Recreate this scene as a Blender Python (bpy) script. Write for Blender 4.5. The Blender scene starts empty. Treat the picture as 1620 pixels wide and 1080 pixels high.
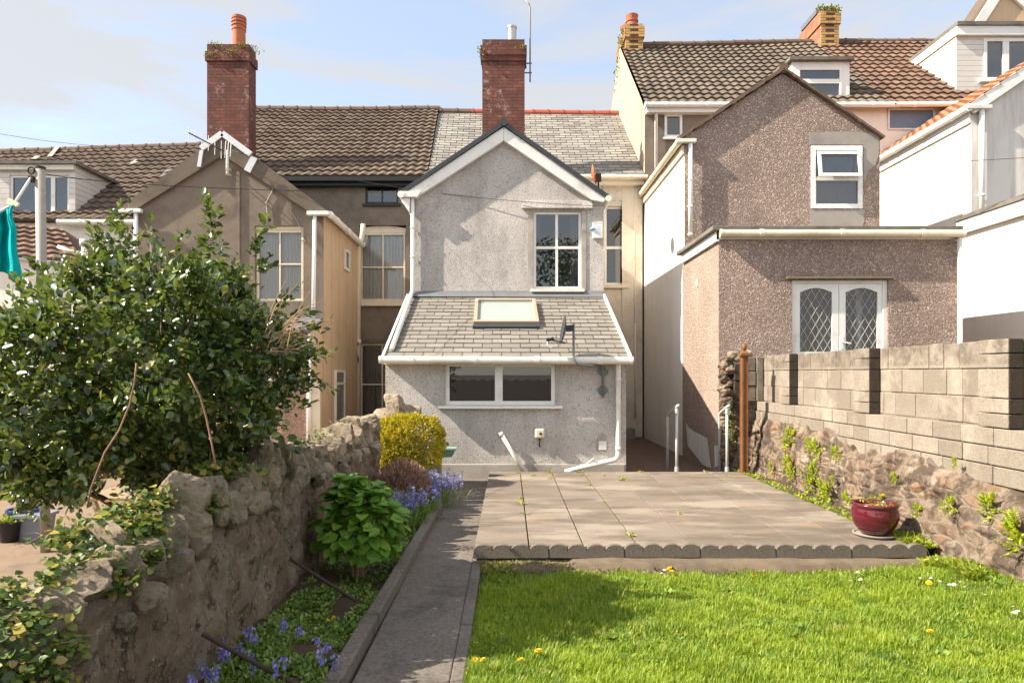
import bpy, bmesh, math, random
import numpy as np
from mathutils import Vector, Matrix, noise as mnoise

# ------------------------------------------------------------------ camera, sky, sun
SC = bpy.context.scene
COL = SC.collection
F, VX, VY, H = 1080.0, 805.0, 590.0, 1.42       # focal length in photo pixels, vanishing point, eye height


def PX(px, d): return (px - VX) * d / F
def PZ(py, d): return H - (py - VY) * d / F


cam = bpy.data.cameras.new('camera')
cam.sensor_width = 36.0
cam.lens = 24.0
cam.shift_x = 5.0 / 1620
cam.shift_y = 50.0 / 1620
cam.clip_start = 0.05
cam.clip_end = 3000
cam_o = bpy.data.objects.new('camera', cam)
COL.objects.link(cam_o)
cam_o.location = (0, 0, H)
cam_o.rotation_euler = (math.radians(90), 0, 0)
SC.camera = cam_o

LIGHT = Vector((1.0, 0.17, -0.84)).normalized()
sun = bpy.data.lights.new('sun', 'SUN')
sun.energy = 5.0
sun.angle = math.radians(0.5)
sun.color = (1.0, 0.90, 0.75)
sun_o = bpy.data.objects.new('sun', sun)
COL.objects.link(sun_o)
sun_o.rotation_euler = LIGHT.to_track_quat('-Z', 'Y').to_euler()
sun_o.location = (-20, -3, 18)

world = bpy.data.worlds.new('World')
SC.world = world
world.use_nodes = True
wn, wl = world.node_tree.nodes, world.node_tree.links
wn.clear()
w_out = wn.new('ShaderNodeOutputWorld')
w_bg = wn.new('ShaderNodeBackground')
w_bg.inputs['Strength'].default_value = 0.145
w_sky = wn.new('ShaderNodeTexSky')
w_sky.sky_type = 'NISHITA'
w_sky.sun_disc = False
w_sky.sun_elevation = math.asin(-LIGHT.z)
w_sky.sun_rotation = math.atan2(-LIGHT.x, -LIGHT.y)
w_sky.air_density = 1.0
w_sky.dust_density = 0.6
w_sky.ozone_density = 1.5
w_tc = wn.new('ShaderNodeTexCoord')
w_map = wn.new('ShaderNodeMapping')
w_map.inputs['Scale'].default_value = (0.9, 0.9, 4.6)
w_map.inputs['Rotation'].default_value = (0.0, math.radians(14), 0.3)
w_n1 = wn.new('ShaderNodeTexNoise')
w_n1.inputs['Scale'].default_value = 2.3
w_n1.inputs['Detail'].default_value = 7
w_n1.inputs['Roughness'].default_value = 0.58
w_n1.inputs['Distortion'].default_value = 0.35
w_r = wn.new('ShaderNodeValToRGB')
w_r.color_ramp.elements[0].position = 0.43
w_r.color_ramp.elements[0].color = (0.48, 0.48, 0.48, 1)
w_r.color_ramp.elements[1].position = 0.57
w_r.color_ramp.elements[1].color = (0.92, 0.92, 0.92, 1)
w_mix = wn.new('ShaderNodeMix')
w_mix.data_type = 'RGBA'
# brighter cloud added out of view behind, as fill light on the house fronts
w_sep = wn.new('ShaderNodeSeparateXYZ')
wl.new(w_tc.outputs['Generated'], w_sep.inputs[0])
w_rng = wn.new('ShaderNodeMapRange')
w_rng.interpolation_type = 'SMOOTHSTEP'
w_rng.inputs['From Min'].default_value = 0.45
w_rng.inputs['From Max'].default_value = -0.35
wl.new(w_sep.outputs[1], w_rng.inputs['Value'])
w_cl = wn.new('ShaderNodeMix')
w_cl.data_type = 'RGBA'
w_cl.inputs[6].default_value = (2.2, 2.22, 2.25, 1)
w_cl.inputs[7].default_value = (4.4, 4.2, 3.9, 1)
wl.new(w_rng.outputs[0], w_cl.inputs['Factor'])
wl.new(w_cl.outputs[2], w_mix.inputs[7])
wl.new(w_tc.outputs['Generated'], w_map.inputs['Vector'])
wl.new(w_map.outputs['Vector'], w_n1.inputs['Vector'])
wl.new(w_n1.outputs['Fac'], w_r.inputs['Fac'])
wl.new(w_r.outputs['Color'], w_mix.inputs['Factor'])
wl.new(w_sky.outputs['Color'], w_mix.inputs[6])
wl.new(w_mix.outputs[2], w_bg.inputs['Color'])
wl.new(w_bg.outputs['Background'], w_out.inputs['Surface'])

SC.view_settings.view_transform = 'Standard'
SC.view_settings.look = 'None'
SC.view_settings.exposure = 1.27
SC.view_settings.gamma = 1.0
SC.cycles.max_bounces = 8
SC.cycles.transparent_max_bounces = 12
SC.cycles.caustics_reflective = False
SC.cycles.caustics_refractive = False

random.seed(7)
RNG = np.random.default_rng(11)


# ------------------------------------------------------------------ node helper
class T:
    def __init__(s, name):
        s.m = bpy.data.materials.new(name)
        s.m.use_nodes = True
        s.n, s.l = s.m.node_tree.nodes, s.m.node_tree.links
        s.b = s.n['Principled BSDF']
        s.out = s.n['Material Output']
        s._tc = s._geo = None

    def set(s, node, key, v):
        if isinstance(v, bpy.types.NodeSocket):
            s.l.new(v, node.inputs[key])
        elif isinstance(v, (tuple, list)) and len(v) == 3 and node.inputs[key].type == 'RGBA':
            node.inputs[key].default_value = (*v, 1)
        else:
            node.inputs[key].default_value = v

    def obj(s):
        s._tc = s._tc or s.n.new('ShaderNodeTexCoord')
        return s._tc.outputs['Object']

    def uv(s):
        s._tc = s._tc or s.n.new('ShaderNodeTexCoord')
        return s._tc.outputs['UV']

    def island(s):
        s._geo = s._geo or s.n.new('ShaderNodeNewGeometry')
        return s._geo.outputs['Random Per Island']

    def map(s, v, scale=(1, 1, 1), rot=(0, 0, 0), loc=(0, 0, 0)):
        n = s.n.new('ShaderNodeMapping')
        s.l.new(v, n.inputs[0])
        n.inputs['Scale'].default_value = scale
        n.inputs['Rotation'].default_value = rot
        n.inputs['Location'].default_value = loc
        return n.outputs[0]

    def noise(s, scale, detail=4, rough=0.55, vec=None, dist=0):
        n = s.n.new('ShaderNodeTexNoise')
        s.l.new(vec or s.obj(), n.inputs['Vector'])
        n.inputs['Scale'].default_value = scale
        n.inputs['Detail'].default_value = detail
        n.inputs['Roughness'].default_value = rough
        n.inputs['Distortion'].default_value = dist
        return n.outputs['Fac']

    def vor(s, scale, vec=None, feature='F1', out='Distance', rnd=1.0):
        n = s.n.new('ShaderNodeTexVoronoi')
        n.feature = feature
        s.l.new(vec or s.obj(), n.inputs['Vector'])
        n.inputs['Scale'].default_value = scale
        n.inputs['Randomness'].default_value = rnd
        return n.outputs[out]

    def white(s, vec):
        n = s.n.new('ShaderNodeTexWhiteNoise')
        n.noise_dimensions = '3D'
        s.l.new(vec, n.inputs['Vector'])
        return n.outputs['Value']

    def floor(s, vec):
        n = s.n.new('ShaderNodeVectorMath')
        n.operation = 'FLOOR'
        s.l.new(vec, n.inputs[0])
        return n.outputs[0]

    def ramp(s, fac, stops, mode='LINEAR'):
        n = s.n.new('ShaderNodeValToRGB')
        s.l.new(fac, n.inputs[0])
        cr = n.color_ramp
        cr.interpolation = mode
        while len(cr.elements) < len(stops):
            cr.elements.new(0.5)
        for e, (p, c) in zip(cr.elements, stops):
            e.position = p
            e.color = (c, c, c, 1) if isinstance(c, (int, float)) else (*c, 1)
        return n.outputs[0]

    def mix(s, fac, a, b, mode='MIX'):
        n = s.n.new('ShaderNodeMix')
        n.data_type = 'RGBA'
        n.blend_type = mode
        for k, v in ((0, fac), (6, a), (7, b)):
            if isinstance(v, bpy.types.NodeSocket):
                s.l.new(v, n.inputs[k])
            elif k == 0:
                n.inputs[0].default_value = v
            else:
                n.inputs[k].default_value = (*v, 1) if isinstance(v, (tuple, list)) else (v, v, v, 1)
        return n.outputs[2]

    def math(s, op, a, b=0.0, clamp=False):
        n = s.n.new('ShaderNodeMath')
        n.operation = op
        n.use_clamp = clamp
        for k, v in ((0, a), (1, b)):
            if isinstance(v, bpy.types.NodeSocket):
                s.l.new(v, n.inputs[k])
            else:
                n.inputs[k].default_value = v
        return n.outputs[0]

    def sep(s, v):
        n = s.n.new('ShaderNodeSeparateXYZ')
        s.l.new(v, n.inputs[0])
        return n.outputs

    def bump(s, h, strength=0.5, dist=0.01, normal=None):
        n = s.n.new('ShaderNodeBump')
        s.l.new(h, n.inputs['Height'])
        n.inputs['Strength'].default_value = strength
        n.inputs['Distance'].default_value = dist
        if normal is not None:
            s.l.new(normal, n.inputs['Normal'])
        return n.outputs[0]

    def done(s, color=None, rough=0.8, normal=None, spec=None, metal=None):
        if color is not None: s.set(s.b, 'Base Color', color)
        s.set(s.b, 'Roughness', rough)
        if normal is not None: s.l.new(normal, s.b.inputs['Normal'])
        if spec is not None: s.set(s.b, 'Specular IOR Level', spec)
        if metal is not None: s.set(s.b, 'Metallic', metal)
        return s.m


def plain(name, c, rough=0.6, var=0.12, scale=6.0, bump=0.15, metal=0.0, spec=0.4, dirt=None, dirt_at=(0.55, 0.75)):
    t = T(name)
    n = t.noise(scale, 5, 0.6)
    col = t.mix(n, tuple(x * (1 - var) for x in c), tuple(min(1, x * (1 + var)) for x in c))
    if dirt is not None:
        d = t.noise(scale * 0.45, 7, 0.68)
        col = t.mix(t.ramp(d, [(dirt_at[0], 0.0), (dirt_at[1], 0.75)]), col, dirt)
    b = t.bump(t.noise(scale * 14, 3), bump, 0.004)
    return t.done(col, rough, b, spec, metal)


def pebble(name, stones, mortar, stain=None, stain_amt=0.6, scale=62.0, blotch=0.18, strength=0.9, dark=None, dark_at=0.08):
    """pebbledash: every chip its own colour, knobbly surface, large weather blotches"""
    t = T(name)
    cellc = t.vor(scale, out='Color')
    r = t.sep(cellc)[0]
    g = t.sep(cellc)[1]
    n = len(stones)
    col = t.ramp(r, [(i / (n - 1), c) for i, c in enumerate(stones)])
    dist = t.vor(scale)
    edge = t.ramp(dist, [(0.35, 0.0), (0.75, 1.0)])
    col = t.mix(edge, col, mortar)
    if dark is not None:
        col = t.mix(t.math('LESS_THAN', g, dark_at), col, dark)
    big = t.noise(0.8, 6, 0.62)
    col = t.mix(1.0, col, t.ramp(big, [(0.3, 1 - blotch), (0.7, 1 + blotch)]), 'MULTIPLY')
    if stain is not None:
        st = t.noise(1.3, 8, 0.7, vec=t.map(t.obj(), scale=(1, 1, 0.55), loc=(3.1, 1.7, 0.4)))
        col = t.mix(t.ramp(st, [(0.5, 0.0), (0.72, stain_amt)]), col, stain)
        st2 = t.noise(3.4, 7, 0.7, vec=t.map(t.obj(), scale=(1, 1, 0.14), loc=(1, 5, 2)))
        col = t.mix(t.ramp(st2, [(0.54, 0.0), (0.72, stain_amt * .6)]), col, stain)
    h = t.math('SUBTRACT', 1.0, dist)
    h2 = t.math('ADD', h, t.math('MULTIPLY', t.noise(scale * 0.6, 3), 0.8))
    return t.done(col, 0.9, t.bump(h2, strength, 0.018), 0.25)


def render_wall(name, c, c2, stain, amt=0.6, scale=1.1, streak=True, bump=0.3):
    t = T(name)
    col = t.mix(t.noise(scale, 7, 0.62), c, c2)
    vec = t.map(t.obj(), scale=(1.6, 1.6, 0.22) if streak else (1, 1, 1))
    col = t.mix(t.ramp(t.noise(1.9, 8, 0.7, vec=vec), [(0.48, 0.0), (0.75, amt)]), col, stain)
    col = t.mix(t.ramp(t.noise(40, 3, 0.7), [(0.55, 0.0), (0.75, 0.18)]), col, stain)
    h = t.math('ADD', t.noise(70, 3, 0.6), t.math('MULTIPLY', t.noise(5, 4), 2.0))
    return t.done(col, 0.92, t.bump(h, bump, 0.008), 0.2)


# ------------------------------------------------------------------ mesh helper
class MB:
    def __init__(s):
        s.v, s.f, s.uv, s.mi = [], [], {}, []

    def add(s, verts, faces, uvs=None, mi=0):
        o = len(s.v)
        s.v.extend([tuple(p) for p in verts])
        for k, f in enumerate(faces):
            if uvs is not None: s.uv[len(s.f)] = uvs[k]
            s.f.append([i + o for i in f])
            s.mi.append(mi)

    def quad(s, a, b, c, d): s.add([a, b, c, d], [(0, 1, 2, 3)])
    def poly(s, pts): s.add(pts, [tuple(range(len(pts)))])

    def box(s, x0, x1, y0, y1, z0, z1):
        if x0 > x1: x0, x1 = x1, x0
        if y0 > y1: y0, y1 = y1, y0
        if z0 > z1: z0, z1 = z1, z0
        v = [(x, y, z) for z in (z0, z1) for y in (y0, y1) for x in (x0, x1)]
        s.add(v, [(0, 2, 3, 1), (4, 5, 7, 6), (0, 1, 5, 4), (2, 6, 7, 3), (0, 4, 6, 2), (1, 3, 7, 5)])
        return s

    def hexa(s, lo, hi):
        """eight corners: lower four, upper four, in the same turning order"""
        s.add(list(lo) + list(hi), [(3, 2, 1, 0), (4, 5, 6, 7), (0, 1, 5, 4), (1, 2, 6, 5), (2, 3, 7, 6), (3, 0, 4, 7)])
        return s

    def bar(s, a, b, w, h, up=(0, 0, 1)):
        a, b = Vector(a), Vector(b)
        d = (b - a).normalized()
        u = Vector(up)
        if abs(d.dot(u)) > 0.98: u = Vector((0, 1, 0))
        sd = d.cross(u).normalized() * (w / 2)
        u = sd.cross(d).normalized() * (h / 2)
        s.hexa([a - sd - u, a + sd - u, b + sd - u, b - sd - u], [a - sd + u, a + sd + u, b + sd + u, b - sd + u])
        return s

    def prism(s, pts, y0, y1):
        """outline in x,z pushed through y"""
        n = len(pts)
        v = [(x, y0, z) for x, z in pts] + [(x, y1, z) for x, z in pts]
        s.add(v, [tuple(range(n)), tuple(range(2 * n - 1, n - 1, -1))] + [(i, i + n, (i + 1) % n + n, (i + 1) % n) for i in range(n)])
        return s

    def prism_x(s, pts, x0, x1):
        n = len(pts)
        v = [(x0, y, z) for y, z in pts] + [(x1, y, z) for y, z in pts]
        s.add(v, [tuple(range(n)), tuple(range(2 * n - 1, n - 1, -1))] + [(i, i + n, (i + 1) % n + n, (i + 1) % n) for i in range(n)])
        return s

    def tube(s, pts, r, n=10, caps=True):
        pts = [Vector(p) for p in pts]
        rs = r if isinstance(r, (list, tuple)) else [r] * len(pts)
        V, Fc = [], []
        prev = None
        for i, p in enumerate(pts):
            d = (pts[min(i + 1, len(pts) - 1)] - pts[max(i - 1, 0)]).normalized()
            if prev is None:
                u = d.orthogonal().normalized()
            else:
                u = (prev - d * prev.dot(d))
                u = u.normalized() if u.length > 1e-6 else d.orthogonal().normalized()
            prev = u
            w = d.cross(u)
            for k in range(n):
                a = 2 * math.pi * k / n
                V.append(p + (u * math.cos(a) + w * math.sin(a)) * rs[i])
        for i in range(len(pts) - 1):
            for k in range(n):
                k2 = (k + 1) % n
                Fc.append((i * n + k, i * n + k2, (i + 1) * n + k2, (i + 1) * n + k))
        if caps:
            Fc.append(tuple(range(n - 1, -1, -1)))
            m = (len(pts) - 1) * n
            Fc.append(tuple(m + k for k in range(n)))
        s.add(V, Fc)
        return s

    def lathe(s, prof, c, n=24):
        """profile of (radius, height) turned about the vertical through c"""
        V = [(c[0] + r * math.cos(2 * math.pi * k / n), c[1] + r * math.sin(2 * math.pi * k / n), c[2] + z) for r, z in prof for k in range(n)]
        Fc = [(i * n + k, i * n + (k + 1) % n, (i + 1) * n + (k + 1) % n, (i + 1) * n + k) for i in range(len(prof) - 1) for k in range(n)]
        s.add(V, Fc)
        return s

    def build(s, name, mat, parent=None, smooth=False, bevel=0.0, loc=None):
        root = parent
        while root is not None and root.parent is not None: root = root.parent
        base = Vector(root.location) if root is not None else (Vector(loc) if loc is not None else Vector((0, 0, 0)))
        me = bpy.data.meshes.new(name)
        V = np.array(s.v, dtype=np.float64).reshape(-1, 3)
        me.from_pydata((V - np.array(base)).tolist(), [], s.f)
        me.update()
        uvl = me.uv_layers.new(name='UVMap').data
        for p in me.polygons:
            cu = s.uv.get(p.index)
            if cu is not None:
                for k, li in enumerate(p.loop_indices): uvl[li].uv = cu[k]
            else:
                nx, ny, nz = abs(p.normal.x), abs(p.normal.y), abs(p.normal.z)
                for li in p.loop_indices:
                    q = s.v[me.loops[li].vertex_index]
                    if ny >= nx and ny >= nz * 0.7: uvl[li].uv = (q[0], q[2])
                    elif nx >= nz * 0.7: uvl[li].uv = (q[1], q[2])
                    else: uvl[li].uv = (q[0], q[1])
        mats = mat if isinstance(mat, (list, tuple)) else [mat]
        for mm in mats: me.materials.append(mm)
        if len(mats) > 1: me.polygons.foreach_set('material_index', s.mi)
        if smooth: me.polygons.foreach_set('use_smooth', [True] * len(me.polygons))
        o = bpy.data.objects.new(name, me)
        COL.objects.link(o)
        if parent is not None: o.parent = parent
        else: o.location = base
        if bevel > 0:
            b = o.modifiers.new('bevel', 'BEVEL')
            b.width = bevel
            b.segments = 2
            b.limit_method = 'ANGLE'
        return o


def np_mesh(name, V, Q, mat, parent=None, loc=(0, 0, 0), tris=None, smooth=False):
    """fast mesh from arrays: V (n,3), Q (m,4) quads, optional triangles"""
    root = parent
    while root is not None and root.parent is not None: root = root.parent
    base = np.array(root.location) if root is not None else np.array(loc, dtype=float)
    me = bpy.data.meshes.new(name)
    V = V - base
    me.vertices.add(len(V))
    me.vertices.foreach_set('co', V.astype(np.float32).ravel())
    nq, nt = len(Q), 0 if tris is None else len(tris)
    me.loops.add(nq * 4 + nt * 3)
    li = Q.ravel() if nt == 0 else np.concatenate([Q.ravel(), tris.ravel()])
    me.loops.foreach_set('vertex_index', li.astype(np.int32))
    me.polygons.add(nq + nt)
    st = np.arange(nq) * 4
    tot = np.full(nq, 4)
    if nt:
        st = np.concatenate([st, nq * 4 + np.arange(nt) * 3])
        tot = np.concatenate([tot, np.full(nt, 3)])
    me.polygons.foreach_set('loop_start', st.astype(np.int32))
    me.polygons.foreach_set('loop_total', tot.astype(np.int32))
    if smooth: me.polygons.foreach_set('use_smooth', np.ones(nq + nt, dtype=bool))
    me.update(calc_edges=True)
    me.materials.append(mat)
    o = bpy.data.objects.new(name, me)
    COL.objects.link(o)
    if parent is not None: o.parent = parent
    else: o.location = loc
    return o


def thing(name, label, cat, loc=(0, 0, 0), group=None):
    o = bpy.data.objects.new(name, None)
    o.empty_display_size = 0.1
    COL.objects.link(o)
    o.location = loc
    o['label'], o['category'] = label, cat
    if group: o['group'] = group
    return o


def tag(o, label, cat, group=None, kind=None):
    o['label'], o['category'] = label, cat
    if group: o['group'] = group
    if kind: o['kind'] = kind
    return o


def struct(o, label, cat):
    o['label'], o['category'], o['kind'] = label, cat, 'structure'
    return o


def dup(o, loc, rotz=0.0, scale=1.0, label=None):
    c = o.copy()
    COL.objects.link(c)
    c.location = loc
    c.rotation_euler = (0, 0, rotz)
    c.scale = (scale, scale, scale)
    if label: c['label'] = label
    for ch in list(o.children):
        k = ch.copy()
        COL.objects.link(k)
        k.parent = c
        for g in list(ch.children):
            k2 = g.copy()
            COL.objects.link(k2)
            k2.parent = k
    return c


# ------------------------------------------------------------------ materials
M = {}
M['white'] = plain('white_plastic', (0.78, 0.77, 0.74), 0.4, 0.06, 4, 0.06, dirt=(0.42, 0.38, 0.31), dirt_at=(0.54, 0.78))
M['white_worn'] = plain('worn_white_paint', (0.74, 0.71, 0.64), 0.55, 0.08, 4, 0.15, dirt=(0.33, 0.27, 0.20), dirt_at=(0.52, 0.8))
M['cream_trim'] = plain('cream_paint', (0.72, 0.63, 0.48), 0.5, 0.1, 4, 0.15, dirt=(0.36, 0.27, 0.17), dirt_at=(0.52, 0.8))
M['black_paint'] = plain('black_paint', (0.018, 0.017, 0.017), 0.4, 0.3, 5, 0.1)
M['dark_grey'] = plain('dark_grey_plastic', (0.04, 0.044, 0.052), 0.45, 0.15, 5, 0.05)
M['lead'] = plain('lead_flashing', (0.14, 0.145, 0.155), 0.5, 0.25, 5, 0.3)
M['galv'] = plain('galvanised_steel', (0.45, 0.46, 0.46), 0.4, 0.12, 12, 0.05, metal=0.15)
M['grey_pole'] = plain('grey_pole', (0.33, 0.30, 0.26), 0.6, 0.2, 8, 0.1, dirt=(0.16, 0.10, 0.06), dirt_at=(0.55, 0.8))
M['rust'] = plain('rusty_iron', (0.20, 0.085, 0.03), 0.75, 0.35, 14, 0.3, dirt=(0.10, 0.035, 0.015), dirt_at=(0.45, 0.7))
M['dark_rust'] = plain('dark_rusty_bar', (0.05, 0.032, 0.024), 0.75, 0.35, 14, 0.3)
M['terracotta'] = plain('terracotta', (0.42, 0.13, 0.065), 0.75, 0.2, 8, 0.15, dirt=(0.20, 0.08, 0.05))
M['red_ridge'] = plain('red_ridge_tile', (0.36, 0.10, 0.06), 0.8, 0.25, 6, 0.2, dirt=(0.16, 0.08, 0.06))
M['brown_ridge'] = plain('brown_ridge_tile', (0.15, 0.10, 0.075), 0.85, 0.3, 6, 0.3, dirt=(0.06, 0.05, 0.04))
M['aluminium'] = plain('steel_cowl', (0.42, 0.40, 0.37), 0.35, 0.2, 10, 0.05, metal=0.8)
M['concrete'] = plain('concrete', (0.30, 0.27, 0.23), 0.9, 0.2, 5, 0.5, dirt=(0.12, 0.10, 0.08), dirt_at=(0.5, 0.75))
M['plinth'] = plain('painted_plinth', (0.42, 0.38, 0.34), 0.9, 0.15, 4, 0.4, dirt=(0.20, 0.17, 0.14), dirt_at=(0.45, 0.7))
M['cement'] = plain('cement_patch', (0.33, 0.30, 0.27), 0.9, 0.15, 5, 0.5, dirt=(0.20, 0.18, 0.16), dirt_at=(0.5, 0.75))
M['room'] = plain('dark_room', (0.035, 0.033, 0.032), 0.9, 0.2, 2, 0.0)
M['blind'] = plain('blue_grey_blind', (0.16, 0.21, 0.30), 0.8, 0.1, 3, 0.0)
M['felt'] = plain('roofing_felt', (0.17, 0.15, 0.13), 0.95, 0.3, 5, 0.5, dirt=(0.05, 0.05, 0.04), dirt_at=(0.45, 0.7))

# pebbledash of the houses
M['peb_main'] = pebble('white_pebbledash', [(0.50, 0.465, 0.44), (0.63, 0.59, 0.56), (0.71, 0.67, 0.635), (0.77, 0.73, 0.695)], (0.62, 0.58, 0.55),
                       stain=(0.27, 0.24, 0.22), stain_amt=0.6, scale=96, blotch=0.2, strength=1.0, dark=(0.17, 0.15, 0.14), dark_at=0.04)
M['peb_pink'] = pebble('pink_pebbledash', [(0.19, 0.138, 0.115), (0.28, 0.205, 0.172), (0.35, 0.268, 0.226), (0.47, 0.375, 0.32)], (0.28, 0.208, 0.176),
                       stain=(0.17, 0.125, 0.108), stain_amt=0.35, scale=58, dark=(0.62, 0.50, 0.42), dark_at=0.09)
M['peb_sunlit'] = pebble('sunlit_pink_pebbledash', [(0.22, 0.158, 0.125), (0.32, 0.24, 0.195), (0.41, 0.32, 0.265), (0.50, 0.41, 0.345)], (0.27, 0.20, 0.162), stain=(0.36, 0.25, 0.19), stain_amt=0.3, scale=56)  # lighter pink pebbledash for the extension side, sunlight painted into the colour
M['peb_low'] = pebble('low_pink_pebbledash', [(0.28, 0.16, 0.12), (0.45, 0.28, 0.21), (0.55, 0.37, 0.28)], (0.30, 0.19, 0.15), scale=46)
M['brown_render'] = render_wall('brown_render', (0.185, 0.148, 0.116), (0.255, 0.208, 0.165), (0.095, 0.078, 0.063), 0.8, 1.1, False, .5)
M['coping_render'] = render_wall('dark_coping_render', (0.125, 0.10, 0.08), (0.20, 0.16, 0.125), (0.06, 0.05, 0.04), 0.7, 2.2, False, 0.5)
M['cream_render'] = render_wall('cream_render', (0.41, 0.33, 0.25), (0.48, 0.395, 0.305), (0.22, 0.17, 0.125), 0.65)
M['rear_render'] = render_wall('pale_rear_render', (0.64, 0.55, 0.445), (0.71, 0.625, 0.52), (0.30, 0.24, 0.18), 0.6, 1.1, False, .6)
M['white_render'] = render_wall('white_render', (0.82, 0.78, 0.71), (0.78, 0.73, 0.65), (0.55, 0.47, 0.38), 0.35)
M['grey_render'] = render_wall('grey_streaked_render', (0.60, 0.57, 0.54), (0.70, 0.67, 0.63), (0.28, 0.26, 0.24), 0.7)
M['tan_render'] = render_wall('tan_render', (0.58, 0.42, 0.27), (0.64, 0.48, 0.32), (0.38, 0.26, 0.16), 0.4)


def boards(name, c, c2, gap, pitch, axis, seam=0.03):
    t = T(name)
    u = t.sep(t.uv())[axis]
    f = t.math('FRACT', t.math('DIVIDE', u, pitch))
    line = t.math('LESS_THAN', f, seam)
    col = t.mix(t.noise(1.4, 6, 0.6, vec=t.map(t.obj(), scale=(1, 1, 0.4))), c, c2)
    col = t.mix(t.ramp(t.noise(2.2, 7, 0.7), [(0.5, 0.0), (0.75, 0.4)]), col, gap)
    col = t.mix(line, col, gap)
    return t.done(col, 0.7, t.bump(t.math('ADD', f, t.math('MULTIPLY', t.noise(30, 2), 0.1)), 0.4, 0.012), 0.3)


M['tan_boards'] = boards('tan_boarding', (0.53, 0.37, 0.225), (0.60, 0.44, 0.285), (0.24, 0.15, 0.08), 0.62, 0, 0.025)
M['white_shingle'] = boards('white_tile_hanging', (0.62, 0.59, 0.55), (0.72, 0.69, 0.65), (0.34, 0.31, 0.26), 0.13, 1, 0.09)


def bricks(name, c1, c2, c3, mortar, bloom=0.0):
    t = T(name)
    n = t.n.new('ShaderNodeTexBrick')
    t.l.new(t.map(t.uv(), loc=(0.03, 0.01, 0)), n.inputs['Vector'])
    n.inputs['Scale'].default_value = 1.0
    n.inputs['Brick Width'].default_value = 0.235
    n.inputs['Row Height'].default_value = 0.078
    n.inputs['Mortar Size'].default_value = 0.006
    n.inputs['Mortar Smooth'].default_value = 0.2
    n.inputs['Bias'].default_value = 0.0
    t.set(n, 'Color1', c1)
    t.set(n, 'Color2', c2)
    t.set(n, 'Mortar', mortar)
    col = t.mix(t.ramp(t.noise(3.5, 6, 0.65), [(0.42, 0.0), (0.68, 0.8)]), n.outputs['Color'], c3)
    if bloom:
        bl = t.math('MULTIPLY', t.ramp(t.noise(1.0, 4, 0.5, vec=t.map(t.obj(), scale=(1.6, 1.6, .6))), [(0.50, 0.0), (0.66, 1.0)]), t.ramp(t.noise(9, 6, 0.75), [(0.52, 0.0), (0.64, 0.9)]))
        col = t.mix(t.math('MULTIPLY', bl, bloom), col, (0.55, 0.49, 0.45))
    h = t.math('SUBTRACT', t.math('MULTIPLY', t.noise(30, 4), 0.4), n.outputs['Fac'])
    return t.done(col, 0.88, t.bump(h, 0.7, 0.012), 0.25)


M['brick_red'] = bricks('red_brick', (0.15, 0.055, 0.042), (0.215, 0.08, 0.058), (0.085, 0.042, 0.036), (0.06, 0.044, 0.038), 0.85)
M['brick_old'] = bricks('old_red_brick', (0.34, 0.13, 0.075), (0.42, 0.19, 0.11), (0.22, 0.09, 0.06), (0.25, 0.16, 0.11), 0.3)
M['brick_yellow'] = bricks('yellow_brick', (0.50, 0.30, 0.10), (0.58, 0.38, 0.16), (0.36, 0.21, 0.08), (0.14, 0.09, 0.06))
M['brick_dark'] = plain('dark_brick', (0.085, 0.04, 0.03), 0.9, 0.3, 12, 0.5)


def tiles(name, c1, c2, c3, spot, patch=(0.10, 0.085, 0.07)):
    t = T(name)
    cell = t.white(t.floor(t.uv()))
    col = t.ramp(cell, [(0.0, c1), (0.5, c2), (1.0, c3)])
    col = t.mix(t.ramp(t.noise(0.5, 5, 0.6), [(0.4, 0.0), (0.7, 0.45)]), col, patch)
    col = t.mix(t.ramp(t.noise(9, 5, 0.7), [(0.57, 0.0), (0.68, 0.7)]), col, patch)
    col = t.mix(t.ramp(t.noise(6.5, 4, 0.6, vec=t.map(t.obj(), loc=(5, 2, 1))), [(0.66, 0.0), (0.72, 0.7)]), col, spot)
    return t.done(col, 0.9, t.bump(t.noise(45, 3), 0.35, 0.006), 0.25)


M['tile_brown'] = tiles('brown_concrete_tile', (0.095, 0.068, 0.05), (0.13, 0.095, 0.07), (0.17, 0.128, 0.096), (0.28, 0.235, 0.185), (0.055, 0.046, 0.038))
M['tile_grey'] = tiles('weathered_tile', (0.105, 0.084, 0.064), (0.14, 0.112, 0.086), (0.18, 0.144, 0.112), (0.38, 0.33, 0.26), (0.075, 0.062, 0.05))
M['tile_red'] = tiles('red_brown_tile', (0.115, 0.068, 0.048), (0.155, 0.094, 0.067), (0.20, 0.126, 0.09), (0.36, 0.28, 0.21), (0.09, 0.06, 0.047))
M['tile_orange'] = tiles('orange_tile', (0.30, 0.13, 0.075), (0.38, 0.18, 0.10), (0.42, 0.22, 0.13), (0.42, 0.33, 0.24), (0.20, 0.10, 0.06))


def slate(name, c1, c2, c3, moss=None, amt=0.5):
    t = T(name)
    col = t.ramp(t.island(), [(0.0, c1), (0.55, c2), (1.0, c3)])
    col = t.mix(t.ramp(t.noise(0.7, 5, 0.6), [(0.4, 0.0), (0.7, 0.35)]), col, (0.19, 0.175, 0.15))
    if moss is not None:
        col = t.mix(t.ramp(t.noise(7, 6, 0.72), [(0.60, 0.0), (0.68, amt)]), col, moss)
    col = t.mix(t.ramp(t.noise(24, 4, 0.7), [(0.62, 0.0), (0.72, 0.5)]), col, (0.40, 0.37, 0.31))
    return t.done(col, 0.72, t.bump(t.noise(26, 4, 0.65), 0.3, 0.006), 0.35)


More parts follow.
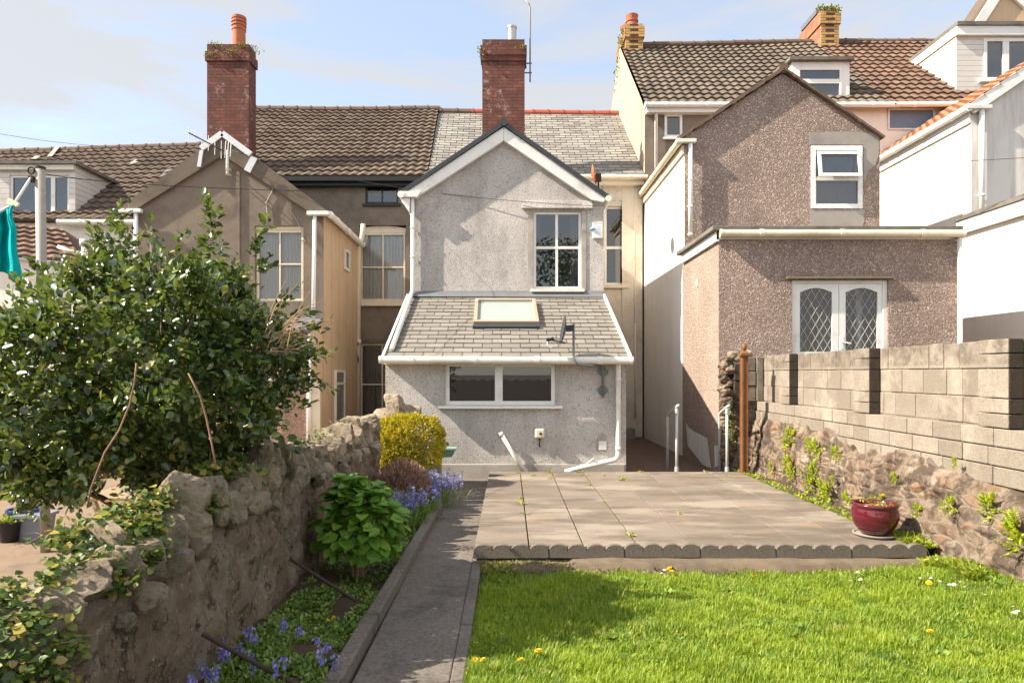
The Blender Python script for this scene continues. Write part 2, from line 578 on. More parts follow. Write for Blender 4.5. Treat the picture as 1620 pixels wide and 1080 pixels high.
M['slate_main'] = slate('grey_slate', (0.175, 0.165, 0.15), (0.25, 0.235, 0.21), (0.315, 0.295, 0.26))
M['slate_lean'] = slate('mossy_slate', (0.175, 0.158, 0.135), (0.205, 0.186, 0.16), (0.235, 0.215, 0.186), (0.20, 0.10, 0.04), 0.85)


def glass(name, tint=(0.02, 0.025, 0.03), base=0.08, body=0.35, rough=0.015):
    """pane that mirrors the garden and shows what hangs behind it"""
    t = T(name)
    t.n.remove(t.b)
    lw = t.n.new('ShaderNodeFresnel')
    lw.inputs['IOR'].default_value = 1.52
    tr = t.n.new('ShaderNodeBsdfTransparent')
    tr.inputs[0].default_value = (0.86, 0.89, 0.9, 1)
    df = t.n.new('ShaderNodeBsdfDiffuse')
    df.inputs[0].default_value = (*tint, 1)
    gl = t.n.new('ShaderNodeBsdfGlossy')
    gl.inputs['Roughness'].default_value = rough
    m1 = t.n.new('ShaderNodeMixShader')
    m1.inputs[0].default_value = body
    t.l.new(tr.outputs[0], m1.inputs[1])
    t.l.new(df.outputs[0], m1.inputs[2])
    m2 = t.n.new('ShaderNodeMixShader')
    t.l.new(t.math('ADD', lw.outputs[0], base, True), m2.inputs[0])
    t.l.new(m1.outputs[0], m2.inputs[1])
    t.l.new(gl.outputs[0], m2.inputs[2])
    t.l.new(m2.outputs[0], t.out.inputs[0])
    return t.m


M['glass'] = glass('window_glass')
M['glass_clear'] = glass('clear_glass', base=0.04, body=0.08)
M['glass_frost'] = plain('pale_skylight_glass', (0.30, 0.35, 0.335), 0.14, 0.04, 2, 0.0, spec=0.8)


def curtain_mat(name, c, c2):
    t = T(name)
    u = t.sep(t.uv())[0]
    w = t.noise(1.0, 4, 0.7, vec=t.map(t.uv(), scale=(16, 0.6, 1)))
    col = t.mix(w, c, c2)
    return t.done(col, 0.9, None, 0.1)


M['net'] = curtain_mat('net_curtain', (0.62, 0.60, 0.57), (0.92, 0.89, 0.85))
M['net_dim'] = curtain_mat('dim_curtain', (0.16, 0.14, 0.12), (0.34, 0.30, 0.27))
# ------------------------------------------------------------------ builders for houses
def wall_y(mb, x0, x1, z0, z1, y, holes=(), t=0.14):
    """front wall facing the camera with openings and their reveals"""
    xs = sorted({x0, x1, *[h[0] for h in holes], *[h[1] for h in holes]})
    zs = sorted({z0, z1, *[h[2] for h in holes], *[h[3] for h in holes]})
    for a, b in zip(xs, xs[1:]):
        for c, d in zip(zs, zs[1:]):
            mx, mz = (a + b) / 2, (c + d) / 2
            if any(h[0] < mx < h[1] and h[2] < mz < h[3] for h in holes): continue
            mb.quad((a, y, c), (b, y, c), (b, y, d), (a, y, d))
    for a, b, c, d in holes:
        mb.quad((a, y, c), (a, y, d), (a, y + t, d), (a, y + t, c))
        mb.quad((b, y, d), (b, y, c), (b, y + t, c), (b, y + t, d))
        mb.quad((a, y, d), (b, y, d), (b, y + t, d), (a, y + t, d))
        mb.quad((b, y, c), (a, y, c), (a, y + t, c), (b, y + t, c))


def wavy(mb, x0, x1, z0, z1, y, amp=0.02, n=60, seed=0):
    r = np.random.default_rng(seed)
    ph = np.cumsum(r.uniform(0.2, 1.1, n + 1))
    xs = np.linspace(x0, x1, n + 1)
    V = [(xs[i], y + amp * math.sin(ph[i] * 2.1), z) for z in (z0, z1) for i in range(n + 1)]
    mb.add(V, [(i, i + 1, n + 2 + i, n + 1 + i) for i in range(n)])


def bx(px0, py0, px1, py1, d):
    """photo box on the plane at distance d -> x0,x1,z0,z1"""
    return (PX(px0, d), PX(px1, d), PZ(py1, d), PZ(py0, d))


def window(parent, b, y, fw, vbars=(), hbars=(), bw=0.03, mat='white', pane='glass', curtain=None, room=True, sill=None, name='window', label=None, dep=0.06, room_d=0.45, seed=0):
    """frame with panes; whatever hangs behind the glass and a dark room shell come along as sub-parts"""
    x0, x1, z0, z1 = b
    f = MB()
    f.box(x0, x0 + fw, y, y + dep, z0, z1)
    f.box(x1 - fw, x1, y, y + dep, z0, z1)
    f.box(x0 + fw, x1 - fw, y + .002, y + dep, z1 - fw, z1)
    f.box(x0 + fw, x1 - fw, y + .002, y + dep, z0, z0 + fw)
    for z in hbars: f.box(x0 + fw, x1 - fw, y + .004, y + dep, z - bw / 2, z + bw / 2)
    for v in vbars: f.box(v - bw / 2, v + bw / 2, y + .008, y + dep - .004, z0 + fw, z1 - fw)
    o = f.build(name, M[mat], parent, bevel=0.004)
    if label: o['label'] = label
    zs = [z0 + fw] + sorted(hbars) + [z1 - fw]
    xs = [x0 + fw] + sorted(vbars) + [x1 - fw]
    rr = random.Random(seed + int(abs(x0) * 1000))
    for a, c in zip(xs, xs[1:]):
        for e, g in zip(zs, zs[1:]):
            p = MB()
            dz = rr.uniform(-.004, .004)
            p.quad((a, y + .034, e), (c, y + .034 + dz, e), (c, y + .034 + dz, g), (a, y + .034, g))
            p.build('pane', M[pane], o)
    if curtain:
        c = MB()
        wavy(c, x0 + fw * .5, x1 - fw * .5, z0, z1, y + .09, seed=seed)
        c.build('curtain', M[curtain], o, smooth=True)
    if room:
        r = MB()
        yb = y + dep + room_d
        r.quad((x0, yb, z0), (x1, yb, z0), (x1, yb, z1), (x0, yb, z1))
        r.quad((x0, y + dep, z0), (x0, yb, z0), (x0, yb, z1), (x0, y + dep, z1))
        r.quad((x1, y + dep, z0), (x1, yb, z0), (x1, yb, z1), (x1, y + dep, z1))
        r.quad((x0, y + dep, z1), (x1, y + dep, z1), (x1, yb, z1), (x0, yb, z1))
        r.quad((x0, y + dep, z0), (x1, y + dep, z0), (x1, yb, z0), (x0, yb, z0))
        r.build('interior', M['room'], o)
    if sill:
        s = MB()
        ov, yy, th, mt = sill
        s.hexa([(x0 - ov, yy, z0 - th), (x1 + ov, yy, z0 - th), (x1 + ov, y + .01, z0 - th), (x0 - ov, y + .01, z0 - th)],
               [(x0 - ov, yy, z0 - .012), (x1 + ov, yy, z0 - .012), (x1 + ov, y + .01, z0 - .001), (x0 - ov, y + .01, z0 - .001)])
        s.build('sill', M[mt], o, bevel=0.004)
    return o


def slab(mb, A, B, C, D, t):
    A, B, C, D = map(Vector, (A, B, C, D))
    n = (B - A).cross(D - A).normalized() * t
    mb.hexa([A - n, B - n, C - n, D - n], [A, B, C, D])


def tile_roof(mb, A, B, C, D, nx, ny, amp=0.042, step=0.042, sag=0.0, seed=1):
    """pantile slope: A eave left, B eave right, C ridge right, D ridge left"""
    A, B, C, D = (np.array(p, float) for p in (A, B, C, D))
    n = np.cross(B - A, D - A)
    n /= np.linalg.norm(n)
    k = 6
    us = np.linspace(0, nx, nx * k + 1)
    prof = amp * (0.5 + 0.5 * np.sin(us * 2 * math.pi)) ** 0.8
    r = np.random.default_rng(seed)

    def P(u, v):
        a = (A * (1 - u) + B * u) * (1 - v) + (D * (1 - u) + C * u) * v
        return a + n * (-sag * math.sin(math.pi * u) * v)
    m = len(us)
    for j in range(ny):
        v0, v1 = j / ny, (j + 1.04) / ny
        jit = np.repeat(r.uniform(0, 0.008, nx + 1), k)[:m]
        slip = np.repeat(r.uniform(-.0016, .0016, nx + 1), k)[:m]
        lo = [P(us[i] / nx, v0 + slip[i]) + n * (-0.004) for i in range(m)]
        hi = [P(us[i] / nx, v0 + slip[i]) + n * (step + prof[i] + jit[i]) for i in range(m)]
        up = [P(us[i] / nx, min(v1, 1.0)) + n * (prof[i] * 0.9) for i in range(m)]
        mb.add(lo + hi, [(i, i + 1, m + i + 1, m + i) for i in range(m - 1)], [[(us[i] + .01, j + .5), (us[i + 1] - .01, j + .5), (us[i + 1] - .01, j + .5), (us[i] + .01, j + .5)] for i in range(m - 1)])
        mb.add(hi + up, [(i, i + 1, m + i + 1, m + i) for i in range(m - 1)], [[(us[i] + .01, j + .1), (us[i + 1] - .01, j + .1), (us[i + 1] - .01, j + .9), (us[i] + .01, j + .9)] for i in range(m - 1)])


def slate_roof(mb, A, B, C, D, w, h, seed=1, sag=0.0):
    A, B, C, D = (Vector(p) for p in (A, B, C, D))
    n = (B - A).cross(D - A).normalized()
    L, S = (B - A).length, (D - A).length
    ny = max(1, round(S / h))
    r = random.Random(seed)

    def P(u, v, k):
        return A.lerp(B, u).lerp(D.lerp(C, u), v) + n * (k - sag * math.sin(math.pi * u) * math.sin(math.pi * min(v, 1)))
    for j in range(ny):
        u = -(j % 2) * 0.5 * w / L
        v0, v1 = j / ny, min(1.0, (j + 1.15) / ny)
        while u < 1 - 1e-6:
            u1 = u + w / L
            a, b = max(0, u) + .0014, min(1, u1) - .0014
            if b - a > .004:
                t = .013 + r.uniform(0, .008)
                vv = v0 + r.uniform(-.002, .002)
                e = r.uniform(-.003, .003)
                q = [P(a, vv, t), P(b, vv + e / S, t + e), P(b, v1, .001), P(a, v1, .001)]
                lo = [P(a, vv, -.003), P(b, vv + e / S, -.003)]
                mb.add(q + lo, [(0, 1, 2, 3), (4, 5, 1, 0)])
            u = u1
    A2, B2, C2, D2 = (p - n * (.016 + sag * 1.3) for p in (A, B, C, D))
    mb.add([A2, B2, C2, D2], [(0, 1, 2, 3)])


def ridge_row(mb, a, b, r=0.11, seg=0.42, seed=2):
    a, b = Vector(a), Vector(b)
    L = (b - a).length
    n = max(1, round(L / seg))
    rr = random.Random(seed)
    for i in range(n):
        p, q = a.lerp(b, i / n), a.lerp(b, (i + 1) / n)
        o = Vector((0, 0, rr.uniform(-.008, .008)))
        mb.tube([p + o, p.lerp(q, .12) + o, p.lerp(q, .14) + o, q + o], [r * 1.16, r * 1.16, r, r], 10)


def gutter(parent, a, b, r=0.055, mat='white', every=1.1, name='gutter'):
    m = MB()
    a, b = Vector(a), Vector(b)
    m.tube([a, b], r, 12)
    L = (b - a).length
    n = max(1, int(L / every))
    dr = (b - a).normalized()
    for i in range(n + 1):
        p = a.lerp(b, (i + .5) / (n + 1))
        m.tube([p - dr * .035, p + dr * .035], r * 1.16, 12)
    for p in (a, b): m.tube([p - dr * .02, p + dr * .02], r * 1.12, 12)
    return m.build(name, M[mat], parent, smooth=False)


def pipe(parent, pts, r=0.035, mat='white', collars=(), name='downpipe'):
    m = MB()
    m.tube(pts, r, 12)
    for p, q in collars:
        m.tube([p, q], r * 1.22, 12)
    return m.build(name, M[mat], parent, smooth=True)


def chimney(parent, x0, x1, y0, y1, z0, z1, mat, bands, pot=None, seed=0, pot_mat='terracotta', moss=False):
    """stack with oversailing courses; bands = list of (z from, z to, how far out)"""
    m = MB()
    cut = sorted(bands)
    zz = z0
    for a, b, e in cut:
        if a > zz: m.box(x0, x1, y0, y1, zz, a)
        m.box(x0 - e, x1 + e, y0 - e, y1 + e, a, b)
        zz = b
    if zz < z1: m.box(x0, x1, y0, y1, zz, z1)
    o = m.build('chimney', M[mat], parent)
    cx, cy = (x0 + x1) / 2, (y0 + y1) / 2
    fl = MB()
    fl.hexa([(x0 + .02, y0 + .02, z1), (x1 - .02, y0 + .02, z1), (x1 - .02, y1 - .02, z1), (x0 + .02, y1 - .02, z1)],
            [(x0 + .2, y0 + .1, z1 + .05), (x1 - .2, y0 + .1, z1 + .05), (x1 - .2, y1 - .1, z1 + .05), (x0 + .2, y1 - .1, z1 + .05)])
    fl.build('flaunching', M['cement'], o)
    return o


def gable_pts(x0, x1, ze0, ze1, xa, za): return [(x0, ze0), (x1, ze1), (xa, za)]


def leaf_mesh(name, P, D, N, L, W, mat, parent=None, fold=0.25, loc=(0, 0, 0), droop=0.0):
    """leaves: root P, direction D, face normal N (arrays), length L, width W"""
    D = D / np.linalg.norm(D, axis=1, keepdims=True)
    S = np.cross(D, N)
    S /= np.maximum(np.linalg.norm(S, axis=1, keepdims=True), 1e-6)
    U = np.cross(S, D)
    L, W = L[:, None], W[:, None]
    b = P
    tip = P + D * L - U * L * droop
    k = fold * W
    l1 = P + D * L * .32 + S * W * .5 + U * k
    l2 = P + D * L * .70 + S * W * .42 + U * k - U * L * droop * .5
    r2 = P + D * L * .70 - S * W * .42 + U * k - U * L * droop * .5
    r1 = P + D * L * .32 - S * W * .5 + U * k
    n = len(P)
    V = np.stack([b, l1, l2, tip, r2, r1], 1).reshape(-1, 3)
    i = np.arange(n)[:, None] * 6
    Q = np.concatenate([i + np.array([[0, 3, 2, 1]]), i + np.array([[0, 5, 4, 3]])])
    return np_mesh(name, V, Q, mat, parent, loc)


def unit(n, rng=None):
    v = (rng or RNG).normal(size=(n, 3))
    return v / np.linalg.norm(v, axis=1, keepdims=True)


def leaf_mat(name, stops, rough=0.35, trans=0.25, trans_col=(0.25, 0.4, 0.05), spec=0.5, big=None):
    t = T(name)
    col = t.ramp(t.island(), stops)
    if big is not None:
        col = t.mix(t.ramp(t.noise(2.4, 3), [(0.42, 0.0), (0.62, 0.6)]), col, big)
    t.done(col, rough, None, spec)
    tl = t.n.new('ShaderNodeBsdfTranslucent')
    t.l.new(t.mix(0.5, col, trans_col), tl.inputs[0])
    m = t.n.new('ShaderNodeMixShader')
    m.inputs[0].default_value = trans
    t.l.new(t.b.outputs[0], m.inputs[1])
    t.l.new(tl.outputs[0], m.inputs[2])
    t.l.new(m.outputs[0], t.out.inputs[0])
    return t.m


def rock(mb, c, s, seed, rotz=0.0, cuts=9, sub=3, rough=0.10, tilt=0.0):
    r = random.Random(seed)
    bm = bmesh.new()
    bmesh.ops.create_icosphere(bm, subdivisions=sub, radius=1.0)
    planes = []
    for _ in range(cuts):
        n = Vector((r.gauss(0, 1), r.gauss(0, 1), r.gauss(0, 1))).normalized()
        planes.append((n, r.uniform(.62, 1.0)))
    off = Vector((r.uniform(-50, 50), r.uniform(-50, 50), r.uniform(-50, 50)))
    R = Matrix.Rotation(rotz, 3, 'Z') @ Matrix.Rotation(tilt, 3, 'Y')
    V = []
    for v in bm.verts:
        p = v.co.copy()
        p /= max(abs(p.x), abs(p.y), abs(p.z)) ** .62
        for n, d in planes:
            k = p.dot(n) - d
            if k > 0: p -= n * k * .97
        p *= 1 + rough * .6 * mnoise.fractal(p * 1.7 + off, 0.9, 2.1, 2) + rough * .5 * mnoise.fractal(p * 6 + off, 0.7, 2.1, 4)
        p = R @ Vector((p.x * s[0], p.y * s[1], p.z * s[2]))
        V.append(p + Vector(c))
    bm.verts.index_update()
    mb.add(V, [[v.index for v in f.verts] for f in bm.faces])
    bm.free()


# ------------------------------------------------------------------ ground, paths, lawn bed
def lawn_z(x, y):
    bank = np.clip((x - 3.05) / .6, 0, 1)
    return -0.215 + 0.012 * (x + 0.25) + 0.048 * (5.6 - y) + 0.012 * np.sin(x * 2.1 + y * 1.3) + .11 * bank * bank * (3 - 2 * bank) * np.clip((5.75 - y) / .5, 0.1, 1)


M['soil'] = plain('brown_soil', (0.075, 0.048, 0.03), 0.95, 0.4, 7, 0.8, dirt=(0.03, 0.02, 0.014), dirt_at=(0.4, 0.7))
M['lawn_soil'] = plain('lawn_soil', (0.06, 0.085, 0.018), 0.95, 0.4, 7, 0.8, dirt=(0.035, 0.04, 0.015), dirt_at=(0.4, 0.7))
t = T('path_concrete')
c = t.mix(t.noise(1.6, 7, 0.65), (0.125, 0.107, 0.092), (0.22, 0.19, 0.16))
c = t.mix(t.ramp(t.noise(55, 4, 0.75), [(0.48, 0.0), (0.62, 0.65)]), c, (0.06, 0.052, 0.045))
c = t.mix(t.ramp(t.noise(2.7, 8, 0.75), [(0.53, 0.0), (0.62, 0.7)]), c, (0.08, 0.07, 0.06))
c = t.mix(t.ramp(t.noise(7, 7, 0.75), [(0.63, 0.0), (0.67, 0.7)]), c, (0.38, 0.34, 0.29))
M['path'] = t.done(c, 0.92, t.bump(t.noise(70, 4, 0.7), 0.5, 0.008), 0.2)
t = T('patio_slab')
c = t.ramp(t.island(), [(0.0, (0.165, 0.133, 0.105)), (0.5, (0.196, 0.160, 0.128)), (1.0, (0.225, 0.185, 0.150))])
c = t.mix(t.ramp(t.noise(2.2, 7, 0.68, vec=t.map(t.obj(), scale=(0.45, 1.5, 1))), [(0.45, 0.0), (0.61, 0.75)]), c, (0.11, 0.09, 0.072))
c = t.mix(t.ramp(t.noise(1.3, 5, 0.6, vec=t.map(t.obj(), scale=(0.6, 1.4, 1), loc=(7, 3, 0))), [(0.52, 0.0), (0.62, 0.7)]), c, (0.31, 0.265, 0.215))
c = t.mix(t.ramp(t.noise(11, 6, 0.75), [(0.60, 0.0), (0.67, 0.6)]), c, (0.11, 0.092, 0.072))
c = t.mix(t.ramp(t.noise(1.7, 5, 0.6, vec=t.map(t.obj(), loc=(1, 9, 0))), [(0.58, 0.0), (0.68, 0.5)]), c, (0.26, 0.17, 0.10))
c = t.mix(t.ramp(t.noise(75, 3, 0.7), [(0.52, 0.0), (0.7, 0.4)]), c, (0.12, 0.095, 0.078))
M['slab'] = t.done(c, 0.92, t.bump(t.noise(85, 4, 0.7), 0.45, 0.006), 0.2)
M['terrace_yard'] = plain('terracotta_paving', (0.20, 0.14, 0.092), 0.9, 0.3, 6, 0.4, dirt=(0.10, 0.07, 0.05))
M['red_paving'] = plain('red_brown_paving', (0.125, 0.078, 0.056), 0.85, 0.25, 4, 0.3, dirt=(0.08, 0.045, 0.03), dirt_at=(0.45, 0.7))

g = MB()
n = 40
xs = np.concatenate([np.linspace(-600, -30, 8), np.linspace(-25, 25, 26), np.linspace(30, 600, 8)])
ys = np.concatenate([np.linspace(-600, -30, 8), np.linspace(-25, 40, 20), np.linspace(50, 900, 8)])
g.add([(x, y, -0.42 + 0.03 * math.sin(x * .7) * math.cos(y * .9)) for y in ys for x in xs],
      [(j * len(xs) + i, j * len(xs) + i + 1, (j + 1) * len(xs) + i + 1, (j + 1) * len(xs) + i) for j in range(len(ys) - 1) for i in range(len(xs) - 1)])
struct(g.build('ground', M['soil']), 'bare brown ground around and beneath the gardens', 'ground')

# path: two poured strips with joints
m = MB()
PATH_Z = -0.135
y = 0.5
for k, L in enumerate((1.9, 2.15, 2.6, 2.9)):
    m.box(-0.79, -0.30, y + .006, y + L - .006, -0.30, PATH_Z + 0.003 * (k % 2))
    y += L
struct(m.build('path', M['path'], bevel=0.008), 'narrow concrete path beside the planted bed', 'path')

# kerb between path and bed
m = MB()
y = 0.6
rr = random.Random(3)
while y < 8.3:
    L = 0.9
    xo = -0.80 + 0.012 * (y - 4)
    m.hexa([(xo - .095, y, -.32), (xo, y, -.32), (xo + .01, y + L - .008, -.32), (xo - .085, y + L - .008, -.32)],
           [(xo - .09, y, -.055 + rr.uniform(-.006, .006)), (xo - .005, y, -.06), (xo + .006, y + L - .008, -.06), (xo - .08, y + L - .008, -.055 + rr.uniform(-.006, .006))])
    y += L
struct(m.build('kerb', M['path'], bevel=0.012), 'raised concrete kerb holding back the planted bed', 'kerb')

# low edging strip between path and lawn
m = MB()
y = 0.6
while y < 5.5:
    m.box(-.2995, -.225, y, y + .9, -.33, -.128 + rr.uniform(-.006, .006))
    y += .908
struct(m.build('lawn_kerb', M['path'], bevel=0.01), 'flush concrete strip between the path and the lawn', 'kerb')


def sheet(name, x0, x1, y0, y1, fz, mat, nx, ny):
    X, Y = np.meshgrid(np.linspace(x0, x1, nx), np.linspace(y0, y1, ny))
    Z = fz(X, Y)
    V = np.stack([X, Y, Z], -1).reshape(-1, 3)
    i = np.arange((ny - 1) * nx).reshape(ny - 1, nx)[:, :-1].reshape(-1, 1)
    Q = np.concatenate([i, i + 1, i + nx + 1, i + nx], 1)
    return np_mesh(name, V, Q, mat, smooth=True)


def bed_z(X, Y): return -0.125 + 0.035 * np.sin(X * 5 + Y * 3.1) * np.cos(Y * 2.3) - 0.05 * (X + 1.5)


struct(sheet('planting_bed', -1.62, -0.86, 0.8, 9.98, bed_z, M['soil'], 20, 160), 'soil of the planted bed below the stone wall', 'soil')
struct(sheet('lawn_ground', -0.225, 4.2, 0.6, 5.72, lawn_z, M['lawn_soil'], 60, 70), 'earth under the lawn', 'soil')
m = MB()
m.box(-12, -1.86, -2, 12.0, -.5, -.215)
struct(m.build('neighbour_yard', M['terrace_yard']), 'sunlit tan paving of the yard behind the stone wall', 'paving')
m = MB()
m.box(1.72, 3.60, 9.86, 16.3, -.5, -.115)
struct(m.build('passage', M['red_paving']), 'red brown paved passage beside the white house', 'paving')
m = MB()
m.box(-1.9, 1.72, 9.84, 10.05, -.5, -.14)
struct(m.build('rear_paving', M['path']), 'strip of concrete at the foot of the house wall', 'paving')

# patio: raised deck of concrete slabs
m = MB()
PW, PD = 0.451, 0.60
x_l, y_f, y_b = -0.285, 5.62, 9.84
rr = random.Random(5)
# the core stays below the slabs and inside their edge
m.box(x_l + .01, 3.30, y_f + .03, y_b - .01, -.45, -.05)
cols = 8
for i in range(cols):
    xa = x_l + i * PW
    xb = min(xa + PW, 3.33)
    ya = y_f - rr.uniform(0, .25) if i else y_f
    ya = y_f if i % 2 == 0 else y_f - .0
    rows = [y_f + 0.12 * (i % 3)] if i % 3 else [y_f]
    cuts = [y_f] + [y_f + .28 + .12 * (i % 2) + PD * k for k in range(8)]
    cuts = [c_ for c_ in cuts if c_ < y_b - .1] + [y_b]
    for a, b_ in zip(cuts, cuts[1:]):
        h = [rr.uniform(-.003, .003) for _ in range(4)]
        gx = .0055
        gy = .0016
        m.hexa([(xa + gx, a + gy, -.05), (xb - gx, a + gy, -.05), (xb - gx, b_ - gy, -.05), (xa + gx, b_ - gy, -.05)],
               [(xa + gx, a + gy, h[0]), (xb - gx, a + gy, h[1]), (xb - gx, b_ - gy, h[2]), (xa + gx, b_ - gy, h[3])])
struct(m.build('patio', M['slab'], bevel=0.004), 'raised patio of worn concrete slabs', 'patio')
# soil strip between patio and stone wall, and mortar ledge in front of the patio
struct(sheet('side_strip', 3.31, 3.8, 5.64, 10.6, lambda X, Y: -0.03 + 0.03 * np.sin(X * 9) * np.cos(Y * 5) + (X - 3.3) * .12, M['soil'], 10, 90), 'strip of soil and weeds at the foot of the stone wall', 'soil')
m = MB()
V = []
nn = 90
for i in range(nn):
    x = -.26 + 3.66 * i / (nn - 1)
    top = -.088 + .016 * mnoise.noise(Vector((x * 3, 1, 0))) - (.03 if x < .5 else 0)
    wd = .13 + .05 * mnoise.noise(Vector((x * 2, 5, 0)))
    V += [(x, 5.60, top + .02), (x, 5.56, top), (x, 5.57 - wd, top - .02), (x, 5.57 - wd - .03, -.34)]
m.add(V, [(i * 4 + k, i * 4 + 4 + k, i * 4 + 5 + k, i * 4 + 1 + k) for i in range(nn - 1) for k in range(3)])
M['footing'] = plain('dirty_footing', (0.16, 0.12, 0.082), 0.95, 0.35, 9, 0.9, dirt=(0.09, 0.07, 0.05), dirt_at=(0.45, 0.65))
struct(m.build('footing', M['footing'], smooth=True), 'rough concrete footing under the scalloped edging', 'kerb')

# leaves
M['ivy'] = leaf_mat('ivy_leaf', [(0, (0.03, 0.07, 0.012)), (0.45, (0.075, 0.13, 0.022)), (0.75, (0.17, 0.20, 0.035)), (0.88, (0.36, 0.30, 0.05)), (1, (0.27, 0.17, 0.07))], .45, .25)
M['holly'] = leaf_mat('holly_leaf', [(0, (0.018, 0.042, 0.012)), (0.4, (0.042, 0.085, 0.02)), (0.7, (0.085, 0.145, 0.03)), (0.87, (0.19, 0.22, 0.045)), (1, (0.36, 0.33, 0.09))], .31, .24, (.3, .4, .04), .8)
M['hydrangea'] = leaf_mat('hydrangea_leaf', [(0, (0.085, 0.19, 0.022)), (.6, (0.14, 0.29, 0.034)), (1, (0.24, 0.40, 0.06))], .42, .3, (.3, .55, .05), .4)
M['golden'] = leaf_mat('golden_leaf', [(0, (0.07, 0.12, 0.012)), (.35, (0.22, 0.26, 0.018)), (.7, (0.50, 0.42, 0.025)), (1, (0.62, 0.40, 0.035))], .5, .35, (.8, .6, .02), .3)
M['heather'] = leaf_mat('heather', [(0, (0.14, 0.08, 0.05)), (.5, (0.36, 0.22, 0.14)), (.85, (0.50, 0.33, 0.26)), (1, (0.50, 0.36, 0.48))], .8, .2, (.4, .2, .15), .2)
M['strap'] = leaf_mat('strap_leaf', [(0, (0.07, 0.14, 0.022)), (.6, (0.15, 0.25, 0.04)), (1, (0.27, 0.35, 0.07))], .4, .25, (.3, .5, .05), .4)
M['bluebell'] = leaf_mat('bluebell_flower', [(0, (0.22, 0.20, 0.56)), (.6, (0.34, 0.30, 0.72)), (1, (0.52, 0.46, 0.80))], .6, .3, (.4, .4, .9), .3)
M['weed'] = leaf_mat('weed_leaf', [(0, (0.10, 0.17, 0.02)), (.6, (0.24, 0.31, 0.03)), (1, (0.42, 0.42, 0.05))], .5, .3, (.6, .6, .05), .3)
M['fern'] = leaf_mat('fern_leaf', [(0, (0.14, 0.24, 0.015)), (.6, (0.34, 0.42, 0.02)), (1, (0.55, 0.55, 0.04))], .5, .35, (.8, .8, .05), .3)
M['dandelion'] = plain('dandelion_yellow', (0.78, 0.50, 0.01), .6, .1, 20, .1)
M['daisy'] = plain('daisy_white', (0.80, 0.79, 0.76), .6, .05, 20, .05)
M['bark'] = plain('bark', (0.13, 0.10, 0.07), .9, .35, 12, .6, dirt=(.06, .05, .03))
M['stem'] = plain('pink_stem', (0.26, 0.14, 0.09), .6, .25, 12, .1)
M['twig'] = plain('dry_twig', (0.34, 0.22, 0.12), .8, .25, 12, .1)
M['berry'] = plain('red_berry', (0.35, 0.008, 0.012), .3, .1, 12, 0)
# ------------------------------------------------------------------ the white house in the middle
dL, dW, dM, dR = 10.05, 12.55, 16.3, 20.3
house = thing('terraced_house', 'white pebbledashed house with a slated lean-to and a small gable, in the middle', 'house', (0, 12.5, 0))

# main block behind
m = MB()
hb = bx(957, 326, 989, 450, dM)
wall_y(m, -1.99, 3.19, -.4, 6.1, dM, [hb])
m.quad((-1.99, dM, -.4), (-1.99, dM + 8, -.4), (-1.99, dM + 8, 6.1), (-1.99, dM, 6.1))
m.quad((3.19, dM, -.4), (3.19, dM + 8, -.4), (3.19, dM + 8, 6.1), (3.19, dM, 6.1))
m.quad((-1.99, dM + 8, -.4), (3.19, dM + 8, -.4), (3.19, dM + 8, 6.1), (-1.99, dM + 8, 6.1))
m.box(2.7, 3.18, dM - .035, dM - .001, -.1, 6.0)                      # raised pier in the corner
m.box(1.76, 2.69, dM - .05, dM - .001, 2.45, 2.58)                    # ledge over the ground floor
m.build('main_wall', M['rear_render'], house)
m = MB()
zr = PZ(178, dR)
slate_roof(m, (-1.93, dM - .16, 6.10), (3.22, dM - .16, 6.06), (3.36, dR, zr - .06), (-2.09, dR, zr), 0.30, 0.20, 4, 0.05)
m.quad((-2.05, dR, zr - .02), (3.36, dR, zr - .08), (3.3, dR + 4, 6.1), (-1.95, dR + 4, 6.1))
m.build('main_roof', M['slate_main'], house)
m = MB()
ridge_row(m, (-1.1, dR, zr - .0), (3.36, dR, zr - .05), 0.10, 0.45)
m.build('ridge', M['red_ridge'], house, smooth=False)
m = MB()
ridge_row(m, (-2.05, dR, zr + .02), (-1.1, dR, zr + .0), 0.10, 0.45)
m.build('ridge', M['brown_ridge'], house)
m = MB()
m.box(1.7, 3.2, dM - .19, dM - .002, 5.86, 6.06)
m.build('fascia', M['cream_trim'], house, bevel=.006)
gutter(house, (1.6, dM - .24, 6.03), (3.24, dM - .24, 6.02), .06, 'cream_trim')
window(house, hb, dM + .07, .05, hbars=[PZ(391, dM)], bw=.07, sill=(.08, dM - .06, .09, 'cream_trim'))
m = MB()
x0, x1, z0, z1 = hb
for a, b, c_, d_ in ((x0 - .05, x0 - .002, z0 - .05, z1 + .12), (x1 + .002, x1 + .20, z0 - .05, z1 + .12), (x0 - .05, x1 + .33, z1 + .125, z1 + .5)):
    m = MB()
    m.box(a, b, dM - .025, dM - .001, c_, d_)
    m.build('window_surround', M['rear_render'], house, bevel=.01)
m = MB()
m.tube([(PX(1004, dM), dM - .07, 2.6), (PX(1004, dM), dM - .07, .35)], .02, 8)
m.build('waste_pipe', M['cream_trim'], house, smooth=True)
m = MB()
m.tube([(PX(1003, dM), dM - .03, 6.0), (PX(1003, dM), dM - .03, 2.6)], .012, 6)
m.build('waste_pipe', M['cream_trim'], house, smooth=True)
m = MB()
m.box(PX(984, dM), PX(988, dM), dM - .004, dM + .05, .2, 2.4)
m.build('back_doorway', M['room'], house)
m = MB()
m.box(1.75, 2.95, 15.9, dM - .04, -.12, .12)
m.build('doorstep', M['concrete'], house)

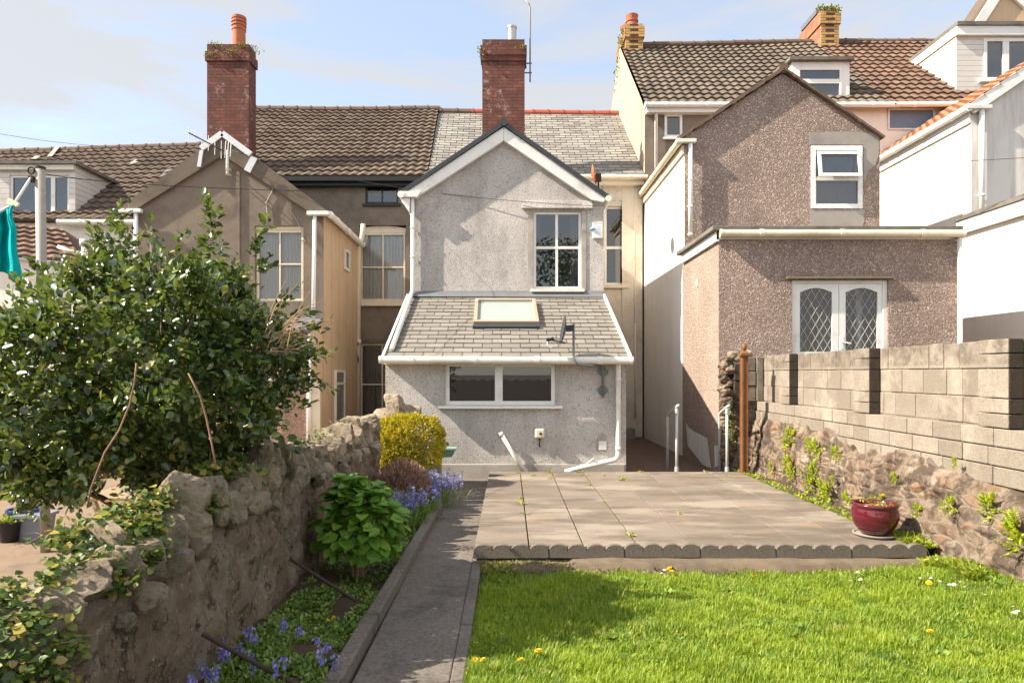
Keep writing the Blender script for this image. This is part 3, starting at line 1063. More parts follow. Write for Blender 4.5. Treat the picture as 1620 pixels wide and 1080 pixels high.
# gable wing
wx0, wx1 = -1.80, 1.743
ze0, ze1, xa, za = 4.55, 4.50, PX(797, dW), PZ(207, dW)
m = MB()
hw = bx(844, 334, 920, 457, dW)
wall_y(m, wx0, wx1, -.4, 4.5, dW, [hw])
m.poly([(wx0, dW, 4.5), (wx1, dW, 4.5), (wx1, dW, ze1 + .1), (xa, dW, za), (wx0, dW, ze0 + .1)])
m.quad((wx0, dW, -.4), (wx0, dM, -.4), (wx0, dM, ze0 + .1), (wx0, dW, ze0 + .1))
m.quad((wx1, dW, -.4), (wx1, dM, -.4), (wx1, dM, ze1 + .1), (wx1, dW, ze1 + .1))
m.build('wing_wall', M['peb_main'], house)
sl = (za - ze0) / (xa - wx0)
ov = .16
m = MB()
yf = dW - .112
zl, zr_ = ze0 - .02, ze1 - .02
L_e, R_e, AP = (PX(637, dW), yf, PZ(306, dW)), (PX(960, dW), yf, PZ(313, dW)), (xa, yf, PZ(198, dW))
slab(m, L_e, AP, (AP[0], dM + .6, AP[2]), (L_e[0], dM + .3, L_e[2]), -.035)
slab(m, AP, R_e, (R_e[0], dM + .3, R_e[2]), (AP[0], dM + .6, AP[2]), -.035)
m.build('wing_roof', M['dark_grey'], house)
# barge boards
m = MB()
th = .215
a0 = (PX(641, dW), PZ(308, dW)); a1 = (xa - .002, PZ(204, dW)); a2 = (PX(957, dW), PZ(314, dW))
m.prism([a0, (a0[0] + .28, a0[1] - .03), (a1[0], a1[1] - th - .03), a1], yf + .012, dW - .003)
m.prism([(a1[0] + .004, a1[1]), (a1[0] + .004, a1[1] - th - .03), (a2[0] - .26, a2[1] - .05), (a2[0] - .03, a2[1] - .09), a2], yf + .012, dW - .003)
m.build('bargeboard', M['white'], house, bevel=.004)
m = MB()
m.bar((L_e[0], yf - .012, L_e[2] - .01), (AP[0], yf - .012, AP[2] - .01), .03, .075, (0, 0, 1))
m.bar((AP[0], yf - .014, AP[2] - .01), (R_e[0], yf - .014, R_e[2] - .01), .03, .075, (0, 0, 1))
m.tube([(AP[0], yf - .05, AP[2] + .0), (AP[0], yf + .3, AP[2] + .0)], .07, 10)
m.build('verge_cap', M['dark_grey'], house)
gx, gz = PX(638, dW), PZ(311, dW)
gutter(house, (gx - .02, yf - .04, gz), (gx + .01, dM - .2, gz - .02), .055)
gutter(house, (PX(961, dW), yf - .03, PZ(317, dW)), (PX(961, dW), dM - .2, PZ(317, dW)), .05)
m = MB()
m.prism([(PX(632, dW), PZ(306, dW)), (PX(668, dW), PZ(306, dW)), (PX(662, dW), PZ(315, dW)), (PX(638, dW), PZ(315, dW))], dW - .16, dW - .004)
m.prism([(PX(634, dW), PZ(315.5, dW)), (PX(650, dW), PZ(315.5, dW)), (PX(649, dW), PZ(338, dW))], dW - .11, dW + .15)
m.build('box_end', M['white'], house, bevel=.005)
zt = PZ(462, dW)
dpx = PX(653.5, dW)
pipe(house, [(dpx, dW - .06, PZ(314, dW)), (dpx, dW - .06, PZ(456, dW)), (dpx - .004, dW - .09, PZ(464, dW)), (PX(614, dL) + .06, dL - .02, PZ(561, dL) + .09)], .036,
     collars=[((dpx, dW - .06, PZ(405, dW)), (dpx, dW - .06, PZ(409, dW))), ((dpx, dW - .06, PZ(360, dW)), (dpx, dW - .06, PZ(363, dW)))])
window(house, hw, dW + .05, .05, vbars=[PX(881, dW)], hbars=[PZ(391, dW)], bw=.05, sill=(.05, dW - .07, .06, 'white_worn'))
for q in (0, 1):
    m = MB()
    xx0, xx1 = (hw[0] + .03, hw[0] + .13) if q == 0 else (hw[1] - .2, hw[1] - .05)
    wavy(m, xx0, xx1, hw[2] + .05, hw[3] - .05, dW + .18, .015, 10, q)
    m.build('curtain', M['net_dim'], house, smooth=True)
m = MB()
a, b, c_, d_ = bx(825, 318, 938, 331, dW)
m.hexa([(a, dW - .07, c_), (b, dW - .07, c_), (b, dW - .002, c_), (a, dW - .002, c_)], [(a + .04, dW - .05, d_), (b - .02, dW - .05, d_), (b - .02, dW - .002, d_), (a + .04, dW - .002, d_)])
m.build('lintel', M['peb_main'], house, bevel=.01)
m = MB()
for a, b in ((PX(835, dW), hw[0] - .003), (hw[1] + .003, PX(927, dW))):
    m = MB()
    m.box(a, b, dW - .012, dW - .001, hw[2] - .05, hw[3])
    m.build('window_surround', M['plinth'], house)
m = MB()
a, b, c_, d_ = bx(937, 352, 953, 378, dW)
m.box(a, b, dW - .07, dW - .003, c_, d_)
o = m.build('alarm_box', M['white'], house, bevel=.012)
m = MB()
m.lathe([(0, .0), (.045, .0), (.05, .03), (.0, .035)], ((a - .005), dW - .05, (c_ + d_) / 2 + .0), 14)
M['blue_lens'] = plain('blue_lens', (0.10, 0.35, 0.55), 0.25, 0.05, 5, 0)
m.build('strobe_lens', M['blue_lens'], o, smooth=True)
m = MB()
m.box((a + b) / 2 - .045, (a + b) / 2 + .045, dW - .0715, dW - .0705, (c_ + d_) / 2 - .06, (c_ + d_) / 2 + .06)
M['pale_blue'] = plain('pale_blue_print', (0.55, 0.66, 0.75), 0.4, 0.05, 5, 0)
m.build('label_panel', M['pale_blue'], o)
# lead flashing where the lean-to meets the wing
m = MB()
m.hexa([(wx0 - .03, dW - .12, PZ(470, dW)), (wx1 - .02, dW - .12, PZ(471, dW)), (wx1 - .02, dW - .002, PZ(470, dW)), (wx0 - .03, dW - .002, PZ(470, dW))],
       [(wx0 - .03, dW - .03, PZ(463, dW)), (wx1 - .02, dW - .03, PZ(464, dW)), (wx1 - .02, dW - .002, PZ(460, dW)), (wx0 - .03, dW - .002, PZ(460, dW))])
m.build('flashing', M['lead'], house)

# lean-to
lx0, lx1 = -1.815, 1.725
zE, zT = PZ(568, dL - .17), PZ(469, dW)
m = MB()
hl = bx(704, 573, 879, 641, dL)
wall_y(m, lx0, lx1, -.4, zE + .03, dL, [hl], .12)
for x in (lx0, lx1):
    m.poly([(x, dL, -.4), (x, dW, -.4), (x, dW, zT - .04), (x, dL, zE + .03)])
m.build('lean_to_wall', M['peb_main'], house)
m = MB()
m.box(lx0 + .0, lx1 - .02, dL - .022, dL - .001, -.4, PZ(733.5, dL))
m.build('plinth', M['plinth'], house, bevel=.01)
m = MB()
yE = dL - .18
slate_roof(m, (PX(606, yE), yE, PZ(565, yE)), (PX(996, yE), yE, PZ(566, yE)), (PX(954, dW), dW - .002, zT), (PX(646, dW), dW - .002, zT), 0.285, 0.185, 9)
m.build('lean_to_roof', M['slate_lean'], house)
for (pa, pb) in ((606, 646), (997, 955)):
    m = MB()
    A_, B_ = Vector((PX(pa, yE), yE - .01, PZ(566, yE))), Vector((PX(pb, dW), dW - .05, zT))
    m.bar(A_, B_, .035, .085)
    m.build('verge_trim', M['white'], house)
m = MB()
m.box(PX(606, yE), PX(995, yE), dL - .15, dL - .002, zE - .075, zE + .012)
m.build('fascia', M['white_worn'], house)
gutter(house, (PX(603, yE), yE - .05, PZ(569, yE)), (PX(998, yE), yE - .05, PZ(570, yE)), .052, 'white_worn')
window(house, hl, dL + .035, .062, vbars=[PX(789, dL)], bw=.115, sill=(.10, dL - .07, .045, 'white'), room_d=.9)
M['roller'] = plain('grey_roller_blind', (0.42, 0.39, 0.38), 0.8, 0.05, 4, 0)
for k in (0, 1):
    m = MB()
    a, b = (PX(712, dL), PX(783, dL)) if k == 0 else (PX(796, dL), PX(873, dL))
    zt_ = PZ(582, dL)
    zb = zt_ - .17
    n_ = 9
    pts = [(a, zt_), (a, zb)]
    for i in range(n_):
        xa_, xb_ = a + (b - a) * i / n_, a + (b - a) * (i + 1) / n_
        zz = zb - (.014 if i % 2 else 0)
        pts += [(xa_ + .001, zz), (xb_ - .001, zz)]
    pts += [(b, zb), (b, zt_)]
    m.prism(pts[::-1], dL + .115, dL + .119)
    m.build('roller_blind', M['roller'], house)
dp = PX(977, dL)
yp = dL - .07
pipe(house, [(dp, yp - .03, PZ(573, dL)), (dp, yp, PZ(580, dL)), (dp, yp, PZ(716, dL)), (dp - .015, yp - .005, PZ(722, dL)), (dp - .06, yp - .02, PZ(726, dL)), (PX(905, dL), yp - .05, PZ(741, dL)), (PX(893, dL), yp - .06, PZ(744.5, dL))], .036,
     collars=[((dp, yp, PZ(598, dL)), (dp, yp, PZ(602, dL))), ((dp, yp, PZ(706, dL)), (dp, yp, PZ(711, dL)))])
pipe(house, [(PX(791.5, dL), dL - .05, PZ(683, dL)), (PX(833, dL), dL - .09, PZ(752, dL))], .03, 'white_worn',
     collars=[((PX(791.5, dL), dL - .05, PZ(683, dL)), (PX(795, dL), dL - .053, PZ(689, dL)))], name='waste_pipe')
m = MB()
pts = [(PX(921, dL), dL - .1, PZ(737, dL)), (PX(938, dL), dL - .13, PZ(723, dL)), (PX(942, dL), dL - .13, PZ(732, dL)), (PX(926, dL), dL - .11, PZ(735, dL))]
m.tube(pts, .014, 8)
m.build('pipe_bracket', M['white_worn'], house, smooth=True)
# flue terminal, vent, brackets
m = MB()
a, b, c_, d_ = bx(846, 677, 861, 692, dL)
m.box(a, b, dL - .10, dL - .002, c_, d_)
o = m.build('flue_terminal', M['cream_trim'], house, bevel=.022)
m = MB()
m.tube([((a + b) / 2 + .01, dL - .11, (c_ + d_) / 2), ((a + b) / 2 + .01, dL - .098, (c_ + d_) / 2)], .022, 10)
m.tube([((a + b) / 2, dL - .03, c_), ((a + b) / 2, dL - .03, c_ - .13)], .012, 8)
m.build('outlet', M['dark_grey'], o, smooth=True)
m = MB()
a, b, c_, d_ = bx(943, 686, 961, 713, dL)
pts = [(a, c_), (b, c_), (b + .01, c_ + .12), (b - .02, d_ - .04), (a + .10, d_), (a + .04, d_ - .02), (a + .01, d_ - .08)]
m.prism(pts, dL - .006, dL - .001)
m.build('cement_patch', M['cement'], house)
m = MB()
a, b, c_, d_ = bx(947, 697.5, 959, 711, dL)
m.box(a, b, dL - .022, dL - .007, c_, d_)
for k in range(6): m.box(a + .008, b - .008, dL - .028, dL - .0225, c_ + .01 + k * .019, c_ + .019 + k * .019)
m.build('air_vent', M['white'], house)
# roof window
rs = (Vector((0, dW, zT)) - Vector((0, yE, PZ(565, yE)))).normalized()
nrm = Vector((0, -rs.z, rs.y))


def on_roof(px, py, up=0.0):
    """point where the line of sight through a photo pixel meets the lean-to slope"""
    o_ = Vector((0, 0, H)); dv = Vector(((px - VX) / F, 1, -(py - VY) / F))
    p0 = Vector((0, dW, zT))
    k = (p0 - o_).dot(nrm) / dv.dot(nrm)
    return o_ + dv * k + nrm * up


def roof_frame(mb, q, w, h0, h1):
    """four bars round the quad q on the slope"""
    c = sum((Vector(p) for p in q), Vector()) / 4
    inn = [Vector(p) + ((c - Vector(p)).normalized() * w * 1.35) for p in q]
    for i in range(4):
        j = (i + 1) % 4
        A_, B_, C_, D_ = Vector(q[i]), Vector(q[j]), inn[j], inn[i]
        mb.hexa([A_ + nrm * h0, B_ + nrm * h0, C_ + nrm * h0, D_ + nrm * h0], [A_ + nrm * h1, B_ + nrm * h1, C_ + nrm * h1, D_ + nrm * h1])


q = [on_roof(749, 517), on_roof(853, 517), on_roof(847, 480), on_roof(752, 480)]
m = MB()
roof_frame(m, q, .07, .0, .10)
M['bronze'] = plain('bronze_cladding', (0.46, 0.38, 0.29), 0.4, 0.1, 6, 0.05, metal=0.3)
sky = m.build('skylight', M['bronze'], house, bevel=.006)
m = MB()
cc = sum(q, Vector()) / 4
g_ = [p + (cc - p).normalized() * .08 + nrm * .055 for p in q]
m.poly(g_)
m.build('pane', M['glass_frost'], sky)
m = MB()
b0, b1 = on_roof(748, 519), on_roof(854, 519)
m.hexa([b0 - rs * .06, b1 - rs * .06, b1 + rs * .02, b0 + rs * .02], [b0 - rs * .06 + nrm * .05, b1 - rs * .06 + nrm * .05, b1 + rs * .02 + nrm * .06, b0 + rs * .02 + nrm * .06])
m.build('apron', M['dark_grey'], sky)
# chimney through the back of the wing
ch = chimney(house, PX(763, 16.0), PX(830, 16.0), 16.0, 16.46, 5.3, PZ(62.5, 16.0), 'brick_red', [(PZ(97, 16), PZ(88, 16), .025), (PZ(88, 16), PZ(73, 16), .05)])
m = MB()
zc = PZ(62.5, 16.0)
cxp = PX(810, 16.2)
m.lathe([(.0, .0), (.125, .0), (.125, .04), (.105, .05), (.105, .33), (.118, .335), (.118, .38), (.09, .385), (.085, .34), (0, .33)], (cxp, 16.22, zc + .02), 20)
m.build('flue_cowl', M['aluminium'], ch, smooth=False)
# plants of moss on the cap
M['moss'] = leaf_mat('moss', [(0, (0.12, 0.16, 0.02)), (0.6, (0.28, 0.26, 0.04)), (1, (0.38, 0.33, 0.06))], 0.8, 0.2)


def tuft(name, parent, spots, n, s, seed=0, mat='moss', spread=(.1, .05, .03)):
    r = np.random.default_rng(seed)
    P = np.concatenate([np.array(c)[None] + r.normal(size=(n, 3)) * np.array(spread) for c in spots])
    D = unit(len(P), r) + np.array([[0, -.3, .6]])
    N = unit(len(P), r)
    return leaf_mesh(name, P, D, N, r.uniform(.6, 1.3, len(P)) * s, r.uniform(.5, 1, len(P)) * s * .6, M[mat], parent)


tuft('leaves', ch, [(PX(826, 16), 15.96, PZ(77, 16)), (PX(761, 16), 15.97, PZ(82, 16))], 30, .06, 1, spread=(.05, .03, .05))  # moss on the cap, built from leaf blades
# ------------------------------------------------------------------ brown house on the left
lh = thing('terraced_house', 'brown rendered house with a broad gable and net curtains, behind the holly tree', 'house', (-5.4, 13.0, 0))
dB = 13.07
bx0, bx1 = -7.14, -3.547
m = MB()
w1 = bx(578, 289, 630, 322, dM)
w2 = bx(568, 356, 642, 475, dM)
w3 = bx(569, 543, 612, 667, dM)
wall_y(m, -7.5, -2.0, -.4, 6.05, dM, [w1, w2, w3])
m.quad((-7.5, dM + 8, -.4), (-2.0, dM + 8, -.4), (-2.0, dM + 8, 6.05), (-7.5, dM + 8, 6.05))
m.quad((-7.5, dM, -.4), (-7.5, dM + 8, -.4), (-7.5, dM + 8, 6.05), (-7.5, dM, 6.05))
m.quad((-2.02, dM + .2, 5), (-2.02, dM + 8, 5), (-2.02, dR, 9.1), (-2.02, dM + .2, 6.05))
m.build('main_wall', M['brown_render'], lh)
zL = PZ(174, dR)
m = MB()
tile_roof(m, (-7.5, dM - .2, 6.03), (-1.93, dM - .2, 6.05), (-2.09, dR, zL), (-7.55, dR, zL + .02), 25, 17, sag=.05)
m.quad((-7.55, dR, zL - .02), (-2.05, dR, zL - .02), (-2.0, dR + 4, 6.0), (-7.5, dR + 4, 6.0))
m.quad((-7.53, dM - .2, 5.9), (-7.55, dR, zL), (-7.53, dR + 4, 6.0), (-7.53, dR, 5.0))
m.build('main_roof', M['tile_brown'], lh)
m = MB()
ridge_row(m, (-7.55, dR, zL + .03), (-5.5, dR, zL + .0), 0.10, 0.4, 3)
ridge_row(m, (-5.5, dR, zL + .0), (-2.05, dR, zL + .02), 0.10, 0.4, 4)
m.build('ridge', M['brown_ridge'], lh)
m = MB()
m.box(-6.4, -1.95, dM - .18, dM - .002, 5.84, 6.0)
m.box(-6.4, -1.95, dM - .30, dM - .19, 5.92, 6.02)
m.build('gutter', M['black_paint'], lh, bevel=.01)
window(lh, w1, dM + .03, .045, vbars=[(w1[0] + w1[1]) / 2], bw=.03, mat='black_paint', sill=(.06, dM - .06, .07, 'black_paint'))
o = window(lh, (w2[0] + .02, w2[1] - .02, w2[2], w2[3] - .18), dM + .07, .045, vbars=[(w2[0] + w2[1]) / 2], hbars=[PZ(422, dM)], bw=.035, mat='cream_trim', pane='glass_clear', curtain='net', sill=(.06, dM - .10, .14, 'cream_trim'), seed=1)
m = MB()
pts = [(w2[0] + .01, w2[3] - .175), (w2[1] - .01, w2[3] - .175)] + [(w2[1] - .01 - (w2[1] - w2[0] - .02) * i / 8, w2[3] - .06 + .055 * math.sin(math.pi * i / 8)) for i in range(9)]
m.prism(pts, dM + .075, dM + .12)
m.build('arch_board', M['cream_trim'], lh)
window(lh, w3, dM + .05, .05, vbars=[PX(604, dM)], hbars=[PZ(608, dM)], bw=.03, mat='cream_trim', pane='glass_clear', curtain='net_dim', seed=2)
m = MB()
m.box(w3[0] - .05, w3[1] + .1, dM - .03, dM - .001, w3[3] + .002, w3[3] + .09)
m.build('lintel', M['coping_render'], lh)

# gable wing
m = MB()
wg = bx(403, 357, 480, 476, dB)
ea = 4.42
wall_y(m, bx0, bx1, -.4, ea, dB, [wg])
xa_, za_ = PX(355, dB), PZ(220, dB)
m.poly([(bx0, dB, ea), (bx1, dB, ea), (bx1, dB, ea + .1), (xa_, dB, za_), (bx0, dB, ea + .1)])
m.quad((bx0, dB, -.4), (bx0, dM, -.4), (bx0, dM, ea + .1), (bx0, dB, ea + .1))
m.box(PX(374, dB), PX(380, dB), dB - .03, dB - .001, PZ(420, dB), PZ(272, dB))
m.build('wing_wall', M['brown_render'], lh)
m = MB()
m.quad((bx1 + .002, dB, -.4), (bx1 + .002, dM, -.4), (bx1 + .002, dM, ea + .1), (bx1 + .002, dB, ea + .1))
m.box(bx1 - .0, bx1 + .03, dB + .02, dM, ea - .04, ea + .12)
m.build('side_wall', M['tan_boards'], lh)
m = MB()
L_, A_, R_ = (PX(189, dB), PZ(333, dB)), (xa_, PZ(214, dB)), (PX(521, dB), PZ(336, dB))
slab(m, (L_[0], dB - .05, L_[1]), (A_[0], dB - .05, A_[1]), (A_[0], dM + .5, A_[1]), (L_[0], dM + .3, L_[1]), .05)
slab(m, (A_[0], dB - .05, A_[1]), (R_[0], dB - .05, R_[1]), (R_[0], dM + .3, R_[1]), (A_[0], dM + .5, A_[1]), .05)
m.build('wing_roof', M['tile_brown'], lh)
bw = .40
m = MB()
m.prism([L_, (L_[0] + .34, L_[1] + .03 - .03), (A_[0] - .001, A_[1] - bw), (A_[0] - .001, A_[1] + .025)], dB - .075, dB - .002)
m.prism([(A_[0] + .001, A_[1] + .025), (A_[0] + .001, A_[1] - bw), (R_[0] - .36, R_[1] - .01), R_], dB - .075, dB - .002)
m.build('verge_band', M['coping_render'], lh)
m = MB()


def along(p, q, k): return (p[0] + (q[0] - p[0]) * k, p[1] + (q[1] - p[1]) * k)


M['foil'] = plain('silver_flashing', (0.62, 0.63, 0.64), 0.4, 0.1, 6, 0.1, metal=0.3)
FL = []
for (p, q, k0, k1) in ((A_, L_, 0, .20), (A_, R_, 0, .27)):
    s_, e_ = along(p, q, k0), along(p, q, k1)
    FL.append(((s_[0], dB - .09, s_[1] + .0), (e_[0], dB - .09, e_[1] + .0), .05, .11, (0, 0, 1)))
s_, e_ = along(A_, L_, .21), along(A_, L_, .22)
FL.append(((s_[0] + .03, dB - .085, s_[1] - .02), (e_[0] - .0, dB - .085, e_[1] - .32), .05, .07, (1, 0, 0)))
s_ = along(A_, R_, .285)
FL.append(((s_[0] + .04, dB - .095, s_[1] - .03), (s_[0] - .10, dB - .095, s_[1] - .30), .03, .13, (1, 0, 0)))
for q in FL:
    m = MB()
    m.bar(*q)
    m.build('silver_flashing', M['foil'], lh)
window(lh, (wg[0] + .01, wg[1] - .01, wg[2], wg[3] - .07), dB + .06, .05, vbars=[PX(441, dB)], hbars=[PZ(417, dB)], bw=.03, mat='cream_trim', pane='glass_clear', curtain='net', seed=4)
m = MB()
m.box(wg[0] + .0, wg[1] - .0, dB + .05, dB + .12, wg[3] - .068, wg[3] - .002)
m.build('window_head', M['cream_trim'], lh)
px_ = PX(498, dB - .1)
pipe(lh, [(px_, dB - .1, PZ(343, dB)), (px_ - .03, dB - .1, PZ(519, dB))], .037)
m = MB()
m.box(PX(489, dB), PX(524, dB), dB - .17, dB - .04, PZ(343, dB), PZ(337, dB))
m.build('gutter_end', M['white'], lh, bevel=.01)
m = MB()
m.box(PX(186, dB), PX(230, dB), dB - .17, dB - .08, PZ(339, dB), PZ(333, dB))
m.build('gutter_end', M['white'], lh, bevel=.01)
pipe(lh, [(PX(219.5, dB), dB - .1, PZ(339, dB)), (PX(219.5, dB), dB - .1, 2.3)], .04)
gutter(lh, (PX(524, dB), dB - .05, PZ(341, dB)), (bx1 + .09, dM - .15, 4.45), .06, 'white_worn')
# soil pipe with its branches
sp = PX(567.5, dM - .2)
pipe(lh, [(sp + .12, dM - .25, PZ(358, dM)), (sp + .09, dM - .25, PZ(380, dM)), (sp + .0, dM - .25, PZ(392, dM)), (sp, dM - .25, -.2)], .058, 'cream_trim',
     collars=[((sp, dM - .25, PZ(392, dM)), (sp, dM - .25, PZ(398, dM))), ((sp, dM - .25, PZ(538, dM)), (sp, dM - .25, PZ(546, dM)))], name='soil_pipe')
m = MB()
m.tube([(sp - .02, dM - .27, PZ(546, dM)), (sp - .12, dM - .36, PZ(540, dM)), (sp - .24, dM - .5, PZ(534, dM))], [.075, .09, .09], 12)
m.build('pipe_branch', M['grey_pole'], lh, smooth=True)
m = MB()
m.tube([(sp - .0, dM - .3, PZ(572, dM)), (sp - .02, dM - .45, PZ(556, dM)), (sp - .22, dM - .62, PZ(546, dM))], .035, 10)
m.build('pipe_branch', M['grey_pole'], lh, smooth=True)
# windows in the boarded side
for (pxa, pya, pxb, pyb, bars) in ((531, 585, 546, 668, [.72]), (546, 396, 553.5, 428, [])):
    xx = bx1 + .035
    dn, df_ = -(xx) * F / (VX - pxa), -(xx) * F / (VX - pxb)
    dm = (dn + df_) / 2
    zb_, zt__ = PZ(pyb, dm), PZ(pya, dm)
    m = MB()
    for ya, yb in ((dn, dn + .06), (df_ - .06, df_)): m.box(xx - .03, xx + .012, ya, yb, zb_, zt__)
    for z in [zb_, zt__ - .05] + [zb_ + (zt__ - zb_) * k for k in bars]: m.box(xx - .03, xx + .010, dn + .06, df_ - .06, z, z + .05)
    if bars: m.box(xx - .03, xx + .06, dn - .05, df_ + .05, zb_ - .07, zb_ - .005)
    o = m.build('window', M['white_worn'], lh)
    m = MB()
    m.quad((xx - .01, dn + .05, zb_ + .04), (xx - .01, df_ - .05, zb_ + .04), (xx - .01, df_ - .05, zt__ - .04), (xx - .01, dn + .05, zt__ - .04))
    M.setdefault('dark_pane', plain('dim_pane', (0.16, 0.145, 0.13), 0.1, 0.2, 3, 0, spec=0.6))
    m.build('pane', M['dark_pane'], o)
# low pink extension in front of the wing
dE = 12.3
m = MB()
zq = PZ(525, dE)
m.quad((-7.3, dE, -.4), (PX(490, dE), dE, -.4), (PX(490, dE), dE, zq), (-7.3, dE, zq))
m.quad((-7.3, dE, -.4), (-7.3, dB, -.4), (-7.3, dB, zq + .3), (-7.3, dE, zq))
m.build('extension_wall', M['peb_low'], lh)
m = MB()
m.poly([(PX(490, dE) + .002, dE, -.4), (bx1, dB - .001, -.4), (bx1, dB - .001, zq + .25), (PX(490, dE) + .002, dE, zq)])
m.build('return_wall', M['tan_boards'], lh)
m = MB()
m.box(PX(491, dE), PX(507, dE), dE - .03, dE - .001, -.4, PZ(600, dE))
m.build('corner_board', M['cream_trim'], lh)
m = MB()
slab(m, (-7.35, dE - .12, zq - .02), (PX(494, dE), dE - .12, zq - .02), (bx1 - .01, dB - .003, zq + .28), (-7.35, dB - .003, zq + .28), -.05)
m.build('extension_roof', M['lead'], lh)
pipe(lh, [(PX(491, dE), dE - .07, zq), (PX(490, dE), dE - .07, -.2)], .036)
pipe(lh, [(PX(428, dE), dE - .07, zq), (PX(428, dE), dE - .07, -.2)], .036)
# stack beside the gable
cx0, cx1, cy0 = PX(327.5, 16.2), PX(393.5, 16.2), 16.2
ch = chimney(lh, cx0, cx1, cy0, cy0 + .46, 4.0, PZ(70, cy0), 'brick_red', [(PZ(97, cy0), PZ(82, cy0), .035)])
m = MB()
cp = PX(378, cy0 + .2)
zb = PZ(71, cy0)
m.lathe([(.0, .0), (.155, .0), (.15, .42), (.165, .43), (.165, .49), (.15, .50), (.15, .52), (.172, .53), (.172, .57), (.152, .585), (.152, .60), (.175, .61), (.175, .65), (.155, .665), (.155, .68), (.172, .69), (.172, .75), (.15, .76), (.115, .76), (.11, .5), (0, .5)], (cp, cy0 + .2, zb), 20)
m.build('chimney_pot', M['terracotta'], ch)
tuft('leaves', ch, [(PX(384, cy0), cy0 + .0, PZ(73, cy0)), (PX(398, cy0), cy0 + .1, PZ(80, cy0)), (PX(366, cy0), cy0 - .04, PZ(84, cy0)), (PX(340, cy0), cy0 - .03, PZ(71, cy0)), (PX(336, cy0), cy0 - .04, PZ(88, cy0)), (PX(392, cy0), cy0 + .2, PZ(70, cy0))], 60, .045, 2, spread=(.08, .03, .035))  # clumps of moss on the left stack
# cables and a torn strip on the gable
for pts, rr_ in (([(432, 297), (430, 305), (421, 322), (423, 338), (423, 354)], .014), ([(459, 320), (460, 335), (470, 350), (476, 366), (480, 382)], .006), ([(478, 377), (483, 384)], .022)):
    m = MB()
    m.tube([(PX(a, dB - .03), dB - .03, PZ(b, dB)) for a, b in pts], rr_, 7)
    m.build('loose_cable', M['grey_pole'], lh, smooth=True)

# ------------------------------------------------------------------ pale house at the far left
fl = thing('terraced_house', 'white walled house with a hung tile dormer, at the far left behind the teal garment', 'house', (-11, 15, 0))
m = MB()
m.quad((-20, dM, -.4), (-7.52, dM, -.4), (-7.52, dM, 5.0), (-20, dM, 5.0))
m.quad((-20, dM, -.4), (-20, dM + 8, -.4), (-20, dM + 8, 5.0), (-20, dM, 5.0))
m.quad((-20, dM + 8, -.4), (-7.52, dM + 8, -.4), (-7.52, dM + 8, 5.0), (-20, dM + 8, 5.0))
m.build('main_wall', M['white_render'], fl)
m = MB()
zF = 8.06
tile_roof(m, (-20, dM - .18, 5.02), (-7.53, dM - .18, 5.02), (-7.57, dR, zF + .16), (-20, dR, zF - .25), 51, 16, sag=.0, seed=5)
m.quad((-20, dR, zF - .27), (-7.57, dR, zF + .12), (-7.55, dR + 4, 5), (-20, dR + 4, 5))
m.build('main_roof', M['tile_brown'], fl)
m = MB()
ridge_row(m, (-20, dR, zF - .23), (-7.6, dR, zF + .18), 0.09, 0.4, 9)
m.build('ridge', M['brown_ridge'], fl)
gutter(fl, (PX(104, dM), dM - .26, PZ(355, dM)), (-7.55, dM - .26, PZ(355, dM)), .06, 'white_worn')
m = MB()
for (pa, pb) in ((92, 100), (83, 88), (50, 60)):
    pass
# small pale repairs and a roof light in the slope
sF = (zF - 5.02) / (dR - dM + .18)


def on_slope(px, py, z0, d0, s, up=0.0):
    """line of sight through a photo pixel against the plane z = z0 + s (y - d0)"""
    a, b = (px - VX) / F, -(py - VY) / F
    k = (z0 - s * d0 - H) / (b - s)
    return Vector((a * k, k, H + b * k)) + Vector((0, -s, 1)).normalized() * up


for poly in ([(254, 285), (266, 285), (279, 269), (268, 269)],):
    pts = [on_slope(a, b, 5.02, dM - .18, sF, .09) for a, b in poly]
    lo = [on_slope(a, b, 5.02, dM - .18, sF, .0) for a, b in poly]
    m.hexa(lo, pts)
m.build('roof_light', M['lead'], fl)
m = MB()
for poly in ([(76, 252), (84, 252), (97, 236), (90, 236)], [(50, 256), (59, 256), (66, 251), (58, 251)], [(206, 264), (216, 264), (222, 257), (213, 257)]):
    m = MB()
    m.poly([on_slope(a, b, 5.02, dM - .18, sF, .085) for a, b in poly])
    m.build('pale_repair', M['cement'], fl)
# dormer
dd = 16.4
xr, xl, zt_, zb_ = PX(119, dd), -12.35, PZ(262, dd), PZ(352, dd)
m = MB()
wd = bx(15, 277, 109, 352, dd)
wall_y(m, xl, xr, zb_ - .3, zt_, dd, [wd], .1)
yb = dM - .18 + (zt_ - 5.02) / sF
m.poly([(xr, dd, zb_ - .3), (xr, dd, zt_), (xr, yb + .2, zt_)])
m.poly([(xl, dd, zb_ - .3), (xl, dd, zt_), (xl, yb + .2, zt_)])
dor = m.build('dormer', M['white_shingle'], fl)
m = MB()
m.box(xl - .12, xr + .12, dd - .16, yb + .25, zt_ + .002, zt_ + .075)
m.build('dormer_roof', M['felt'], dor)
m = MB()
m.box(xl - .1, xr + .02, dd - .10, dd - .003, zt_ - .12, zt_ - .003)
m.bar((xr + .04, dd + .0, PZ(350, dd) - .05), (xr + .05, yb, zt_ - .05), .12, .10)
m.build('dormer_fascia', M['white_worn'], dor)
window(fl, wd, dd + .03, .055, vbars=[PX(82, dd)], bw=.10, mat='white', pane='glass', sill=(.04, dd - .05, .05, 'white_worn'), room_d=1.2)
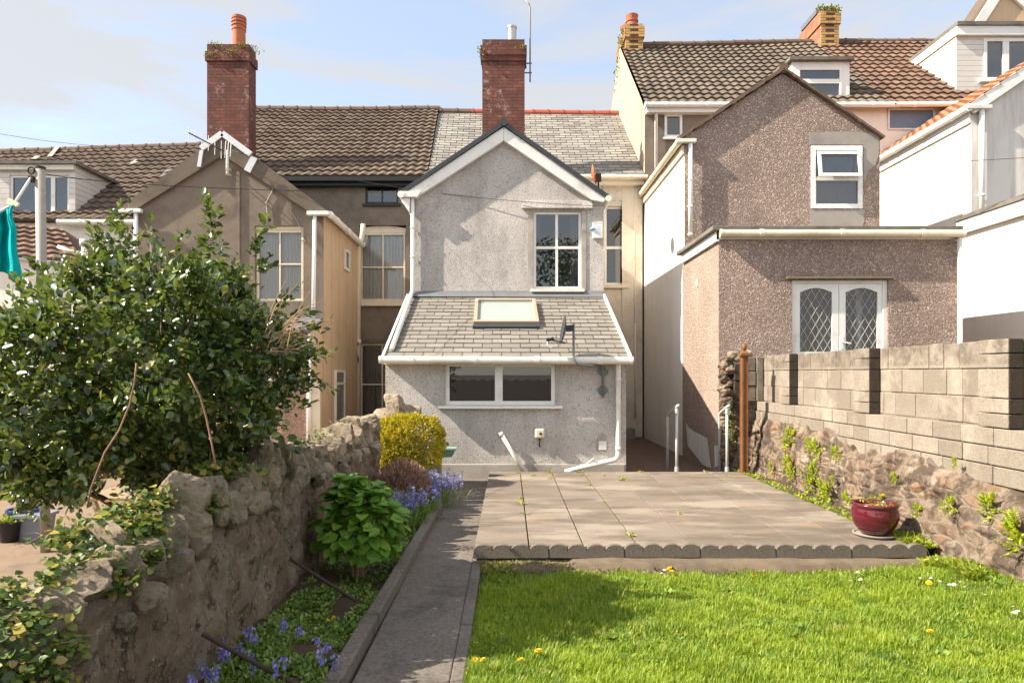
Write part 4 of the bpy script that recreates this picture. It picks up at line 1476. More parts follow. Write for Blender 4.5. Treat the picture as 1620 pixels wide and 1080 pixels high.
# hipped lean-to low at the left
m = MB()
dh0, dh1 = 12.6, 14.3
zA, zB = PZ(404, dh0), PZ(361, dh1)
E0, E1 = (-13.5, dh0, zA + .35), (PX(131, dh0), dh0, PZ(416, dh0))
T0, T1 = (-13.5, dh1, zB + .35), (PX(98, dh1), dh1, PZ(362, dh1))
tile_roof(m, E0, E1, T1, T0, 20, 7, amp=.03, step=.045, seed=8)
m.poly([E1, (E1[0], dh1 + .4, E1[2]), T1])
m.build('lean_to_roof', M['tile_red'], fl)
m = MB()
m.poly([(-13.5, dh0 + .12, -.4), (E1[0] - .06, dh0 + .12, -.4), (E1[0] - .06, dh0 + .12, E1[2] - .02), (-13.5, dh0 + .12, E0[2] - .02)])
m.poly([(E1[0] - .06, dh0 + .12, -.4), (E1[0] - .06, dM, -.4), (E1[0] - .06, dM, E1[2]), (E1[0] - .06, dh0 + .12, E1[2] - .02)])
m.build('lean_to_wall', M['white_render'], fl)
window(fl, bx(72, 430, 98, 500, dh0 + .1), dh0 + .09, .05, mat='white_worn', room=False, pane='blind_pane' if 'blind_pane' in M else 'glass', vbars=[])
m = MB()
fx, fz = PX(134, 12.4), PZ(410, 12.4)
m.tube([(fx, 12.4, fz - .25), (fx, 12.4, PZ(386, 12.4))], .055, 12)
m.tube([(fx, 12.4, PZ(389, 12.4)), (fx, 12.4, PZ(379, 12.4))], .085, 12)
m.tube([(fx, 12.4, PZ(402, 12.4)), (fx - .25, 12.35, PZ(398, 12.4)), (fx - .45, 12.35, PZ(391, 12.4))], .035, 8)
m.build('flue_pipe', M['white_worn'], fl, smooth=True)
m = MB()
m.box(PX(152, dM), PX(165, dM), dM - .12, dM - .002, PZ(420, dM), PZ(405, dM))
m.build('wall_box', M['cement'], fl)
# ------------------------------------------------------------------ pink pebbledashed house on the right
rh = thing('terraced_house', 'pink brown pebbledashed house with a flat roofed extension and leaded French doors', 'house', (5, 12.5, 0))
rx0, rx1 = 3.23, 6.82
zG = PZ(170, dM)                                    # eaves of the main block
m = MB()
hs = bx(1051, 181, 1079, 218, dM)
wall_y(m, 3.25, 7.95, 5.4, zG - .02, dM, [hs])
m.quad((3.25, dM, -.4), (7.95, dM, -.4), (7.95, dM, 5.4), (3.25, dM, 5.4))
m.build('main_wall', M['brown_render'], rh)
zR = PZ(73, dR)
sR = (zR - zG) / (dR - (dM - .18))
m = MB()
m.poly([(3.245, dM, -.4), (3.245, dM, zG), (3.30, dR, zR - .02), (3.245, dR + 4, zG), (3.245, dR + 4, -.4)])
m.quad((3.245, dR + 4, -.4), (3.245, dR + 4, zG), (9.06, dR + 4, zG), (9.06, dR + 4, -.4))
m.build('party_wall', M['cream_render'], rh)
m = MB()
tile_roof(m, (3.22, dM - .18, zG), (9.06, dM - .18, zG), (9.06, dR, zR + .10), (3.34, dR, zR), 26, 16, sag=.06, seed=11)
m.quad((3.34, dR, zR - .02), (9.06, dR, zR + .08), (9.06, dR + 4, zG), (3.25, dR + 4, zG))
m.build('main_roof', M['tile_grey'], rh)
m = MB()
ridge_row(m, (3.9, dR, zR + .02), (9.0, dR, zR + .12), 0.09, 0.4, 12)
m.build('ridge', M['brown_ridge'], rh)
gutter(rh, (3.22, dM - .24, zG - .03), (9.06, dM - .24, zG - .03), .06, 'white')
m = MB()
m.box(3.26, 7.0, dM - .18, dM - .002, PZ(182, dM), zG - .03)
m.build('fascia', M['white'], rh)
pipe(rh, [(PX(1034, dM), dM - .2, zG - .06), (PX(1037, dM), dM - .08, PZ(180, dM)), (PX(1037, dM), dM - .08, 4.5)], .04)
window(rh, hs, dM - .03, .06, sill=(.06, dM - .09, .06, 'white'), dep=.1)
# stacks on the ridge
for (pa, pb, py, side, lab) in ((990, 1017, 38, 'brick_old', 0), (1299, 1327, 16, 'brick_old', 1)):
    dn = 19.8
    x0, x1 = PX(pa, dn), PX(pb, dn)
    zt_ = PZ(py, dn)
    y1 = dn + 1.5
    ch = chimney(rh, x0, x1, dn, y1, zR - 1.1, zt_, side, [(zt_ - .42, zt_ - .10, .04)])
    f = MB()
    k = 0
    z = zR - 1.0
    while z < zt_ - .06:
        e = .045 if zt_ - .42 < z < zt_ - .10 else .004
        f.box(x0 - e, x1 + e, dn - e - .003, dn - e + .02, z, min(z + .068, zt_))
        z += .078
    f.build('front_bricks', M['brick_yellow'], ch)
    f = MB()
    k = 0
    z = zR - 1.0
    while z < zt_ - .06:
        e = .045 if zt_ - .42 < z < zt_ - .10 else .004
        if k % 2:
            f.box(x0 + .12, x1 - .14, dn - e - .006, dn - e, z + .003, z + .066)
        k += 1
        z += .078
    f.build('dark_bricks', M['brick_dark'], ch)
    f = MB()
    f.box(x0 - .06, x1 + .06, dn - .07, dn + .12, zR - 1.0, zR - .62)
    f.build('flashing', M['lead'], ch)
    if lab == 0:
        for (cx_, cy_, s_) in ((x0 + .24, dn + .35, 1.0), (x0 + .2, dn + .95, .95)):
            p = MB()
            p.lathe([(0, 0), (.17 * s_, 0), (.16 * s_, .2), (.19 * s_, .21), (.19 * s_, .25), (.16 * s_, .26), (.18 * s_, .36), (.19 * s_, .40), (.14 * s_, .40), (.13 * s_, .2), (0, .2)], (cx_, cy_, zt_ + .01), 18)
            p.build('chimney_pot', M['terracotta'], ch)
        tuft('leaves', ch, [(x0 - .05, dn + .3 + .12 * i, zt_ - .2 - .17 * i) for i in range(8)], 34, .10, 5, spread=(.04, .16, .13))  # moss down the side of the stack
    else:
        p = MB()
        p.box(x0 - .03, x0 + .05, dn + .25, dn + 1.3, zt_ + .02, zt_ + .16)
        p.build('slate_cap', M['lead'], ch)
        tuft('leaves', ch, [(x0 + .12 * i, dn + .03, zt_ + .03) for i in range(5)], 30, .09, 6, spread=(.07, .05, .04))  # moss along the front edge of the top
# dormer
dd = 16.5
x0, x1 = PX(1253, dd), PX(1344, dd)
zb_, zt_ = PZ(168, dd), PZ(98, dd)
m = MB()
wdm = bx(1262, 108, 1331, 161, dd)
wall_y(m, x0, x1, zb_, zt_, dd, [wdm], .08)
yb = dM - .18 + (zt_ - zG) / sR
for x in (x0, x1): m.poly([(x, dd, zb_ - .2), (x, dd, zt_), (x, yb + .2, zt_)])
dor = m.build('dormer', M['white'], rh)
m = MB()
m.hexa([(x0 - .1, dd - .12, zt_ + .002), (x1 + .06, dd - .12, zt_ + .002), (x1 + .06, yb + .3, zt_ + .05), (x0 - .1, yb + .3, zt_ + .05)],
       [(x0 - .1, dd - .12, zt_ + .08), (x1 + .06, dd - .12, zt_ + .08), (x1 + .06, yb + .3, zt_ + .13), (x0 - .1, yb + .3, zt_ + .13)])
m.build('dormer_roof', M['felt'], dor)
window(rh, wdm, dd - .02, .05, hbars=[PZ(129, dd)], bw=.11, room_d=.3, dep=.09, curtain='blind')
# gable wing
ze = PZ(222, dW)
xA, zA = PX(1238, dW), PZ(116, dW)
m = MB()
hw2 = bx(1283, 231, 1364, 330, dW)
wall_y(m, rx0, rx1, -.4, ze, dW, [hw2], .1)
m.poly([(rx0, dW, ze), (rx1, dW, ze), (rx1, dW, ze + .06), (xA, dW, zA), (rx0, dW, ze + .06)])
m.quad((rx1, dW, -.4), (rx1, dM, -.4), (rx1, dM, ze), (rx1, dW, ze))
m.build('wing_wall', M['peb_pink'], rh)
m = MB()
m.poly([(rx0 - .004, dW + .0, -.4), (rx0 - .004, dM, -.4), (rx0 - .004, dM, ze), (rx0 - .004, dW, ze)])
m.build('side_wall', M['white_render'], rh)
m = MB()
L_, R_, A_ = (PX(1074, dW), PZ(221, dW)), (PX(1396, dW), PZ(220, dW)), (xA, PZ(112, dW))
slab(m, (L_[0], dW - .05, L_[1]), (A_[0], dW - .05, A_[1]), (A_[0], dM + .6, A_[1]), (L_[0], dM + .3, L_[1]), -.05)
slab(m, (A_[0], dW - .05, A_[1]), (R_[0], dW - .05, R_[1]), (R_[0], dM + .3, R_[1]), (A_[0], dM + .6, A_[1]), -.05)
n_ = 26
for (p, q) in ((L_, A_), (A_, R_)):
    for i in range(n_):
        a, b = along(p, q, (i + .02) / n_), along(p, q, (i + .98) / n_)
        dz = rr.uniform(-.012, .012)
        m.bar((a[0], dW - .04, a[1] + .01 + dz), (b[0], dW - .04, b[1] + .01 + dz - .006), .10, .04)
m.tube([(A_[0], dW - .07, A_[1] + .03), (A_[0], dW + .5, A_[1] + .03)], .09, 10)
m.build('wing_roof', M['brown_ridge'], rh)
gutter(rh, (PX(1073, dW), dW - .05, PZ(226, dW)), (rx0 - .10, dM - .1, ze - .04), .06, 'cream_trim')
m = MB()
m.box(rx0 - .05, rx0 - .006, dW, dM - .05, ze - .25, ze - .09)
m.build('fascia', M['cream_trim'], rh)
m = MB()
m.box(PX(1068, dW), PX(1099, dW), dW - .14, dW - .055, PZ(229, dW), PZ(223, dW))
m.build('gutter_end', M['white_worn'], rh, bevel=.01)
pipe(rh, [(PX(1090.5, dW), dW - .08, PZ(228, dW)), (PX(1090.5, dW), dW - .08, PZ(376, dW))], .04,
     collars=[((PX(1090.5, dW), dW - .08, PZ(z), ) if False else (PX(1090.5, dW), dW - .08, PZ(z, dW)), (PX(1090.5, dW), dW - .08, PZ(z + 3, dW))) for z in (285, 327, 371)])
o = window(rh, hw2, dW - .02, .085, hbars=[PZ(283, dW)], bw=.07, curtain='blind', room_d=.4, dep=.11)
m = MB()
a, b, c_, d_ = bx(1291, 241, 1358, 281, dW)
hinge = Vector((0, dW - .03, d_))


def vent(x, z, off=0.0):
    k = (d_ - z)
    return (x, dW - .035 - k * .16 - off, z - k * .02)


fw = .055
for (xa2, xb2, za2, zb2) in ((a, a + fw, c_, d_), (b - fw, b, c_, d_), (a + fw, b - fw, d_ - fw, d_), (a + fw, b - fw, c_, c_ + fw)):
    m.hexa([vent(xa2, za2, .04), vent(xb2, za2, .04), vent(xb2, za2), vent(xa2, za2)], [vent(xa2, zb2, .04), vent(xb2, zb2, .04), vent(xb2, zb2), vent(xa2, zb2)])
m.build('open_fanlight', M['white'], o)
m = MB()
m.quad(vent(a + fw, c_ + fw, .02), vent(b - fw, c_ + fw, .02), vent(b - fw, d_ - fw, .02), vent(a + fw, d_ - fw, .02))
m.build('pane', M['glass'], o)
for q_ in ([(1280, 210), (1340, 208), (1391, 211), (1390, 245), (1384, 262), (1374, 270), (1366, 290), (1366, 229), (1281, 229)], [(1281, 332), (1366, 332), (1367, 350), (1364, 360), (1282, 360)]):
    m = MB()
    m.prism([(PX(a, dW), PZ(b, dW)) for a, b in q_], dW - .006, dW - .001)
    m.build('cement_patch', M['cement'], rh)

# flat roofed extension
dX = 10.39
ex0, ex1 = PX(1137, dX), PX(1514, dX)
zX = PZ(377, dX)
m = MB()
hd = bx(1253, 443, 1405, 640, dX)
wall_y(m, ex0, ex1, -.4, zX, dX, [hd], .12)
m.quad((ex1, dX, -.4), (ex1, dW, -.4), (ex1, dW, zX), (ex1, dX, zX))
m.build('extension_wall', M['peb_pink'], rh)
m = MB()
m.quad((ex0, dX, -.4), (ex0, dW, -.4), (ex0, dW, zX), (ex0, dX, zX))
m.build('extension_side', M['peb_sunlit'], rh)
m = MB()
m.box(ex0 - .12, ex1 + .04, dX - .09, dW - .002, PZ(366, dX), PZ(359, dX))
m.build('extension_roof', M['felt'], rh, bevel=.01)
m = MB()
m.box(ex0 - .05, ex0 - .003, dX - .03, dW - .1, zX - .05, PZ(367, dX))
m.box(ex0 - .04, ex1 + .02, dX - .03, dX - .003, zX - .02, PZ(367, dX))
m.build('fascia', M['white'], rh)
gutter(rh, (PX(1138, dX), dX - .09, PZ(371, dX)), (ex1 + .03, dX - .09, PZ(371.5, dX)), .055, 'cream_trim', 1.4)
pipe(rh, [(ex1 - .0, dX - .07, PZ(376, dX)), (ex1 - .0, dX - .07, -.3)], .036, 'white_worn')
m = MB()
m.hexa([(PX(1243, dX), dX - .07, PZ(441.5, dX)), (PX(1412, dX), dX - .07, PZ(441, dX)), (PX(1412, dX), dX - .002, PZ(441, dX)), (PX(1243, dX), dX - .002, PZ(441.5, dX))],
       [(PX(1243, dX), dX - .06, PZ(438, dX)), (PX(1412, dX), dX - .06, PZ(437.5, dX)), (PX(1412, dX), dX - .002, PZ(437, dX)), (PX(1243, dX), dX - .002, PZ(437, dX))])
m.build('drip_board', M['bark'], rh)
# French doors: frame, two leaves with arched leaded lights
m = MB()
x0, x1, z0, z1 = hd
m.box(x0, x0 + .07, dX + .02, dX + .1, z0, z1)
m.box(x1 - .07, x1, dX + .02, dX + .1, z0, z1)
m.box(x0 + .07, x1 - .07, dX + .022, dX + .1, z1 - .05, z1)
fr = m.build('door_frame', M['white_worn'], rh, bevel=.005)
M['came'] = plain('lead_came', (0.50, 0.48, 0.45), 0.5, 0.1, 8, 0.05)
for k, (pa, pb, ga, gb) in enumerate(((1260, 1328.5, 1267, 1318), (1329.5, 1398, 1339.5, 1390))):
    xa2, xb2 = PX(pa, dX), PX(pb, dX)
    g0, g1 = PX(ga, dX), PX(gb, dX)
    zt2, zs = z1 - .052, PZ(462, dX)
    zcr = PZ(455, dX)
    zlo = PZ(556, dX)
    m = MB()
    n_ = 10
    y0_, y1_ = dX + .035, dX + .08
    m.box(xa2, g0, y0_, y1_, z0 + .01, zt2)
    m.box(g1, xb2, y0_, y1_, z0 + .01, zt2)
    m.box(g0, g1, y0_ + .001, y1_ - .001, z0 + .01, zlo)
    arc = [(g0 + (g1 - g0) * i / n_, zs + (zcr - zs) * math.sin(math.pi * i / n_)) for i in range(n_ + 1)]
    for p, q_ in zip(arc, arc[1:]):
        m.hexa([(p[0], y0_ + .001, p[1]), (q_[0], y0_ + .001, q_[1]), (q_[0], y1_ - .001, q_[1]), (p[0], y1_ - .001, p[1])],
               [(p[0], y0_ + .001, zt2), (q_[0], y0_ + .001, zt2), (q_[0], y1_ - .001, zt2), (p[0], y1_ - .001, zt2)])
    dr = m.build('door', M['white'], rh)
    m = MB()
    m.poly([(g0, dX + .06, zlo), (g1, dX + .06, zlo)] + [(p[0], dX + .06, p[1]) for p in arc[::-1]])
    pn = m.build('pane', M['glass_clear'], dr)
    m = MB()

    def inside(x): return zs + (zcr - zs) * math.sin(math.pi * (x - g0) / (g1 - g0))
    wdt = (g1 - g0)
    step_ = wdt / 4
    slope = 1.7
    for sgn in (1, -1):
        for i in range(-14, 24):
            c0 = i * step_
            segs = []
            for a in np.linspace(0, wdt, 41):
                zz = zlo + (c0 + sgn * a) * slope
                segs.append((g0 + a, zz) if zlo <= zz <= inside(g0 + a) else None)
            run = [s for s in segs if s]
            if len(run) > 1: m.bar((run[0][0], dX + .054, run[0][1]), (run[-1][0], dX + .054, run[-1][1]), .005, .0075, (0, 1, 0))
    m.build('leaded_bars', M['came'], dr)
    if k == 1:
        m = MB()
        hx = PX(1333.5, dX)
        m.box(hx - .022, hx + .022, dX + .022, dX + .034, PZ(552, dX), PZ(531, dX))
        m.bar((hx, dX + .0, PZ(541, dX)), (hx + .12, dX - .005, PZ(543, dX)), .02, .022)
        m.tube([(hx, dX + .03, PZ(541, dX)), (hx, dX - .005, PZ(541, dX))], .012, 8)
        m.build('handle', M['white'], dr)
m = MB()
yb = dX + 1.5
for q_ in ([(x0, yb, z0), (x1, yb, z0), (x1, yb, z1), (x0, yb, z1)], [(x0, dX + .1, z0), (x0, yb, z0), (x0, yb, z1), (x0, dX + .1, z1)], [(x1, dX + .1, z0), (x1, yb, z0), (x1, yb, z1), (x1, dX + .1, z1)],
           [(x0, dX + .1, z1), (x1, dX + .1, z1), (x1, yb, z1), (x0, yb, z1)], [(x0, dX + .1, z0), (x1, dX + .1, z0), (x1, yb, z0), (x0, yb, z0)]): m.poly(q_)
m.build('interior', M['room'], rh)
m = MB()
wavy(m, PX(1265, dX), PX(1279, dX), z0, z1 - .1, dX + .3, .02, 14, 3)
m.build('door_curtain', M['net'], rh, smooth=True)
m = MB()
wavy(m, PX(1376, dX), PX(1386, dX), z0, z1 - .1, dX + .4, .02, 10, 5)
m.build('door_curtain', M['net'], rh, smooth=True)
m = MB()
m.box(PX(1300, dX), PX(1312, dX), dX + 1.2, dX + 1.3, z0, z0 + 2.1)
m.build('furniture', M['cement'], rh)
m = MB()
m.box(PX(1345, dX), PX(1376, dX), dX + 1.1, dX + 1.3, z0, z0 + 1.55)
m.build('furniture', M['cement'], rh)
# bare plaster at the foot of the side wall and a cable clip
m = MB()


def side(px, py, x):
    d = x * F / (px - VX)
    return (x, d, PZ(py, d))


xs_ = ex0 - .012
m.poly([side(a, b, xs_) for a, b in [(1085, 668), (1090, 676), (1098, 682), (1110, 688), (1119, 693), (1122, 716), (1125, 740), (1112, 735), (1088, 705)]])
m.build('bare_plaster', M['grey_render'], rh)
m = MB()
m.poly([side(a, b, xs_) for a, b in [(1130, 705), (1136, 704), (1136, 738), (1131, 738)]])
m.build('bare_plaster', M['grey_render'], rh)
m = MB()
p_ = side(1102, 447, ex0 - .02)
m.box(ex0 - .02, ex0 - .002, p_[1] - .03, p_[1] + .03, p_[2] - .07, p_[2] + .07)
m.build('cable_clip', M['white'], rh)

# ------------------------------------------------------------------ white house further right
wh = thing('terraced_house', 'white painted house with orange verge tiles and a big box dormer, at the right edge', 'house', (10, 14, 0))
m = MB()
m.quad((7.955, dM, -.4), (20, dM, -.4), (20, dM, zG), (7.955, dM, zG))
m.build('main_wall', M['white_render'], wh)
m = MB()
tile_roof(m, (9.07, dM - .18, zG + .0), (20, dM - .18, zG + .0), (20, dR, zR + .12), (9.07, dR, zR + .12), 46, 16, seed=21)
m.quad((9.07, dR, zR + .1), (20, dR, zR + .1), (20, dR + 4, zG), (9.07, dR + 4, zG))
m.quad((20, dM, -.4), (20, dR, zR), (20, dR + 4, zG), (20, dR + 4, -.4))
m.build('main_roof', M['tile_red'], wh)
m = MB()
ridge_row(m, (9.2, dR, zR + .14), (13.5, dR, zR + .14), 0.08, 0.4, 31)
m.build('ridge', M['brown_ridge'], wh)
gutter(wh, (9.06, dM - .24, zG - .03), (14, dM - .24, zG + .02), .06, 'white_worn')
m = MB()
hb_ = bx(1404, 172, 1478, 206, dM)
window(wh, hb_, dM - .03, .04, room=False, dep=.02, mat='white')
m.quad((hb_[0], dM - .006, hb_[2]), (hb_[1], dM - .006, hb_[2]), (hb_[1], dM - .006, hb_[3]), (hb_[0], dM - .006, hb_[3]))
m.build('blind', M['blind'], wh)
# box dormer
dd = 16.8
x0 = PX(1513, dd)
zb_, zt_ = PZ(146, dd), PZ(44, dd)
m = MB()
w5 = bx(1556, 61, 1640, 128, dd)
wall_y(m, x0, 16, zb_ - .1, zt_, dd, [w5], .08)
dor = m.build('dormer', M['white_shingle'], wh)
m = MB()
yb = dM - .18 + (zt_ - zG) / sR
m.poly([(x0 - .003, dd, zb_ - .3), (x0 - .003, dd, zt_), (x0 - .003, yb + .3, zt_)])
m.build('dormer_cheek', M['white_render'], dor)
m = MB()
m.box(x0 - .06, 16.1, dd - .14, yb + .3, zt_ + .002, zt_ + .09)
m.build('dormer_roof', M['felt'], dor)
m = MB()
m.box(x0 - .05, 16.1, dd - .10, dd - .003, zt_ - .22, zt_ - .002)
m.box(x0 - .05, x0 - .006, dd - .003, yb, zt_ - .20, zt_ - .002)
m.build('dormer_fascia', M['white'], dor)
window(wh, w5, dd - .02, .08, vbars=[PX(1591, dd)], bw=.16, dep=.09, curtain='blind', room_d=.4, sill=(.15, dd - .1, .06, 'white'))
# rear wing seen along its side
sx, fy = 8.50, 12.55
zw = PZ(172, fy)
m = MB()
m.poly([(sx, fy, -.4), (sx, dM, -.4), (sx, dM, zw), (sx, fy, zw)])
m.build('side_wall', M['white_render'], wh)
m = MB()
fxr = 12.4
xm, zm = (sx + fxr) / 2, zw + .68 * (fxr - sx) / 2
m.poly([(sx, fy, -.4), (fxr, fy, -.4), (fxr, fy, zw), (xm, fy, zm), (sx, fy, zw)])
m.poly([(fxr, fy, -.4), (fxr, dM, -.4), (fxr, dM, zw), (fxr, fy, zw)])
m.build('wing_wall', M['grey_render'], wh)
m = MB()
for s_ in (-1, 1):
    e = sx - .10 if s_ < 0 else fxr + .1
    A_, B_, C_, D_ = (e, fy - .10, zw - .02), (xm, fy - .10, zm + .06), (xm, dM + 1, zm + .06), (e, dM + .3, zw - .02)
    if s_ < 0: tile_roof(m, (e, dM + .3, zw), (e, fy - .10, zw), (xm, fy - .10, zm + .06), (xm, dM + .3, zm + .06), 17, 7, seed=41)
    else: slab(m, B_, A_, D_, C_, -.05)
m.build('wing_roof', M['tile_orange'], wh)
m = MB()
m.bar((sx - .04, fy - .06, zw - .03), (xm, fy - .06, zm - .0), .06, .2)
m.bar((xm, fy - .06, zm), (fxr, fy - .06, zw), .06, .2)
m.build('bargeboard', M['white'], wh)
gutter(wh, (sx - .12, fy - .1, zw - .02), (sx - .12, dM - .1, zw - .02), .065, 'white')
m = MB()
m.box(sx - .04, sx - .003, fy, dM - .1, zw - .26, zw - .05)
m.build('fascia', M['white'], wh)
m = MB()
m.box(sx - .16, sx + .3, fy - .14, fy - .045, zw - .05, zw + .02)
m.build('gutter_end', M['white_worn'], wh, bevel=.01)
pipe(wh, [(PX(1549, fy), fy - .07, zw - .05), (PX(1549, fy), fy - .07, PZ(345, fy))], .045, collars=[((PX(1549, fy), fy - .07, PZ(309, fy)), (PX(1549, fy), fy - .07, PZ(312, fy)))])
# low extension running towards us
lx = 8.30
m = MB()
zl_ = PZ(362, fy)
m.box(lx, 12.3, 8.5, fy - .002, -.4, zl_)
m.build('extension_wall', M['white_render'], wh)
m = MB()
m.box(lx - .09, lx - .002, 8.5, fy - .02, zl_ - .12, zl_ + .12)
m.build('extension_fascia', M['white'], wh)
m = MB()
m.box(lx - .12, 12.3, 8.5, fy - .004, zl_ + .122, zl_ + .2)
m.build('extension_roof', M['felt'], wh)

# ------------------------------------------------------------------ cream gable beyond
cg = thing('house', 'cream rendered gable with white verges rising above the box dormer', 'house', (17, 23, 0))
dG = 22.5
m = MB()
ap = (PX(1586, dG), PZ(-22, dG))
lo, hi = (PX(1538, dG), PZ(52, dG)), (PX(1680, dG), PZ(62, dG))
m.prism([(lo[0], 8), (hi[0], 8), (hi[0], hi[1]), ap, (lo[0], lo[1])], dG, dG + 1.2)
m.build('gable_wall', M['tan_render'], cg)
m = MB()
for q_ in (lo, hi):
    m.bar((ap[0], dG - .06, ap[1]), (q_[0], dG - .06, q_[1]), .1, .28)
m.build('bargeboard', M['white'], cg)
m = MB()
for q_ in (lo, hi):
    m.bar((ap[0], dG + .6, ap[1] + .12), (q_[0], dG + .6, q_[1] + .12), 1.3, .06)
m.build('roof', M['tile_brown'], cg)
# ------------------------------------------------------------------ old stone wall on the left
t = T('old_stone')
c = t.ramp(t.island(), [(0.0, (0.28, 0.225, 0.165)), (0.35, (0.40, 0.32, 0.24)), (0.7, (0.34, 0.295, 0.245)), (1.0, (0.47, 0.37, 0.26))])
c = t.mix(t.ramp(t.noise(5, 7, 0.68), [(0.45, 0.0), (0.65, 0.7)]), c, (0.105, 0.088, 0.065))
c = t.mix(t.ramp(t.noise(9, 5, 0.7, vec=t.map(t.obj(), loc=(3, 1, 2))), [(0.58, 0.0), (0.66, 0.6)]), c, (0.43, 0.39, 0.31))
c = t.mix(t.ramp(t.noise(4, 5, 0.7, vec=t.map(t.obj(), loc=(9, 4, 2))), [(0.60, 0.0), (0.68, 0.6)]), c, (0.13, 0.135, 0.04))
c = t.mix(t.ramp(t.noise(28, 6, 0.78), [(0.56, 0.0), (0.62, 0.7)]), c, (0.10, 0.082, 0.062))
M['stone'] = t.done(c, 0.92, t.bump(t.noise(14, 11, 0.8), 1.0, 0.05), 0.15)
t = T('rough_wall_face')
c = t.mix(t.noise(2.6, 8, 0.72), (0.16, 0.112, 0.078), (0.36, 0.27, 0.195))
c = t.mix(t.ramp(t.noise(3.2, 8, 0.75, vec=t.map(t.obj(), scale=(1, 1, .4))), [(0.52, 0.0), (0.60, 0.8)]), c, (0.36, 0.295, 0.235))
c = t.mix(t.ramp(t.noise(9, 7, 0.78), [(0.53, 0.0), (0.60, 0.85)]), c, (0.055, 0.042, 0.032))
c = t.mix(t.ramp(t.noise(26, 6, 0.78), [(0.58, 0.0), (0.62, 0.9)]), c, (0.46, 0.40, 0.33))
c = t.mix(t.ramp(t.noise(5, 6, 0.7, vec=t.map(t.obj(), loc=(2, 6, 1))), [(0.60, 0.0), (0.66, 0.7)]), c, (0.10, 0.11, 0.035))
M['wall_face'] = t.done(c, 0.95, t.bump(t.math('ADD', t.noise(16, 10, 0.82), t.math('MULTIPLY', t.vor(22), 0.35)), 1.0, 0.045), 0.12)

wall = thing('stone_wall', 'old rubble wall topped with rough upright stones, along the planted bed', 'wall', (-1.7, 4.6, -.2))


def wall_top(y): return float(np.interp(y, [1.0, 2.0, 2.6, 3.2, 4.2, 8], [.42, .46, .52, .60, .67, .70])) + .04 * mnoise.noise(Vector((y * 1.7, 3, 0)))


m = MB()
ny, nz = 330, 44
V = []
for j in range(ny):
    y = .9 + 7.3 * j / (ny - 1)
    zt_ = wall_top(y)
    for i in range(nz):
        z = -.45 + (zt_ + .45) * i / (nz - 1)
        p = Vector((0, y * 4.2, z * 5.5))
        d_ = mnoise.voronoi(p)[0]
        off = .03 * (d_[1] - d_[0] if d_[1] - d_[0] < .4 else .4) + .028 * mnoise.fractal(Vector((4, y * 4.5, z * 4.5)), .65, 2.1, 7) - .02 * (i / nz)
        V.append((-1.545 + off, y, z))
    for k in range(1, 8):
        w = k / 7
        V.append((-1.545 - .38 * w, y, zt_ + .05 * mnoise.noise(Vector((w * 4, y * 5, 7))) + .04 * math.sin(w * 3.1)))
    V.append((-1.925, y, -.45))
nr = nz + 8
m.add(V, [(j * nr + i, (j + 1) * nr + i, (j + 1) * nr + i + 1, j * nr + i + 1) for j in range(ny - 1) for i in range(nr - 1)])
m.poly([V[(ny - 1) * nr + i] for i in (0, nz // 2, nz - 1, nz + 3, nr - 2, nr - 1)])
m.build('wall_face', M['wall_face'], wall, smooth=True)
r = random.Random(21)
spec = [(-1.66, 2.02, .20, .16, .13), (-1.62, 2.30, .15, .16, .14), (-1.60, 2.56, .14, .13, .12), (-1.70, 2.78, .17, .13, .11), (-1.62, 2.98, .13, .10, .15),
        (-1.63, 3.19, .15, .11, .17), (-1.70, 3.36, .18, .07, .22), (-1.61, 3.50, .10, .10, .17), (-1.70, 3.68, .17, .09, .17), (-1.62, 3.88, .15, .11, .15),
        (-1.70, 4.10, .17, .12, .13), (-1.62, 4.33, .14, .11, .19), (-1.67, 4.55, .18, .13, .16), (-1.63, 4.83, .15, .15, .15), (-1.72, 5.10, .18, .15, .13),
        (-1.64, 5.40, .18, .17, .14), (-1.70, 5.73, .2, .18, .12), (-1.63, 6.05, .16, .17, .14), (-1.70, 6.4, .2, .2, .15), (-1.64, 6.75, .18, .2, .16), (-1.70, 7.1, .2, .2, .15), (-1.66, 7.45, .2, .2, .17), (-1.68, 7.85, .23, .22, .15)]
y, k = 1.95, 0
while y < 8.0:
    # thin stones set on edge, leaning on each other, with some blocks between
    near = float(np.interp(y, [2, 3.2, 4.5, 8], [.78, 1.0, 1.0, 1.15]))
    slim = r.random() < .62
    ty = (r.uniform(.035, .055) if slim else r.uniform(.075, .12)) * near
    hz = (r.uniform(.10, .165) if slim else r.uniform(.075, .12)) * near
    wx = r.uniform(.11, .19) * near
    y += ty
    m = MB()
    rock(m, (-1.69 + r.uniform(-.03, .05), y, wall_top(y) + hz * .55), (wx, ty, hz), 100 + k, r.uniform(-.35, .35), 7, 4, .12, r.uniform(-.3, .3))
    m.build('coping_stone', M['stone'], wall, smooth=False)
    y += ty * .98 + .012
    k += 1
m = MB()
rock(m, (-1.66, 3.42, wall_top(3.4) + .15), (.12, .045, .17), 91, .35, 7, 4, .10, .5)
m.build('coping_stone', M['stone'], wall)
m = MB()
rock(m, (-1.62, 4.42, wall_top(4.4) + .13), (.10, .12, .20), 92, .2, 7, 4, .10, .1)
m.build('coping_stone', M['stone'], wall)
